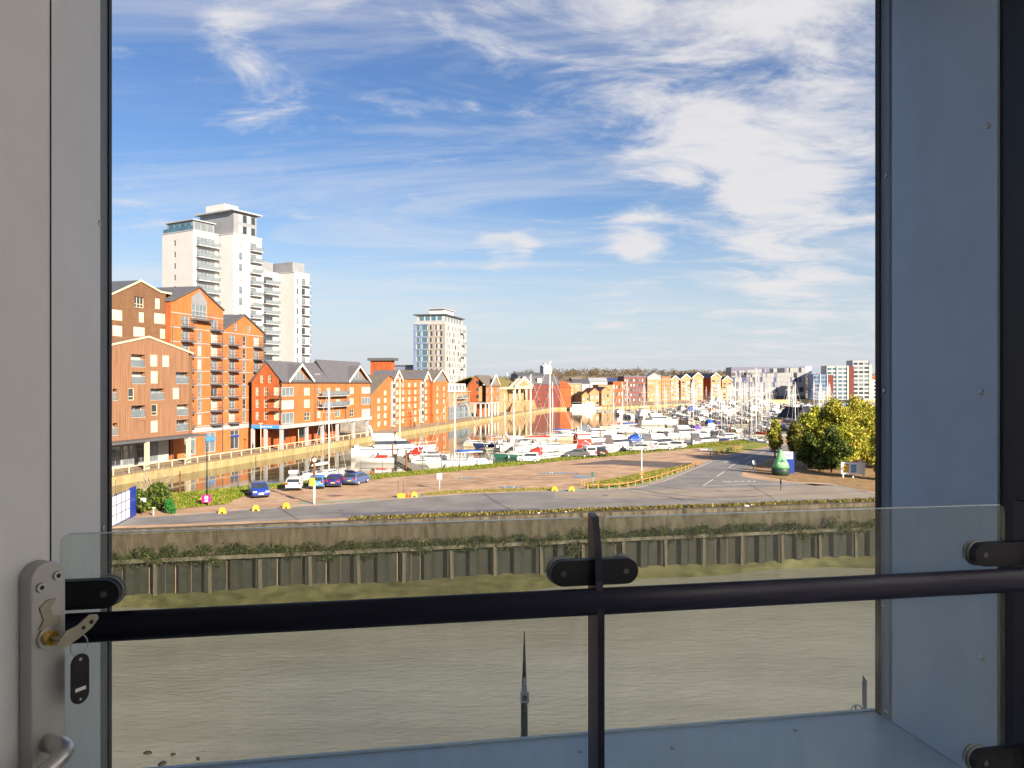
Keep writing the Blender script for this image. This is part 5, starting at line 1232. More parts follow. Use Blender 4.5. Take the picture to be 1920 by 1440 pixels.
# ================================================================== FAR SIDE OF THE DOCK
def simple_block(name, label, cat, x0, x1, ytop, D, wm, rows, cols, dep=14, roof=None, rot=0, wm2=None, pm=('glassd', 'glassm', 'glassp'), gable=False, base=0, ww=.55, zt=None):
    Xa, Xb = (x0 - 960) / F * D, (x1 - 960) / F * D; Wd = (Xb - Xa) / math.cos(rot); z = zt or DZ(ytop, D)
    t = thing(name, label, cat, (Xa, D, 0), rot)
    ze = z if not gable else z - Wd * .42
    top = [(0, ze), (Wd, ze)] if not gable else [(0, ze), (Wd / 2, z), (Wd, ze)]
    hs = []
    for i in range(cols):
        for j in range(rows):
            cx = Wd * (i + .5) / cols; w = Wd / cols * ww; fh = (ze - 1.0) / rows; zz_ = .8 + j * fh
            hs.append((cx - w / 2, cx + w / 2, zz_, zz_ + fh * .58))
    shell(t, Wd, top, dep, wm, roof, hs, .3, wm_side=wm2 or wm, over=.3)
    for r in hs: window(t, (0, 0, 0), X_, -Y_, r, .2, 1, (), M['cream'] if wm in (M['brick'], M['brickp']) else M['dgrey'], M[rng.choice(pm)], .14)
    return t, Wd, z
simple_block('office_block', 'reddish-brown gridded office block right of the maltings', 'building', 1063, 1091, 719, 450, M['brickp'], 6, 7, 14, M['lgrey'], R(6))
# three old gabled houses by the quay
for i, (x0, x1, yt, D, wm, rf, lab) in enumerate(((1091, 1106, 735, 432, M['brickp'], M['moss'], 'small old gabled house with mossy roof beside the white ship'),
                                       (1105, 1126, 728, 436, M['brickp'], M['tile'], 'old gabled brick house with orange roof behind the white ship'),
                                       (1128, 1144, 726, 446, M['brickp'], M['slatb'], 'tall narrow gabled brick house with brown roof on the far quay'))):
    simple_block('gabled_house', lab, 'house', x0, x1, yt, D, wm, 2, 2, 16, rf, R(10), gable=True)
simple_block('house', 'long brown-roofed house with a row of white dormers', 'house', 1122, 1150, 722, 462, M['brickp'], 2, 5, 14, M['slatb'], R(8))
simple_block('house', 'orange brick house with white windows left of the purple-red block', 'house', 1150, 1173, 716, 480, M['brickr'], 3, 5, 14, M['tile'], R(8))
simple_block('apartment_building', 'purple-red block with blue-grey top floor on the far quay', 'building', 1170, 1214, 706, 520, mat('purple_brick', (.19, .075, .07), .85, .12, .5), 5, 8, 16, M['bluec'], R(8))
t, Wd, z = simple_block('apartment_building', 'pale orange arched block with glass gable top on the far quay', 'building', 1214, 1241, 712, 540, M['brickp'], 5, 7, 16, M['lgrey'], R(10))
g = MB().mat(M['grey']); g.prism([(0, z), (Wd, z), (Wd, z + 2), (Wd * .5, z + 5), (0, z + 2)], 'y', .3, 10); g.build('glass_gable', t)
simple_block('apartment_building', 'orange block with green glazing beside the row of five gables', 'building', 1241, 1259, 706, 555, M['brick'], 6, 5, 16, M['slate'], R(10), pm=('glassb', 'glassm'))
for i, (x0, x1, yt) in enumerate(((1257, 1275.5, 705.5), (1276.5, 1297, 702.5), (1298.5, 1319.5, 699.5), (1333, 1353, 700), (1354, 1374.5, 706))):
    lab = ('leftmost', 'second', 'third and middle', 'fourth', 'rightmost')[i] + ' of five gabled pale-fronted waterside houses'
    t, Wd, z = simple_block('gabled_house', lab, 'house', x0, x1, yt, 585 + i * 6, M['brickp'], 5, 2, 22, M['slate'], R(12), gable=True, wm2=M['brickr'], ww=.62)
    t['group'] = 'row of five gabled waterside houses'
    g = MB().mat(M['white']); e = z - Wd * .42
    g.prism([(-.3, e), (Wd / 2, z), (Wd + .3, e), (Wd + .3, e + .6), (Wd / 2, z + .7), (-.3, e + .6)], 'y', -.6, -.32); g.build('barge_board', t)
    for zz_ in (4.2, 7.2, 10): balcony(t, (0, 0, 0), X_, -Y_, Wd * .25, Wd * .75, zz_ if zz_ < e - 2 else e - 2, 1.2, .3, 1, M['white'], False)
simple_block('house', 'dark red recessed house between the third and fourth gables', 'house', 1319, 1334, 707, 618, M['brickr'], 4, 2, 14, M['slate'], R(12))
# university building: chequered panels picked out one by one
D = 640; Xa = (1371 - 960) / F * D; Wd = (1507 - 1371) / F * D / math.cos(R(4)); zt = DZ(687, D)
U = thing('university_building', 'long curved-top building of chequered grey and violet panels', 'building', (Xa, D, 0), R(-4))
b = MB().mat(M['unib']); b.box(0, Wd, 0, 22, 0, zt - .6); b.build('wall_block', U)
pk = {}
for j in range(6):
    x = .1; j0 = zt - 1 - (j + 1) * (zt - 3) / 6
    while x < Wd - .8:
        w = rng.choice((1.1, 1.7, 2.3, 3.0)); w = min(w, Wd - x)
        dark = .25 + .45 * (1 - x / Wd) * (.4 if j < 2 else 1)
        nm = rng.choices(('unia', 'unib', 'unic', 'glassd'), (1.0, dark, dark * (.9 if j in (2, 4) else .35), .12))[0]
        if x > Wd * .93 and j < 2: nm = 'unia'
        key_ = (w, j, nm)
        if key_ not in pk:
            q = MB().mat(M[nm]); q.box(0, w - .10, -.14, -.004, 0, (zt - 3) / 6 - .12); pk[key_] = q.mesh('panel')
        curve = -1.4 * (1 - x / Wd) ** 2 * (2.2 if j == 0 else 0)
        link('panel', pk[key_], U, (x, -.0, j0 + (curve if j == 0 else 0)))
        x += w
b = MB().mat(M['white']); b.box(Wd, Wd + 5, .3, 20, zt - 8, zt - .1); b.build('lit_white_end', U)  # sunlit look of the end face put into its white colour
b = MB().mat(M['dgrey']); b.box(.3, Wd - .5, -.4, -.15, .2, 2.6); b.build('ground_floor', U)
# apartment blocks behind the trees
D = 600
for nm, lab, x0, x1, yt, wm, rows, cols, pm_, rf in (('apartment_building', 'dark blue glazed low block left of the glass-fronted flats', 1525, 1550, 702, M['bluec'], 6, 5, ('glassb', 'glassd'), M['dgrey']),
                                          ('apartment_building', 'glass-fronted flats with overhanging roof and red end wall', 1550, 1588, 686, M['lgrey'], 8, 4, ('glassb', 'glassm', 'glassb'), M['lgrey']),
                                          ('apartment_building', 'pale stair tower block, tallest at the right of the far quay', 1599, 1628, 676, M['lgrey'], 9, 3, ('glassm', 'glassd'), M['lgrey']),
                                          ('apartment_building', 'low white flats half hidden at the right edge of the view', 1629, 1665, 712, M['white'], 5, 5, ('glassm', 'glassd'), M['lgrey'])):
    t, Wd, z = simple_block(nm, lab, 'building', x0, x1, yt, D, wm, rows, cols, 18, rf, R(-8), pm=pm_, ww=.8)
    if 'glass-fronted' in lab:
        g = MB().mat(M['brickd']); g.box(Wd + .05, Wd + 4.5, .5, 18, 0, z - .4); g.build('red_end_wall', t)
        g = MB().mat(M['white']); g.box(Wd * .46, Wd * .50, -.7, -.32, 0, z); g.box(Wd * .96, Wd, -.7, -.32, 0, z); g.build('white_fin', t)
    if 'tallest' in lab:
        g = MB().mat(M['cream']); g.box(Wd + .02, Wd + 2.4, 1, 16, 0, z - 3.5); g.build('cream_side', t)
    D += 12
# sheds with blue roofs, houses on the hillside
for lab, x0, x1, yt, D, rf in (('long grey-roofed shed behind the gridded office block', 1075, 1105, 711, 560, M['dgrey']), ('white-ended works shed above the old gabled houses', 1106, 1138, 708, 600, M['lgrey']), ('shed with bright blue solar roof behind the far quay', 1138, 1180, 708, 620, mat('solar_blue_roof', (.05, .075, .18), .4, .1, .3))):
    Xa, Xb = (x0 - 960) / F * D, (x1 - 960) / F * D; z = DZ(yt, D)
    t = thing('shed', lab, 'shed', (Xa, D, 0))
    b = MB().mat(M['lgrey']); b.box(0, Xb - Xa, 0, 18, 0, z - 3); b.build('walls', t)
    b = MB().mat(rf); b.prism([(-.5, z - 3.2), (9, z), (18.5, z - 3.2)], 'x', -.5, Xb - Xa + .5); b.build('roof', t)
r2_ = random.Random(11); HS = []
for i in range(44):
    x = r2_.uniform(872, 1640); D = r2_.uniform(640, 1100)
    if 1365 < x < 1515: continue
    w = r2_.uniform(9, 18); z = r2_.uniform(6, 9) + max(0, D - 820) * .035; zb = max(0, D - 1000) * .04
    t = thing('house', 'distant small house with pitched roof on the far hillside', 'house', ((x - 960) / F * D, D, zb - .5), r2_.uniform(-.5, .5), 'houses on the far hillside')
    HS.append((x, t)); b = MB().mat(M[r2_.choice(('brickp', 'brickr', 'white', 'brick', 'cream'))]); b.box(-w / 2, w / 2, -4, 4, 0, z); b.build('walls', t)
    b = MB().mat(M[r2_.choice(('tile', 'slatb', 'slate', 'moss', 'tile'))]); b.prism([(-4.4, z - .1), (0, z + 3.4), (4.4, z - .1)], 'x', -w / 2 - .4, w / 2 + .4); b.build('roof', t)
    for k in range(3):
        q = MB().mat(M['glassd']); q.box(-w / 2 + w * (k + .3) / 3, -w / 2 + w * (k + .65) / 3, -4.06, -4.003, z * .45, z * .75); q.build('window', t)

ORD = ['first', 'second', 'third', 'fourth', 'fifth', 'sixth', 'seventh', 'eighth', 'ninth', 'tenth', 'eleventh', 'twelfth', 'thirteenth', 'fourteenth', 'fifteenth', 'sixteenth', 'seventeenth', 'eighteenth', 'nineteenth']
TENS = ['', '', 'twenty', 'thirty', 'forty', 'fifty']; TENTH = ['', '', 'twentieth', 'thirtieth', 'fortieth', 'fiftieth']
def ordinal(i):
    i += 1
    return ORD[i - 1] if i < 20 else (TENTH[i // 10] if i % 10 == 0 else TENS[i // 10] + '-' + ORD[i % 10 - 1])
for i, (x, t) in enumerate(sorted(HS, key=lambda q: q[0])): t['label'] = ordinal(i) + ' from the left of the small pitched-roof houses on the far hillside'
# ================================================================== BOATS
def hull_mesh(L, B, fb, m, m2, stern=.8, full=.55):
    """lofted hull, bow at +x; m topsides, m2 boot stripe"""
    n = 11; b = MB(); rings = []
    for i in range(n):
        t = i / (n - 1); x = -L / 2 + L * t
        hb = B / 2 * (stern + (1 - stern) * min(1, t / .35)) if t < .35 else B / 2 * max(.02, (1 - ((t - .35) / .65) ** 2.2))
        sh = fb * (1 + .28 * (t - .3) ** 2 * 2)
        xb = x + (0.06 * L * (t - .5) if t > .5 else 0)
        rings.append([(xb, -hb, sh), (xb - .02 * L * t, -hb * .93, sh * .45), (x - .05 * L * t, -hb * full, -.12), (x - .06 * L * t, 0, -.35), (x - .05 * L * t, hb * full, -.12), (xb - .02 * L * t, hb * .93, sh * .45), (xb, hb, sh)])
    b.mat(m); b.loft(rings, closed=False, caps=False)
    b.face(rings[0])
    b.mat(M['deck'])
    for a, c in zip(rings, rings[1:]): b.face((a[0], c[0], c[-1], a[-1]))
    return b, rings
def cabin(b, x0, x1, w0, w1, z0, z1, slope=.5, m=None, back=.1):
    b.mat(m or M['hullw'])
    p = [(x0, -w0 / 2, z0), (x1, -w1 / 2, z0), (x1, w1 / 2, z0), (x0, w0 / 2, z0)]
    q = [(x0 + back, -w0 * .42, z1), (x1 - slope, -w1 * .38, z1), (x1 - slope, w1 * .38, z1), (x0 + back, w0 * .42, z1)]
    b.face(q)
    for i in range(4):
        j = (i + 1) % 4; b.face((p[i], p[j], q[j], q[i]))
def band(b, x0, x1, w0, w1, z0, z1, slope, back, lo, hi, m):
    """dark window band wrapped round a cabin"""
    b.mat(m)
    def ring(t, e=.015):
        z = z0 + (z1 - z0) * t
        return [(x0 + back * t - e, -(w0 / 2 * (1 - t) + w0 * .42 * t) - e, z), (x1 - slope * t + e, -(w1 / 2 * (1 - t) + w1 * .38 * t) - e, z), (x1 - slope * t + e, (w1 / 2 * (1 - t) + w1 * .38 * t) + e, z), (x0 + back * t - e, (w0 / 2 * (1 - t) + w0 * .42 * t) + e, z)]
    a, c = ring(lo), ring(hi)
    for i in (0, 1, 2): b.face((a[i], a[(i + 1) % 4], c[(i + 1) % 4], c[i]))
def add(o): o.hide_render = False; return o
def proto_yacht(L=10, mast=13, hull='hullw', cover='canvasb', mr=.11):
    t = thing('sailing_yacht', 'x', 'yacht'); B = L * .32; fb = L * .10
    b, rg = hull_mesh(L, B, fb, M[hull], M[hull], .72); ho = b.build('hull', t)
    b = MB(); cabin(b, -.10 * L, .26 * L, B * .62, B * .40, fb + .02, fb + .48, .7); co = b.build('cabin', t)
    b = MB(); band(b, -.10 * L, .26 * L, B * .62, B * .40, fb + .02, fb + .48, .7, .1, .35, .75, M['glassd']); b.build('cabin_windows', co)
    b = MB().mat(M['deck']); b.box(-.42 * L, -.12 * L, -B * .24, B * .24, fb + .03, fb + .10); b.mat(M['hullw']); b.box(-.42 * L, -.11 * L, -B * .34, -B * .25, fb + .03, fb + .34); b.box(-.42 * L, -.11 * L, B * .25, B * .34, fb + .03, fb + .34); b.build('cockpit', t)
    b = MB().mat(M['alum']); mx_ = .08 * L; b.tube((mx_, 0, fb + .4), (mx_, 0, fb + mast), mr, mr * .7, 8); mo = b.build('mast', t)
    b = MB().mat(M['alum'])
    for h in (.45, .72): b.tube((mx_, -B * .38, fb + mast * h), (mx_, B * .38, fb + mast * h), .035, n=5)
    b.tube((mx_ - .1, 0, fb + mast), (mx_ + .35, 0, fb + mast + .12), .03, n=4); b.build('spreaders', mo)
    b = MB().mat(M['alum']); b.tube((mx_, 0, fb + 1.35), (-.36 * L, 0, fb + 1.45), .07, n=6); bo = b.build('boom', t)
    b = MB().mat(M[cover]); b.path([(mx_ - .1, 0, fb + 1.6), (-.1 * L, 0, fb + 1.62), (-.34 * L, 0, fb + 1.58)], [.20, .17, .10], 8); b.build('sail_cover', bo)
    b = MB().mat(M['rope']); r = mr * .19
    for p, q in (((mx_, 0, fb + mast * .97), (.54 * L, 0, fb * 1.35)), ((mx_, 0, fb + mast), (-.49 * L, 0, fb)), ((mx_, 0, fb + mast * .95), (mx_ - .2, -B * .46, fb)), ((mx_, 0, fb + mast * .95), (mx_ - .2, B * .46, fb))): b.tube(p, q, r, n=4)
    b.build('rigging', t)
    b = MB().mat(M['rope'])
    for sgn in (-1, 1):
        pts = [rg[i][0 if sgn < 0 else -1] for i in (0, 2, 4, 6, 8, 10)]
        for p in pts: b.tube((p[0], p[1] * .96, p[2]), (p[0], p[1] * .96, p[2] + .6), .018, n=4)
        for p, q in zip(pts, pts[1:]): b.tube((p[0], p[1] * .96, p[2] + .6), (q[0], q[1] * .96, q[2] + .6), .012, n=4)
    b.build('guard_rail', t)
    b = MB().mat(M['hullw'])
    for x in (-.25, 0, .2):
        for sgn in (-1, 1): b.tube((x * L, sgn * B * .5, fb * .25), (x * L, sgn * B * .5, fb * .85), .11, n=8)
    b.build('fenders', t)
    b = MB().mat(M['canvasg' if cover != 'canvasg' else 'hullw']); b.loft([[(-.12 * L - d, B * .30 * math.cos(a), fb + .45 + .55 * math.sin(a) * k) for a in [j * math.pi / 6 for j in range(7)]] for d, k in ((0, .7), (.35, 1), (.9, 1))], closed=False, caps=False); b.build('spray_hood', t)
    return t
def proto_cruiser(L=10, hull='hullw', fly=False, cover=None):
    t = thing('motor_cruiser', 'x', 'motorboat'); B = L * .33; fb = L * .125
    b, rg = hull_mesh(L, B, fb, M[hull], M[hull], .9, .7); b.build('hull', t)
    b = MB().mat(M['hulln' if hull != 'hulln' else 'hullw'])
    for sgn in (0, -1):
        for a, c in zip(rg[1:9], rg[2:10]):
            p, q = Vector(a[sgn]), Vector(c[sgn]); o_ = Vector((0, -.02 if sgn == 0 else .02, 0))
            b.face((p + o_ - Vector((0, 0, .10)), q + o_ - Vector((0, 0, .10)), q + o_ - Vector((0, 0, .24)), p + o_ - Vector((0, 0, .24))))
    b.build('rubbing_strake', t)
    h1 = fb + L * .105; b = MB(); cabin(b, -.22 * L, .30 * L, B * .84, B * .55, fb + .02, h1, L * .16); co = b.build('cabin', t)
    b = MB(); band(b, -.22 * L, .30 * L, B * .84, B * .55, fb + .02, h1, L * .16, .1, .42, .86, M['glassd']); b.build('cabin_windows', co)
    b = MB().mat(M['deck']); b.box(-.46 * L, -.24 * L, -B * .38, B * .38, fb + .02, fb + .12); b.mat(M['hullw']); b.box(-.46 * L, -.42 * L, -B * .38, B * .38, fb + .12, fb + .55); b.build('cockpit', t)
    if fly:
        b = MB(); cabin(b, -.26 * L, .08 * L, B * .74, B * .55, h1 + .02, h1 + L * .07, L * .05); b.build('flybridge', t)
        b = MB().mat(M['glassd']); b.box(.02 * L, .035 * L, -B * .25, B * .25, h1 + L * .07, h1 + L * .10); b.build('windscreen', t)
    b = MB().mat(M['hullw']); hz = h1 + (L * .09 if fly else 0)
    b.path([(-.24 * L, -B * .38, h1 - .2), (-.27 * L, -B * .34, hz + .55), (-.29 * L, -B * .2, hz + .8), (-.29 * L, B * .2, hz + .8), (-.27 * L, B * .34, hz + .55), (-.24 * L, B * .38, h1 - .2)], .09, 6); ao = b.build('radar_arch', t)
    b = MB().mat(M['hullw']); b.tube((-.29 * L, 0, hz + .85), (-.29 * L, 0, hz + 1.05), .28, .24, 10); b.build('radar', ao)
    b = MB().mat(M['rope'])
    for sgn in (0, -1):
        pts = [Vector(rg[i][sgn]) for i in (5, 6, 7, 8, 9, 10)]
        for p in pts: b.tube(p, p + Vector((0, 0, .55)), .02, n=4)
        for p, q in zip(pts, pts[1:]): b.tube(p + Vector((0, 0, .55)), q + Vector((0, 0, .55)), .018, n=4)
    b.build('bow_rail', t)
    if cover:
        b = MB().mat(M[cover]); b.loft([[(x, B * .42 * math.cos(a), fb + .1 + hh * math.sin(a)) for a in [j * math.pi / 8 for j in range(9)]] for x, hh in ((-.49 * L, .5), (-.42 * L, 1.15), (-.30 * L, 1.55), (-.20 * L, 1.45))], closed=False, caps=False); b.build('canopy', t)
    return t
def proto_speedboat(L=5.5, cover='canvasr'):
    t = thing('speedboat', 'x', 'motorboat'); B = L * .36; fb = L * .12
    b, rg = hull_mesh(L, B, fb, M['hullw'], M['hullw'], .9, .7); b.build('hull', t)
    b = MB().mat(M['glassd']); b.face(((.10 * L, -B * .36, fb + .05), (.10 * L, B * .36, fb + .05), (.02 * L, B * .30, fb + .5), (.02 * L, -B * .30, fb + .5))); b.build('windscreen', t)
    b = MB().mat(M[cover]); b.box(-.30 * L, -.05 * L, -B * .34, B * .34, fb + .03, fb + .32); b.build('seat', t)
    b = MB().mat(M['hulld']); b.box(-.56 * L, -.48 * L, -.16, .16, -.1, fb + .5); b.build('outboard', t)
    return t
def proto_workboat(L=10):
    t = thing('workboat', 'x', 'boat'); B = L * .36; fb = L * .14
    b, rg = hull_mesh(L, B, fb, M['hullr'], M['hullr'], .85, .7); b.build('hull', t)
    b = MB(); cabin(b, -.18 * L, .14 * L, B * .66, B * .58, fb + .02, fb + 2.1, .25, M['canvasr'], .05); co = b.build('wheelhouse', t)
    b = MB(); band(b, -.18 * L, .14 * L, B * .66, B * .58, fb + .02, fb + 2.1, .25, .05, .50, .86, M['glassp']); b.build('wheelhouse_windows', co)
    b = MB().mat(M['white']); b.box(-.20 * L, .13 * L, -B * .34, B * .34, fb + 2.1, fb + 2.24); b.build('roof', co)
    b = MB().mat(M['alum']); b.tube((-.05 * L, 0, fb + 2.2), (-.05 * L, 0, fb + 5.2), .07, .04, 6); b.build('mast', t)
    return t
def proto_barge(L=24):
    t = thing('passenger_ship', 'x', 'ship'); B = 5.2; fb = 1.5
    b, rg = hull_mesh(L, B, fb, M['hullw'], M['hullw'], .85, .8); b.build('hull', t)
    b = MB(); cabin(b, -.44 * L, .30 * L, B * .84, B * .8, fb + .02, fb + 2.3, .5, M['white'], .1); co = b.build('saloon', t)
    b = MB(); band(b, -.44 * L, .30 * L, B * .84, B * .8, fb + .02, fb + 2.3, .5, .1, .5, .8, M['glassd']); b.build('saloon_windows', co)
    b = MB(); cabin(b, .0, .20 * L, B * .6, B * .6, fb + 2.32, fb + 4.2, .3, M['white'], .1); b.build('wheelhouse', t)
    b = MB().mat(M['lgrey']); b.box(-.42 * L, -.02 * L, -B * .36, B * .36, fb + 3.9, fb + 4.0)
    for x in (-.40, -.22, -.04):
        for s_ in (-1, 1): b.tube((x * L, s_ * B * .34, fb + 2.3), (x * L, s_ * B * .34, fb + 3.9), .05, n=5)
    b.build('awning', t)
    return t
PR = dict(y1=proto_yacht(10, 13), y2=proto_yacht(9, 12, 'hulln', 'canvasg'), y3=proto_yacht(11, 14.5, 'hullw', 'canvasr'), y4=proto_yacht(9.5, 12.5, 'hullc', 'canvasg'), y5=proto_yacht(10, 13, 'hullw', 'hullw'), y6=proto_yacht(9, 12, 'hullg', 'canvasg'),
          f1=proto_yacht(10, 13, 'hullw', 'canvasb', .13), f2=proto_yacht(10, 13.5, 'hullc', 'canvasg', .13), f3=proto_yacht(10, 12.5, 'hulln', 'hullw', .13),
          m1=proto_cruiser(10), m2=proto_cruiser(13, 'hullw', True), m3=proto_cruiser(9, 'hullw', False, 'canvasb'), m4=proto_cruiser(10, 'hulln'), m5=proto_cruiser(9, 'hullc', False, 'canvasg'), m6=proto_cruiser(9, 'hullw', False, 'canvasr'), m7=proto_cruiser(8.5, 'hullw', False, 'canvasp'),
          sp=proto_speedboat(), sp2=proto_speedboat(5, 'canvasg'), wb=proto_workboat(), ba=proto_barge())
used = set()
BOATS = []
def boat(kind, p, head, label, scale=1.0, group=None):
    src = PR[kind]
    o = src if kind not in used else copy_tree(src); used.add(kind)
    o.location = (p[0], p[1], WATER_D); o.rotation_euler = (0, 0, head); o.scale = (scale,) * 3
    o['label'] = label; o['group'] = group or 'boats moored in the dock'
    BOATS.append((p[0], p[1], scale)); return o
def Wt(x, y): return G(x, y, WATER_D)
hs_ = math.atan2(SHU.y, SHU.x)
boat('y5', Wt(611, 899), R(68), 'white sailing yacht with bare mast moored behind the navy car', .92)
boat('sp2', Wt(583, 894), R(70), 'small open boat with grey seat beside the yacht behind the pale blue car', 1)
boat('m2', Wt(737, 858), R(8), 'largest white flybridge motor yacht nearest the old quay', 1.15)
boat('sp', Wt(703, 867), R(176), 'low white speedboat with red seat in front of the big flybridge yacht', 1.25)
boat('m6', Wt(806, 862), R(-14), 'white motor cruiser with red canopy at the pontoon', .8)
boat('m1', Wt(818, 872), R(-12), 'small white motor cruiser at the pontoon in front of the red-canopied one', .8)
boat('y3', Wt(742, 848), R(12), 'white yacht with red sail cover behind the big flybridge yacht', .95)
boat('y1', Wt(862, 877), R(187), 'white yacht with blue sail cover and spray hood nearest the grass verge', 1.05)
boat('m5', Wt(893, 837), R(5), 'cream motor cruiser with grey canopy alone in midwater', .62)
boat('y2', Wt(928, 840), R(186), 'navy-hulled yacht left of the white cabin cruiser', 1.0)
boat('m1', Wt(975, 842), R(10), 'bulky white cabin cruiser beside the navy yacht', 1.05)
boat('y5', Wt(987, 846), R(8), 'white yacht with white sail cover along the second pontoon', 1.1)
boat('y4', Wt(952, 836), R(190), 'cream yacht behind the bulky white cabin cruiser', .85)
boat('y6', Wt(970, 860), R(186), 'green-hulled yacht just left of the small white parked car', .95)
boat('m6', Wt(1032, 862), R(8), 'white cruiser with red canopy behind the verge left of the parked van', .85)
boat('y3', Wt(1022, 848), R(12), 'tall white yacht with red sail cover in the second row', 1.15)
boat('wb', Wt(1094, 845), R(20), 'bright red workboat with windowed wheelhouse', 1.0)
boat('m6', Wt(1116, 833), R(14), 'white cruiser with red canopy directly behind the red workboat', .95)
boat('m5', Wt(1062, 826), R(190), 'cream cruiser with grey canopy left of the red workboat', 1.05)
boat('m1', Wt(1122, 820), R(10), 'white cruiser beyond the red workboat, green boot line', .95)
boat('y1', Wt(1042, 826), R(188), 'yacht with blue sail cover between cream cruiser and navy yacht', 1)
boat('m1', Wt(1118, 857), hs_ - .1, 'white cruiser moored right behind the parked van', .95)
boat('m3', Wt(1214, 836), R(12), 'cruiser with bright blue canopy', 1.0)
boat('m2', Wt(1236, 847), hs_ - .25, 'big white flybridge cruiser moored behind the silver saloon', .95)
boat('m2', Wt(1160, 845), hs_ - .2, 'white flybridge cruiser left of the silver estate car', .85)
boat('m2', Wt(1318, 838), hs_ - .1, 'white flybridge cruiser at the end of the green lawn', .78)
boat('m2', Wt(1285, 822), R(15), 'white flybridge cruiser with raised bow in the middle rows', .85)
boat('m7', Wt(1322, 812), R(12), 'cruiser with purple canopy', .9)
boat('m4', Wt(1368, 827), R(15), 'dark blue cruiser near the far end of the lawn', .85)
boat('y6', Wt(1388, 832), hs_, 'green-hulled yacht by the far tip of the lawn', .9)
boat('ba', Wt(1097, 768), R(12), 'long white passenger ship on the far quay', .72)
boat('m2', Wt(1235, 797), R(10), 'large white motor yacht with long bow in the open basin', 1.0)
boat('m3', Wt(1312, 777), R(5), 'houseboat-like white cruiser with blue canopy before the five gables', 1.35)
boat('m1', Wt(1362, 775), R(5), 'broad white cruiser before the fourth and fifth gables', 1.4)
boat('y4', Wt(1155, 806), R(190), 'cream yacht at the left tip of the middle pontoon', 1)
boat('y1', Wt(1172, 812), R(188), 'white yacht with blue cover at the left tip of the middle pontoon', 1)
# yachts with red jib, dark barge etc. are told apart above; the crowd behind is filled row by row
rb = random.Random(5)
def free(p, d): return all((p[0] - q[0]) ** 2 + (p[1] - q[1]) ** 2 > d * d for q in BOATS)
RD = Vector((math.cos(R(14)), math.sin(R(14)), 0)); RN = Vector((-RD.y, RD.x, 0))
rows_ = 0; CROWD = {}
zones = (('near', 'middle rows of the marina'), ('far', 'crowded far rows of the marina'))
for row in range(15):
    base = Vector((52, 172, 0)) + RN * (row * 24) + RD * (row * 5.0)
    for k in range(26):
        p = base + RD * (k * 5.4 + rb.uniform(-.4, .4)) + RN * (rb.uniform(-1, 1) + (6 if k % 2 else -6))
        x = 960 + F * p.x / p.y; y = 720 + (CAM_Z - WATER_D) * F / p.y
        if not (1140 < x < 1560): continue
        if row > 7 and x < 1210 + (row - 7) * 16: continue
        if y > 838 or (x > 1430 and y > 812): continue
        if not free(p, 5.0): continue
        if row > 8 and rb.random() < .30: continue
        if row <= 8 and rb.random() < .22: continue
        far = row > 3
        kd = rb.choices(('f1', 'f2', 'f3', 'm1', 'm2', 'm4', 'm3', 'm6', 'm5') if far else ('y1', 'y5', 'y4', 'y2', 'm1', 'm2', 'm5', 'm3', 'y3'), (3.2, 2.2, 1.4, 4, 2, .6, .6, .5, 1.4))[0]
        tname = {'f1': 'white yacht with blue sail cover', 'f2': 'cream yacht with grey sail cover', 'f3': 'navy yacht with white sail cover', 'm1': 'white motor cruiser', 'm2': 'white flybridge cruiser', 'm4': 'navy motor cruiser', 'm3': 'cruiser with blue canopy', 'm6': 'cruiser with red canopy', 'm5': 'cream cruiser with grey canopy', 'y1': 'white yacht with blue sail cover', 'y5': 'white yacht with white sail cover', 'y4': 'cream yacht with grey cover', 'y2': 'navy yacht with grey cover', 'y3': 'white yacht with red sail cover'}[kd]
        zone = 'far rows, before the chequered building' if x > 1370 and far else ('far rows, before the five gables' if far else 'middle rows of the marina')
        lab = 'one %s in the %s' % (tname, zone)
        CROWD.setdefault((tname, zone), []).append((x, boat(kd, p, math.atan2(RN.y, RN.x) + (math.pi if k % 2 else 0) + rb.uniform(-.06, .06), lab, rb.uniform(.82, 1.12), '%s, %s' % (tname, zone))))
        rows_ += 1
for k, o in PR.items():
    if k not in used:
        for ch in list(o.children_recursive): bpy.data.objects.remove(ch)
        bpy.data.objects.remove(o)
for (tn, zn), lst in CROWD.items():
    for i, (x, o) in enumerate(sorted(lst, key=lambda q: q[0])): o['label'] = ('%s from left: ' % ordinal(i) if len(lst) > 1 else '') + '%s, %s' % (tn, zn.replace('far rows, before', 'before').replace('middle rows of the marina', 'middle rows'))
# pontoons with piles
def pontoon(p, q, w, label):
    d = q - p; L = d.length; t = thing('pontoon', label, 'pontoon', (p.x, p.y, WATER_D), math.atan2(d.y, d.x), 'floating pontoons')
    n = max(2, int(L / 6))
    for i in range(n): MB().mat(M['pontoon']).box(L * i / n, L * (i + 1) / n - .08, -w / 2, w / 2, .12, .45).build('deck_section', t)
    MB().mat(M['hullg']).box(0, L, -w / 2 - .04, w / 2 + .04, -.25, .11).build('float', t)
    for i in range(1, n, 2): MB().mat(M['rust']).tube((L * i / n, w / 2 + .25, -1), (L * i / n, w / 2 + .25, 3.2), .16, n=10).build('pile', t)
pontoon(Wt(792, 890), Wt(738, 858), 2.0, 'short pontoon sloping from the verge to the speedboat')
pontoon(Wt(905, 845), Wt(1010, 837), 2.2, 'pale pontoon beside the navy yacht')
pontoon(Wt(1105, 838), Wt(1190, 826), 2.2, 'pontoon running behind the red workboat')
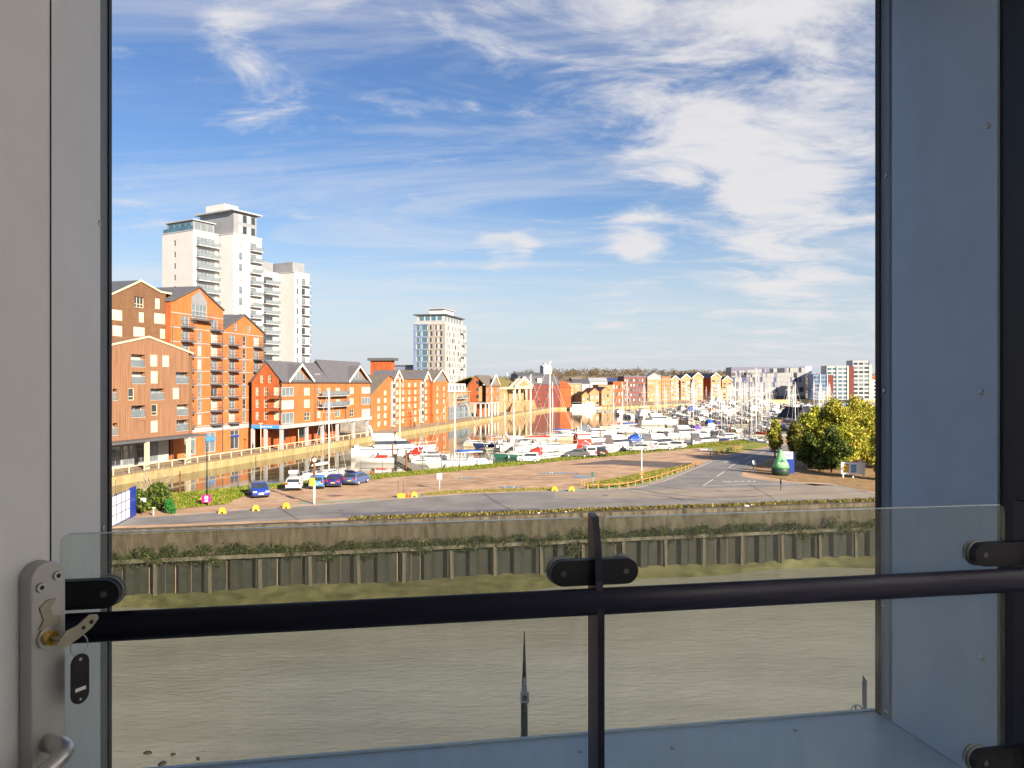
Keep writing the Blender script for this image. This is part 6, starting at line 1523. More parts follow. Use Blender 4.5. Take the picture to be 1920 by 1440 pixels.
for row in range(0, 10, 1):
    base = Vector((52, 172, 0)) + RN * (row * 24) + RD * (row * 5.0)
    pontoon(base, base + RD * 140, 1.8, ('nearest', 'second', 'third', 'fourth', 'fifth', 'sixth', 'seventh', 'eighth', 'ninth', 'farthest')[row] + ' of the parallel marina pontoons, hidden by boats')

# ================================================================== CARS
def car(p, head, paint, label, L=4.1, Wc=1.75, H=1.48, style='hatch', rack=False, boot=False):
    t = thing('van' if style == 'van' else 'parked_car', label, 'van' if style == 'van' else 'car', (p[0], p[1], .03), head, 'cars parked on the island')
    h = H; l = L / 2
    prof = {'hatch': [(-l, .35), (-l, .80), (-l + .10, .95), (-l + .38, h - .08), (-l + .75, h), (.25, h), (.55, h - .06), (1.12, .98), (l - .25, .82), (l, .62), (l, .32), (l - .2, .22), (-l + .2, .22)],
            'saloon': [(-l, .38), (-l, .92), (-l + .75, 1.0), (-l + 1.35, h - .06), (-l + 1.7, h), (.3, h), (.6, h - .06), (1.2, .98), (l - .25, .80), (l, .60), (l, .32), (l - .2, .22), (-l + .2, .22)],
            'van': [(-l, .35), (-l, h - .1), (-l + .12, h), (l - 1.35, h), (l - 1.15, h - .08), (l - .62, 1.15), (l - .08, .95), (l, .62), (l, .32), (l - .2, .22), (-l + .2, .22)]}[style]
    hw = lambda z: Wc / 2 * (1 if z < .95 else 1 - (.16 if style != 'van' else .07) * (z - .95) / (h - .95)) * (.96 if z < .3 else 1)
    b = MB().mat(paint); n = len(prof)
    ys = (-1, -.93, .93, 1); rings = []
    for f_ in ys:
        ins = .05 if abs(f_) == 1 else 0
        rings.append([(x * (1 - ins * .5), f_ * hw(z), z - (ins if z > .9 else 0) * .5) for x, z in prof])
    b.loft(rings, closed=True, caps=True, sm=True); b.build('body', t)
    zt = h - .12; zw = 1.0
    def pt(x, z, s): return (x, s * (hw(z) + .012), z)
    side = {'hatch': [(-l + .42, zw), (-l + .58, zt), (.30, zt), (.92, zw)], 'saloon': [(-l + 1.05, zw), (-l + 1.5, zt), (.35, zt), (1.0, zw)], 'van': [(l - 1.9, zw + .15), (l - 1.9, zt - .1), (l - 1.32, zt - .1), (l - .85, zw + .15)]}[style]
    for s in (-1, 1):
        g = MB().mat(M['glassd']); g.face([pt(x, z, s) for x, z in side]); g.build('side_window', t)
    def cross(x0, z0, x1, z1, e, nm, m=None):
        g = MB().mat(m or M['glassd']); w0, w1 = hw(z0) * .86, hw(z1) * .84
        g.face(((x0 + e, -w0, z0 + .012), (x0 + e, w0, z0 + .012), (x1 + e, w1, z1 + .012), (x1 + e, -w1, z1 + .012))); return g.build(nm, t)
    if style == 'hatch': cross(-l + .12, 1.0, -l + .36, h - .12, -.015, 'rear_window'); cross(1.08, 1.01, .60, h - .08, .015, 'windscreen')
    elif style == 'saloon': cross(-l + .82, 1.04, -l + 1.32, h - .09, -.015, 'rear_window'); cross(1.15, 1.01, .64, h - .08, .015, 'windscreen')
    else: cross(l - .66, 1.2, l - 1.12, h - .13, .015, 'windscreen'); cross(-l, 1.2, -l, h - .25, -.015, 'rear_window')
    for sx in (-1, 1):
        for s in (-1, 1):
            x = sx * L * .305; w = MB().mat(M['rubber']); w.tube((x, s * (Wc / 2 - .20), .30), (x, s * (Wc / 2 + .012), .30), .30, n=16); wo = w.build('wheel', t)
            w = MB().mat(M['carsilver']); w.tube((x, s * (Wc / 2 + .012), .30), (x, s * (Wc / 2 + .022), .30), .19, n=10); w.build('rim', wo)
    for s in (-1, 1):
        g = MB().mat(M['redlamp']); y = s * Wc * .40; g.box(-l - .015, -l + .05, y - .13, y + .13, .74 if style != 'van' else .6, .98 if style != 'van' else 1.1); g.build('tail_lamp', t)
        g = MB().mat(M['clearlamp']); g.box(l - .16, l - .02, s * Wc * .36 - .2, s * Wc * .36 + .2, .64, .78); g.build('headlamp', t)
        g = MB().mat(paint); g.box(.70, .86, s * (Wc / 2 + .12) - .07, s * (Wc / 2 + .12) + .07, .98, 1.12); g.build('wing_mirror', t)
    g = MB().mat(M['plateY']); g.box(-l - .02, -l, -.26, .26, .55, .66); g.build('number_plate', t)
    g = MB().mat(M['white']); g.box(l - .005, l + .015, -.26, .26, .40, .51); g.build('number_plate', t)
    g = MB().mat(M['rubber']); g.box(-l - .012, -l + .1, -Wc * .46, Wc * .46, .25, .42); g.box(l - .1, l + .008, -Wc * .44, Wc * .44, .24, .36); g.build('bumper', t)
    if rack:
        g = MB().mat(M['dgrey'])
        for x in (-.7, .1): g.box(x, x + .06, -Wc * .44, Wc * .44, h + .06, h + .10)
        for s in (-1, 1): g.box(-.9, .35, s * Wc * .40 - .02, s * Wc * .40 + .02, h - .01, h + .07)
        g.build('roof_rack', t)
    if boot:
        g = MB().mat(paint); g.face(((-l + .7, -hw(h) * .9, h + .01), (-l + .7, hw(h) * .9, h + .01), (-l - .25, hw(h) * .9, h + .42), (-l - .25, -hw(h) * .9, h + .42)))
        bo_ = g.build('open_tailgate', t)
    return t
def gc(x, y): return G(x, y)
def away(x, y): p = G(x, y); return math.atan2(p.y, p.x)
car(gc(485, 930), away(485, 930) + math.pi + .12, M['carblue'], 'bright blue estate car with roof rack facing the road', 4.4, 1.8, 1.5, rack=True)
car(gc(553, 917), away(553, 917) - .10, M['carwhite'], 'white hatchback seen from behind beside the blue estate', 4.2, 1.78, 1.48)
car(gc(596, 914), away(596, 914) - .12, M['carlight'], 'pale blue hatchback half hidden by the striped post', 4.0, 1.75, 1.5)
car(gc(629, 911), away(629, 911) - .16, M['carnavy'], 'dark violet-navy hatchback with yellow rear plate', 4.0, 1.75, 1.45)
car(gc(669, 907), away(669, 907) - .45, M['carslate'], 'slate blue car with its tailgate raised', 4.2, 1.78, 1.5, boot=True)
car(gc(992, 866), R(168), M['carwhite'], 'small white hatchback alone by the verge', 3.7, 1.68, 1.5)
car(gc(1083, 857), R(165), M['cargrey'], 'dark grey saloon left of the white van', 4.5, 1.8, 1.42, 'saloon')
car(gc(1103, 856), R(100), M['carwhite'], 'small white van parked between two dark cars', 4.2, 1.8, 1.9, 'van')
car(gc(1119, 855), R(120), M['cardark'], 'black hatchback right of the white van', 4.0, 1.75, 1.45)
car(gc(1197, 846), R(165), M['carsilver'], 'silver estate car by the tall pale lamp post', 4.4, 1.78, 1.45)
car(gc(1210, 845.5), R(140), M['carwhite'], 'white van just right of the silver estate', 4.2, 1.8, 1.8, 'van')
car(gc(1241, 843.5), R(172), M['carsilver'], 'silver saloon parked in front of the flybridge cruiser', 4.6, 1.8, 1.42, 'saloon')
car(gc(1266, 841), R(150), M['carwhite'], 'white hatchback at the right end of the row of cars', 4.1, 1.76, 1.5)

# ================================================================== STREET FURNITURE ON THE ISLAND
YB = MB().mat(M['yellow'])
YB.loft([[(-.62, -.30, 0), (-.25, -.30, 0), (-.18, -.22, .28), (.18, -.22, .28), (.25, -.30, 0), (.62, -.30, 0), (.36, -.14, .80), (-.36, -.14, .80)], [(-.62, .30, 0), (-.25, .30, 0), (-.18, .22, .28), (.18, .22, .28), (.25, .30, 0), (.62, .30, 0), (.36, .14, .80), (-.36, .14, .80)]], sm=False)
ybm = YB.mesh('body')
cap_ = MB().mat(M['yellow']); cap_.box(-.30, .30, -.12, .12, .80, .92); ycm = cap_.mesh('lifting_top')
for (x, y), lab in (((417, 963), 'yellow block leftmost at the road edge'), ((480, 958), 'yellow block second along the road edge, before the blue estate'), ((537, 953), 'yellow block before the white hatchback'), ((379, 944), 'yellow block behind the magenta sign'), ((777, 932), 'yellow block beside the orange cone'), ((1040, 921), 'left one of two yellow blocks near the knee rail'), ((1072, 921), 'right one of two yellow blocks near the knee rail')):
    p = G(x, y); t = thing('barrier_block', lab, 'barrier', (p.x, p.y, .02), R(rng.uniform(-12, 12)), 'yellow barrier blocks'); t.scale = (.60, .60, .62); link('body', ybm, t); link('lifting_top', ycm, t)
p = G(752, 933); t = thing('barrier', 'low yellow barrier with two thin black poles', 'barrier', (p.x, p.y, .02))
MB().mat(M['yellow']).box(-.4, .45, -.15, .15, 0, .45).build('body', t)
for x in (-.33, .24): MB().mat(M['black']).tube((x, 0, .45), (x, 0, 1.75), .025, n=6).build('pole', t)
p = G(765, 932.5); t = thing('traffic_cone', 'orange traffic cone between two yellow blocks', 'cone', (p.x, p.y, .02))
b = MB().mat(M['oran']); b.tube((0, 0, .04), (0, 0, .72), .17, .03, 12); b.build('cone_body', t); MB().mat(M['oran']).box(-.22, .22, -.22, .22, 0, .04).build('base', t)
# striped lamp / camera post
p = G(589, 945); t = thing('camera_post', 'post white below and rusty above with yellow plate and camera', 'post', (p.x, p.y, 0))
MB().mat(M['white']).tube((0, 0, 0), (0, 0, 2.5), .12, .11, 12).build('lower_shaft', t)
MB().mat(M['rust']).tube((0, 0, 2.5), (0, 0, 4.4), .11, .10, 12).build('upper_shaft', t)
MB().mat(M['yellow']).box(-.42, .12, -.22, -.17, 1.9, 2.75).build('warning_plate', t)
MB().mat(M['rust']).box(-.45, -.10, -.05, .05, 3.2, 3.3).build('bracket', t)
b = MB().mat(M['white']); b.tube((0, 0, 4.4), (0, 0, 4.75), .22, .20, 12); b.mat(M['glassd']); b.tube((0, -.05, 4.75), (0, -.05, 4.95), .17, .05, 12); b.build('camera_head', t)
# dark lamp post with magenta sign
p = G(388, 948); t = thing('lamp_post', 'tall thin black lamp post at the grass bank', 'lamp post', (p.x, p.y, 0))
MB().mat(M['black']).tube((0, 0, 0), (0, 0, 6.3), .085, .05, 8).build('shaft', t)
b = MB().mat(M['dgrey']); b.tube((0, 0, 6.3), (0, 0, 6.55), .16, .10, 10); b.build('lantern', t)
t = thing('sign', 'magenta square sign with white symbol on the black post', 'sign', (p.x, p.y - .13, 0))
MB().mat(M['magenta']).box(-.48, .46, -.03, 0, .35, 1.12).build('board', t)
b = MB().mat(M['white']); b.tube((0, -.032, .83), (0, -.036, .83), .19, n=18); b.box(-.18, .18, -.036, -.032, .45, .54); b.build('symbol', t)
b = MB().mat(M['magenta']); b.tube((0, -.0365, .83), (0, -.039, .83), .08, n=12); b.build('symbol_centre', t)
for (x, y, top, m, lab) in ((1203, 905, 838, 'white', 'tall pale lamp post with a small box, in the middle of the knee-rail grass'), (1296, 836, 768, 'black', 'thin black lamp post at the left tip of the lawn'), (1405, 826, 700, 'black', 'thin black lamp post at the far right of the lawn')):
    p = G(x, y); h = (y - top) / F * p.y; t = thing('lamp_post', lab, 'lamp post', (p.x, p.y, 0))
    MB().mat(M[m]).tube((0, 0, 0), (0, 0, h), .085, .055, 8).build('shaft', t)
    b = MB().mat(M['dgrey' if m == 'black' else 'lgrey']); b.box(-.35, .12, -.10, .10, h, h + .12); b.build('lantern', t)
    if m == 'white': MB().mat(M['rail']).box(-.2, .2, -.2, -.09, .95, 1.5).build('box', t)
p = G(824, 918); t = thing('sign', 'white square sign on a thin white post at the car park edge', 'sign', (p.x, p.y, 0))
MB().mat(M['white']).tube((0, 0, 0), (0, 0, 1.9), .05, n=8).build('post', t); MB().mat(M['white']).box(-.30, .30, -.09, -.055, 1.25, 1.95).build('board', t)
b = MB().mat(M['lgrey']); b.box(-.24, .0, -.095, -.091, 1.35, 1.85); b.build('panel', t)
p = G(1112, 916); t = thing('sign', 'small green-topped sign on a thin post by the knee rail', 'sign', (p.x, p.y, 0))
MB().mat(M['lgrey']).tube((0, 0, 0), (0, 0, 2.0), .035, n=6).build('post', t); MB().mat(M['hullg']).box(-.22, .05, -.07, -.037, 1.35, 2.0).build('board', t)
p = G(1464, 919); t = thing('bollard', 'thin dark marker bollard alone on the pale road', 'bollard', (p.x, p.y, 0))
b = MB().mat(M['rubber']); b.tube((0, 0, 0), (0, 0, .75), .05, .05, 8); b.tube((0, 0, .75), (0, 0, 1.35), .11, .09, 8); b.build('shaft', t)
p = G(1412, 886); t = thing('traffic_mirror', 'round white traffic mirror on a short post left of the green buoy', 'mirror', (p.x, p.y, 0))
MB().mat(M['dgrey']).tube((0, 0, 0), (0, 0, 1.3), .06, n=8).build('post', t)
b = MB().mat(M['white']); b.tube((.1, 0, 1.35), (.16, -.08, 1.40), .36, .36, 18); b.build('dish', t)
b = MB().mat(M['white']); b.tube((0, -.1, 0), (0, -.1, .45), .26, .20, 12); b.build('base', t)
# green channel buoy standing on land
p = G(1464, 891); t = thing('channel_buoy', 'green conical channel buoy standing on the leaf litter', 'buoy', (p.x, p.y, 0))
b = MB().mat(M['bhull']); n = 24
b.loft([[(math.cos(2 * math.pi * k / n) * r, math.sin(2 * math.pi * k / n) * r, z) for k in range(n)] for r, z in ((.9, 0), (1.15, .18), (1.24, .45), (1.24, .95), (1.15, 1.05))]); b.build('float_body', t)
b = MB().mat(M['gbuoy'])
b.loft([[(math.cos(2 * math.pi * k / n) * r, math.sin(2 * math.pi * k / n) * r, z) for k in range(n)] for r, z in ((1.16, 1.05), (1.0, 1.5), (.52, 2.6), (.16, 3.35), (.05, 3.5))]); co = b.build('cone', t)
g = MB().mat(M['hullg'])
for k in range(7):
    a0 = -math.pi / 2 - .42 + k * .12; a1 = a0 + .12; r0, r1 = .845, .66; e = 1.03; hgt = .13 * math.sin((k + .5) / 7 * math.pi)
    g.face(((math.cos(a0) * r0 * e, math.sin(a0) * r0 * e, 1.86), (math.cos(a1) * r0 * e, math.sin(a1) * r0 * e, 1.86), (math.cos(a1) * r1 * e, math.sin(a1) * r1 * e, 2.08 + hgt * 1.6), (math.cos(a0) * r1 * e, math.sin(a0) * r1 * e, 2.08 + hgt * 1.6)))
g.build('emblem', co)
text('HAVEN', .42, co, (0, -.955, 1.66), (R(67), 0, 0), mat('pale_green_lettering', (.55, .70, .50), .6, .05, 2), 'lettering', .012)
# totem with the port operator's letters
p = G(1478, 888); t = thing('totem_sign', 'blue totem sign with white head behind the green buoy', 'sign', (p.x, p.y, 0), R(-12))
MB().mat(M['blue']).box(-.78, .78, -.12, .12, .0, 2.05).build('body', t); MB().mat(M['white']).box(-.78, .60, -.13, .13, 2.052, 3.05).build('head', t); MB().mat(M['blue']).box(.602, .78, -.13, .13, 2.052, 3.05).build('side_strip', t)
text('ABP', .58, t, (-.09, -.145, 2.62), (R(90), 0, 0), M['blue'], 'lettering', .01, shear=.2)
# white notice board on three legs
p = G(1600, 896); t = thing('notice_board', 'white notice board with yellow and blue panels on three legs', 'sign', (p.x, p.y, 0), R(-8))
MB().mat(M['white']).box(-1.55, 1.50, -.06, .06, .50, 2.1).build('board', t)
for x in (-1.35, -.1, 1.22): MB().mat(M['white']).box(x, x + .14, -.05, .05, 0, .5).build('leg', t)
MB().mat(M['blue']).box(-1.55, 1.50, -.065, .065, 2.1, 2.18).build('top_strip', t)
bb_ = MB().mat(M['yellow']); bb_.box(-1.25, -.58, -.075, -.062, .75, 1.68); bb_.mat(M['rust']); bb_.box(-1.25, -.58, -.075, -.062, 1.70, 1.82); bb_.build('yellow_panel', t)
bb_ = MB().mat(M['skyb']); 
for k in range(5): bb_.box(-.34, .36, -.075, -.062, .72 + k * .22, .90 + k * .22)
bb_.build('blue_panel', t)
# knee rail: posts and rails each a part
kr = thing('knee_rail', 'low timber knee rail curving along the grass strip', 'fence', (0, 0, 0))
kp = [(1091, 909), (1096, 912), (1102, 918), (1122, 917), (1142, 917), (1161, 915.5), (1177, 914), (1191, 911), (1205, 907), (1218, 904), (1231, 901), (1241, 897.5), (1251, 894), (1260, 891), (1269, 888), (1277, 885.5), (1285, 883), (1291, 880), (1297, 877.5), (1301, 875), (1306, 872), (1310, 870)]
km = MB().mat(M['rail']); km.box(-.07, .07, -.07, .07, 0, .72); kme = km.mesh('post')
pts = [G(*q) for q in kp]
for q in pts: link('post', kme, kr, q)
for a, c in zip(pts[2:], pts[3:]):
    b = MB().mat(M['rail']); d = (c - a).normalized() * .07
    b.tube(a + d + Vector((0, 0, .55)), c - d + Vector((0, 0, .55)), .075, n=6); b.build('rail', kr)
kr = thing('knee_rail', 'timber rail fence at the corner of the lawn and the road', 'fence', (0, 0, 0))
kp = [(1332, 858), (1345, 856), (1355, 853), (1365, 850), (1378, 846), (1388, 845.5), (1391, 841), (1378, 839.5), (1362, 838), (1345, 836)]
pts = [G(*q) for q in kp]; km = MB().mat(M['rail']); km.box(-.07, .07, -.07, .07, 0, .95); kme = km.mesh('post')
for q in pts: link('post', kme, kr, q)
for a, c in zip(pts, pts[1:]):
    for z in (.55, .88):
        b = MB().mat(M['rail']); d = (c - a).normalized() * .07
        b.tube(a + d + Vector((0, 0, z)), c - d + Vector((0, 0, z)), .05, n=6); b.build('rail', kr)
# dock-edge wire fence
wf = thing('wire_fence', 'wire fence of thin dark posts along the dock edge', 'fence', (0, 0, 0))
fp = MB().mat(M['dgrey']); fp.tube((0, 0, 0), (0, 0, 2.1), .045, n=6); fpm = fp.mesh('post'); fpts = [SH0 + SHU * (t * 3.4 - 18) - SHN * .3 for t in range(0, 40)]
for q in fpts: link('post', fpm, wf, q)
for z in (.5, 1.0, 1.5, 2.0):
    b = MB().mat(M['dgrey']); b.tube(fpts[0] + Vector((0, 0, z)), fpts[-1] + Vector((0, 0, z)), .010, n=4); b.build('wire', wf)
b = MB().mat(M['rust']); q = fpts[2]; b.box(-.07, .07, -.07, .07, 0, 2.5); b.build('gate_post', wf, None, q)
# utility cabinet, blue and white hoarding, small signs on the left
p = G(537, 914); t = thing('utility_cabinet', 'grey cabinet with white top behind the white hatchback', 'cabinet', (p.x, p.y + 3, 0))
MB().mat(M['grey']).box(-.42, .42, -.3, .3, 0, 1.35).build('body', t); MB().mat(M['white']).box(-.5, .5, -.36, .36, 1.352, 1.75).build('top', t)
p = G(218, 985); q = G(243, 972); d = q - p; L = d.length
t = thing('hoarding', 'white gridded hoarding with blue end panel at the left edge', 'hoarding', (p.x, p.y, 0), math.atan2(d.y, d.x))
nx = 3
for i in range(-2, nx):
    for j in range(3): MB().mat(M['white']).box(i * L / nx + .05, (i + 1) * L / nx - .05, -.03, .03, .15 + j * .85, .92 + j * .85).build('panel', t)
for i in range(-2, nx + 1): MB().mat(M['blue']).box(i * L / nx - .045, i * L / nx + .045, -.05, .05, 0, 2.75).build('post', t)
MB().mat(M['blue']).box(L + .05, L + 1.7, -.06, .06, 0, 2.8).build('blue_end_panel', t)
p = G(266, 965); t = thing('sign', 'white sign with black symbol in front of the dark bush', 'sign', (p.x, p.y, 0))
MB().mat(M['dgrey']).tube((0, 0, 0), (0, 0, 1.5), .03, n=6).build('post', t); MB().mat(M['white']).box(-.08, .42, -.06, -.032, .72, 1.6).build('board', t); MB().mat(M['black']).box(-.02, .16, -.064, -.061, 1.05, 1.4).build('symbol', t)
p = G(288, 967); t = thing('marker_post', 'small grey marker post beside the fern', 'post', (p.x, p.y, 0)); MB().mat(M['lgrey']).box(-.06, .06, -.05, .05, 0, .8).build('shaft', t); MB().mat(M['white']).box(-.10, .22, -.06, -.051, .72, .8).build('tab', t)
# debris and stones on the wall top
for i, (x, y) in enumerate(((897, 968), (1010, 966), (1061, 964), (1230, 957), (1400, 952), (1409, 950.5))):
    p = G(x, y - 1.5); b = MB().mat(M['white']); w = .16 if i != 4 else .34
    b.loft([[(w * .9 * math.cos(a) * r, w * .6 * math.sin(a) * r, z) for a in [k * math.pi / 4 for k in range(8)]] for r, z in ((1, 0), (1.05, .06), (.6, .16))], sm=False)
    o = b.build('stone', None, None, (p.x, p.y, .03)); tag(o, ('leftmost', 'second', 'third', 'fourth', 'flat fifth and largest', 'rightmost')[i] + ' pale stone on the river wall top', 'stone', 'pale stones on the wall top')
# promenade rails on the old quay, red post, bench line
pr_ = thing('promenade_rail', 'low cream rail along the promenade in front of the brick blocks', 'railing', Q0, QA)
pm_ = MB().mat(M['cream']); pm_.box(-.06, .06, -.06, .06, 0, 1.0); pme = pm_.mesh('post')
for i in range(32): link('post', pme, pr_, (-26 + i * 3.0, 1.4, 0))
for i in range(31): MB().mat(M['cream']).box(-26 + i * 3 + .07, -26 + i * 3 + 2.93, 1.33, 1.47, .88, 1.02).build('rail', pr_)
lp0 = None
for i, (s, lab) in enumerate(((20, 'cream promenade lamp left of the brick corner building'), (33.5, 'cream promenade lamp at the brick corner building'), (101, 'promenade lamp before the long warehouse'), (124, 'promenade lamp at the right end of the long warehouse'))):
    p = QP(s, 2.0); t = thing('lamp_post', lab, 'lamp post', p); MB().mat(M['cream']).tube((0, 0, 0), (0, 0, 5.2), .09, .06, 8).build('shaft', t); MB().mat(M['cream']).box(-.35, .35, -.12, .12, 5.2, 5.35).build('lantern', t)
p = QP(qs(770, 5), 5); t = thing('quay_crane_post', 'small red post by the arched doorway of the long warehouse', 'post', p); MB().mat(M['hullr']).tube((0, 0, 0), (0, 0, 4.2), .12, .08, 8).build('shaft', t); MB().mat(M['hullr']).box(-.7, .1, -.06, .06, 4.0, 4.2).build('arm', t)

# ================================================================== PEOPLE on the promenade
def person(p, head, label, top, stride=.18, seed=0):
    J = dict(pelvis=(0, 0, .95), belly=(0, 0, 1.12), chest=(0, .01, 1.34), neck=(0, .01, 1.50), head=(0, .03, 1.62), crown=(0, .03, 1.72),
             hipL=(-.09, 0, .90), kneeL=(-.10, stride * .7, .50), ankL=(-.10, stride * .5, .09), toeL=(-.10, stride * .5 + .16, .04),
             hipR=(.09, 0, .90), kneeR=(.10, -stride * .3, .50), ankR=(.10, -stride, .10), toeR=(.10, -stride + .15, .04),
             shL=(-.18, 0, 1.42), elL=(-.24, -stride * .5, 1.14), wrL=(-.24, -stride * .2, .90), shR=(.18, 0, 1.42), elR=(.24, stride * .2, 1.14), wrR=(.24, stride * .7, .92))
    rad = dict(pelvis=.14, belly=.13, chest=.15, neck=.06, head=.095, crown=.07, hip=.085, knee=.06, ank=.045, toe=.04, sh=.07, el=.045, wr=.035)
    E_ = [('pelvis', 'belly'), ('belly', 'chest'), ('chest', 'neck'), ('neck', 'head'), ('head', 'crown')]
    for s in 'LR': E_ += [('pelvis', 'hip' + s), ('hip' + s, 'knee' + s), ('knee' + s, 'ank' + s), ('ank' + s, 'toe' + s), ('chest', 'sh' + s), ('sh' + s, 'el' + s), ('el' + s, 'wr' + s)]
    ks = list(J); me = bpy.data.meshes.new('person'); me.from_pydata([J[k] for k in ks], [(ks.index(a), ks.index(c)) for a, c in E_], [])
    t = thing('person', label, 'person', p, head)
    o = link('body', me, t); sk = o.modifiers.new('skin', 'SKIN')
    for k, v in zip(ks, me.skin_vertices[0].data):
        r = rad[k] if k in rad else rad[k[:-1]]; v.radius = (r, r)
    me.skin_vertices[0].data[0].use_root = True
    o.modifiers.new('sub', 'SUBSURF').levels = 1; o.modifiers['sub'].render_levels = 1
    me.materials.append(top)
    b = MB().mat(M['skin']); n = 10
    b.loft([[(.085 * r * math.cos(2 * math.pi * k / n), .03 + .10 * r * math.sin(2 * math.pi * k / n), z) for k in range(n)] for r, z in ((.5, 1.55), (.95, 1.60), (1.1, 1.66), (1.05, 1.72), (.55, 1.78))]); b.mat(M['skin']); b.box(-.015, .015, .12, .155, 1.64, 1.67); b.build('face', t)
    b = MB().mat(M['cloth']); b.loft([[(.095 * r * math.cos(2 * math.pi * k / n), .02 + .11 * r * math.sin(2 * math.pi * k / n), z) for k in range(n)] for r, z in ((1.08, 1.70), (1.05, 1.75), (.5, 1.81))]); b.build('hair', t)
    return t
person(QP(qs(474, 3), 3), QA, 'person in dark clothes walking on the promenade by the blue banner', M['cloth'])
person(QP(qs(776, 4), 4), QA + math.pi, 'left one of two people walking near the red post', M['cloth'], .2)
person(QP(qs(780, 4), 4.3), QA + math.pi, 'right one of two people walking near the red post', mat('brown_coat', (.12, .07, .05), .9, .2, 3), .16)

# ================================================================== TREES AND BUSHES
L1 = leafmat('leaf_yellow_green', (.38, .40, .035), (.64, .60, .09)); L2 = leafmat('leaf_green', (.12, .18, .02), (.24, .28, .05)); L3 = leafmat('leaf_dark', (.02, .04, .01), (.06, .085, .02))
L4 = leafmat('leaf_reddish', (.20, .085, .04), (.34, .17, .10)); L5 = leafmat('leaf_gold', (.30, .19, .03), (.40, .28, .06)); L6 = leafmat('fern_green', (.03, .16, .03), (.07, .28, .07))
def tree(px_, py_, top, hwid, label, leaves, n, size, seed, name='tree', trunk=True, lob=9, dense=1.0, low=.12, dy=0):
    p = G(px_, py_); p = Vector((p.x, p.y + dy, 0)); H = DZ(top, p.y); w = hwid / F * p.y
    r = random.Random(seed); t = thing(name, label, 'tree' if trunk else 'bush', p)
    blobs = []
    for k in range(lob):
        a = r.uniform(0, 6.28); zt = r.uniform(low, .86); rr = w * (1 - .55 * abs(zt - .4) / .6) * r.uniform(.35, .95)
        s = w * r.choice((.16, .22, .3, .42))
        blobs.append((math.cos(a) * rr, math.sin(a) * rr, H * zt, s, s, s * r.uniform(.7, 1.1)))
    blobs.append((0, 0, H * .5, w * .55, w * .55, H * .33)); blobs.append((0, 0, H * .84, w * .33, w * .33, H * .16))
    leaf_cloud('crown', blobs, n, size, leaves, t, seed)
    b = MB().mat(M['barkd']); b.tube((0, 0, -.1), (0, 0, H * .75), max(.06, H * .022), max(.03, H * .008), 8)
    for k in range(6):
        q = blobs[k]; z0 = min(q[2] * .6, H * .6); b.tube((0, 0, z0), (q[0], q[1], q[2]), max(.03, H * .008), .015, 6)
    b.build('trunk', t); return t
tree(1556, 884, 762, 38, 'green leafy tree, leftmost of the big clump above the notice board', [L1, L1, L2, L2], 22000, .17, 1, dy=5, lob=14)
tree(1590, 885, 746, 50, 'tall yellow-green tree in the middle of the right-hand clump', [L1, L1, L2, L5], 27000, .17, 2, dy=5, lob=15)
tree(1640, 885, 742, 52, 'tallest yellow-green tree at the right edge of the opening', [L1, L1, L5, L2], 25000, .17, 3, dy=6, lob=15)
tree(1654, 900, 812, 34, 'yellow-green bush right of the notice board', [L1, L1, L2], 10000, .16, 4, 'bush', False, lob=12)
tree(1538, 886, 812, 28, 'dark green shrub under the big clump, beside the totem sign', [L2, L3, L3], 14000, .14, 5, 'bush', False, dy=4, lob=12)
tree(1570, 890, 798, 38, 'dark green shrub behind the notice board', [L3, L2, L3], 14000, .14, 6, 'bush', False, dy=2, lob=12)
tree(1602, 886, 790, 38, 'dense olive shrub between notice board and tall trees', [L2, L1, L1], 13000, .14, 7, 'bush', False, dy=3, lob=12)
tree(1453, 858, 786, 19, 'small loose tree with gold top where the road bends away', [L1, L2, L2, L5], 6000, .17, 8, lob=10, low=.35)
tree(1490, 860, 790, 23, 'gold and dark green bush behind the totem sign', [L5, L2, L3], 8000, .17, 9, 'bush', False)
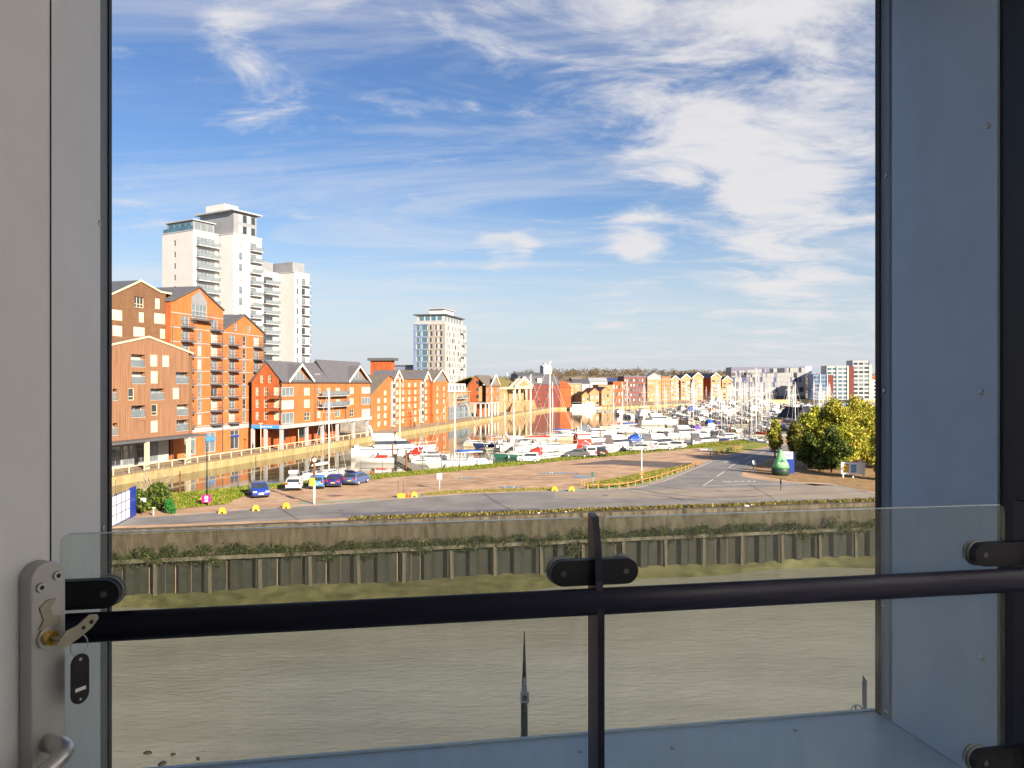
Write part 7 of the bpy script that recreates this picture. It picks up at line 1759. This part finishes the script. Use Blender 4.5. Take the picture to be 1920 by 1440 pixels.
tree(1516, 852, 795, 24, 'leafless reddish shrub before the dark boat shed', [L4], 3600, .2, 10, 'bush', False)
tree(1700, 880, 752, 46, 'green tree partly hidden behind the right panel', [L1, L2], 8000, .26, 12)
tree(300, 957, 905, 30, 'dark green bush behind the white sign at the left', [L2, L3, L3], 8000, .13, 13, 'bush', False, low=.1)
tree(258, 962, 918, 32, 'dark olive bush beside the blue hoarding end', [L3, L2, L3], 7000, .13, 14, 'bush', False, low=.1)
tree(318, 963, 936, 14, 'bright green fern at the grass bank', [L6], 2600, .13, 15, 'fern', False)
p = G(285, 947); t = thing('bare_shrub', 'leafless pale-stemmed shrub rising from the dark bushes', 'shrub', p)
rs_ = random.Random(4); b = MB().mat(M['bark'])
for k in range(13):
    a = rs_.uniform(-2.6, 2.6); d = Vector((math.sin(a) * .55, rs_.uniform(-.3, .3), 1)).normalized(); q = Vector((0, 0, .5)); ps = [q.copy()]
    for j in range(5):
        q = q + d * rs_.uniform(.5, .95); d = (d + Vector((rs_.uniform(-.35, .35), rs_.uniform(-.2, .2), rs_.uniform(-.15, .1)))).normalized(); ps.append(q.copy())
        if j > 1: b.tube(q, q + (d + Vector((rs_.uniform(-.8, .8), 0, rs_.uniform(-.2, .4)))).normalized() * .6, .018, .006, 4)
    b.path(ps, [.05, .042, .035, .028, .02, .012], 5)
b.build('stems', t)
# dark boat shed with canopy behind the shrubs
p = G(1522, 800); t = thing('boat_shed', 'dark navy canopy shed behind the trees by the marina', 'shed', (p.x, p.y, 0), R(10))
b = MB().mat(mat('navy_canvas_roof', (.018, .018, .035), .8, .15, .5)); b.prism([(-5.5, 2.6), (-2.6, 5.6), (4.5, 5.6), (6.5, 2.6), (6.5, 2.4), (-5.5, 2.4)], 'y', 0, 10); b.build('roof', t)
b = MB().mat(M['lgrey']); b.box(-3.8, -1.6, .3, .5, 0, 2.38); b.build('wall', t)
for x in (-5, -3.9, 6): MB().mat(M['dgrey']).box(x, x + .18, .2, .4, 0, 2.38).build('post', t)
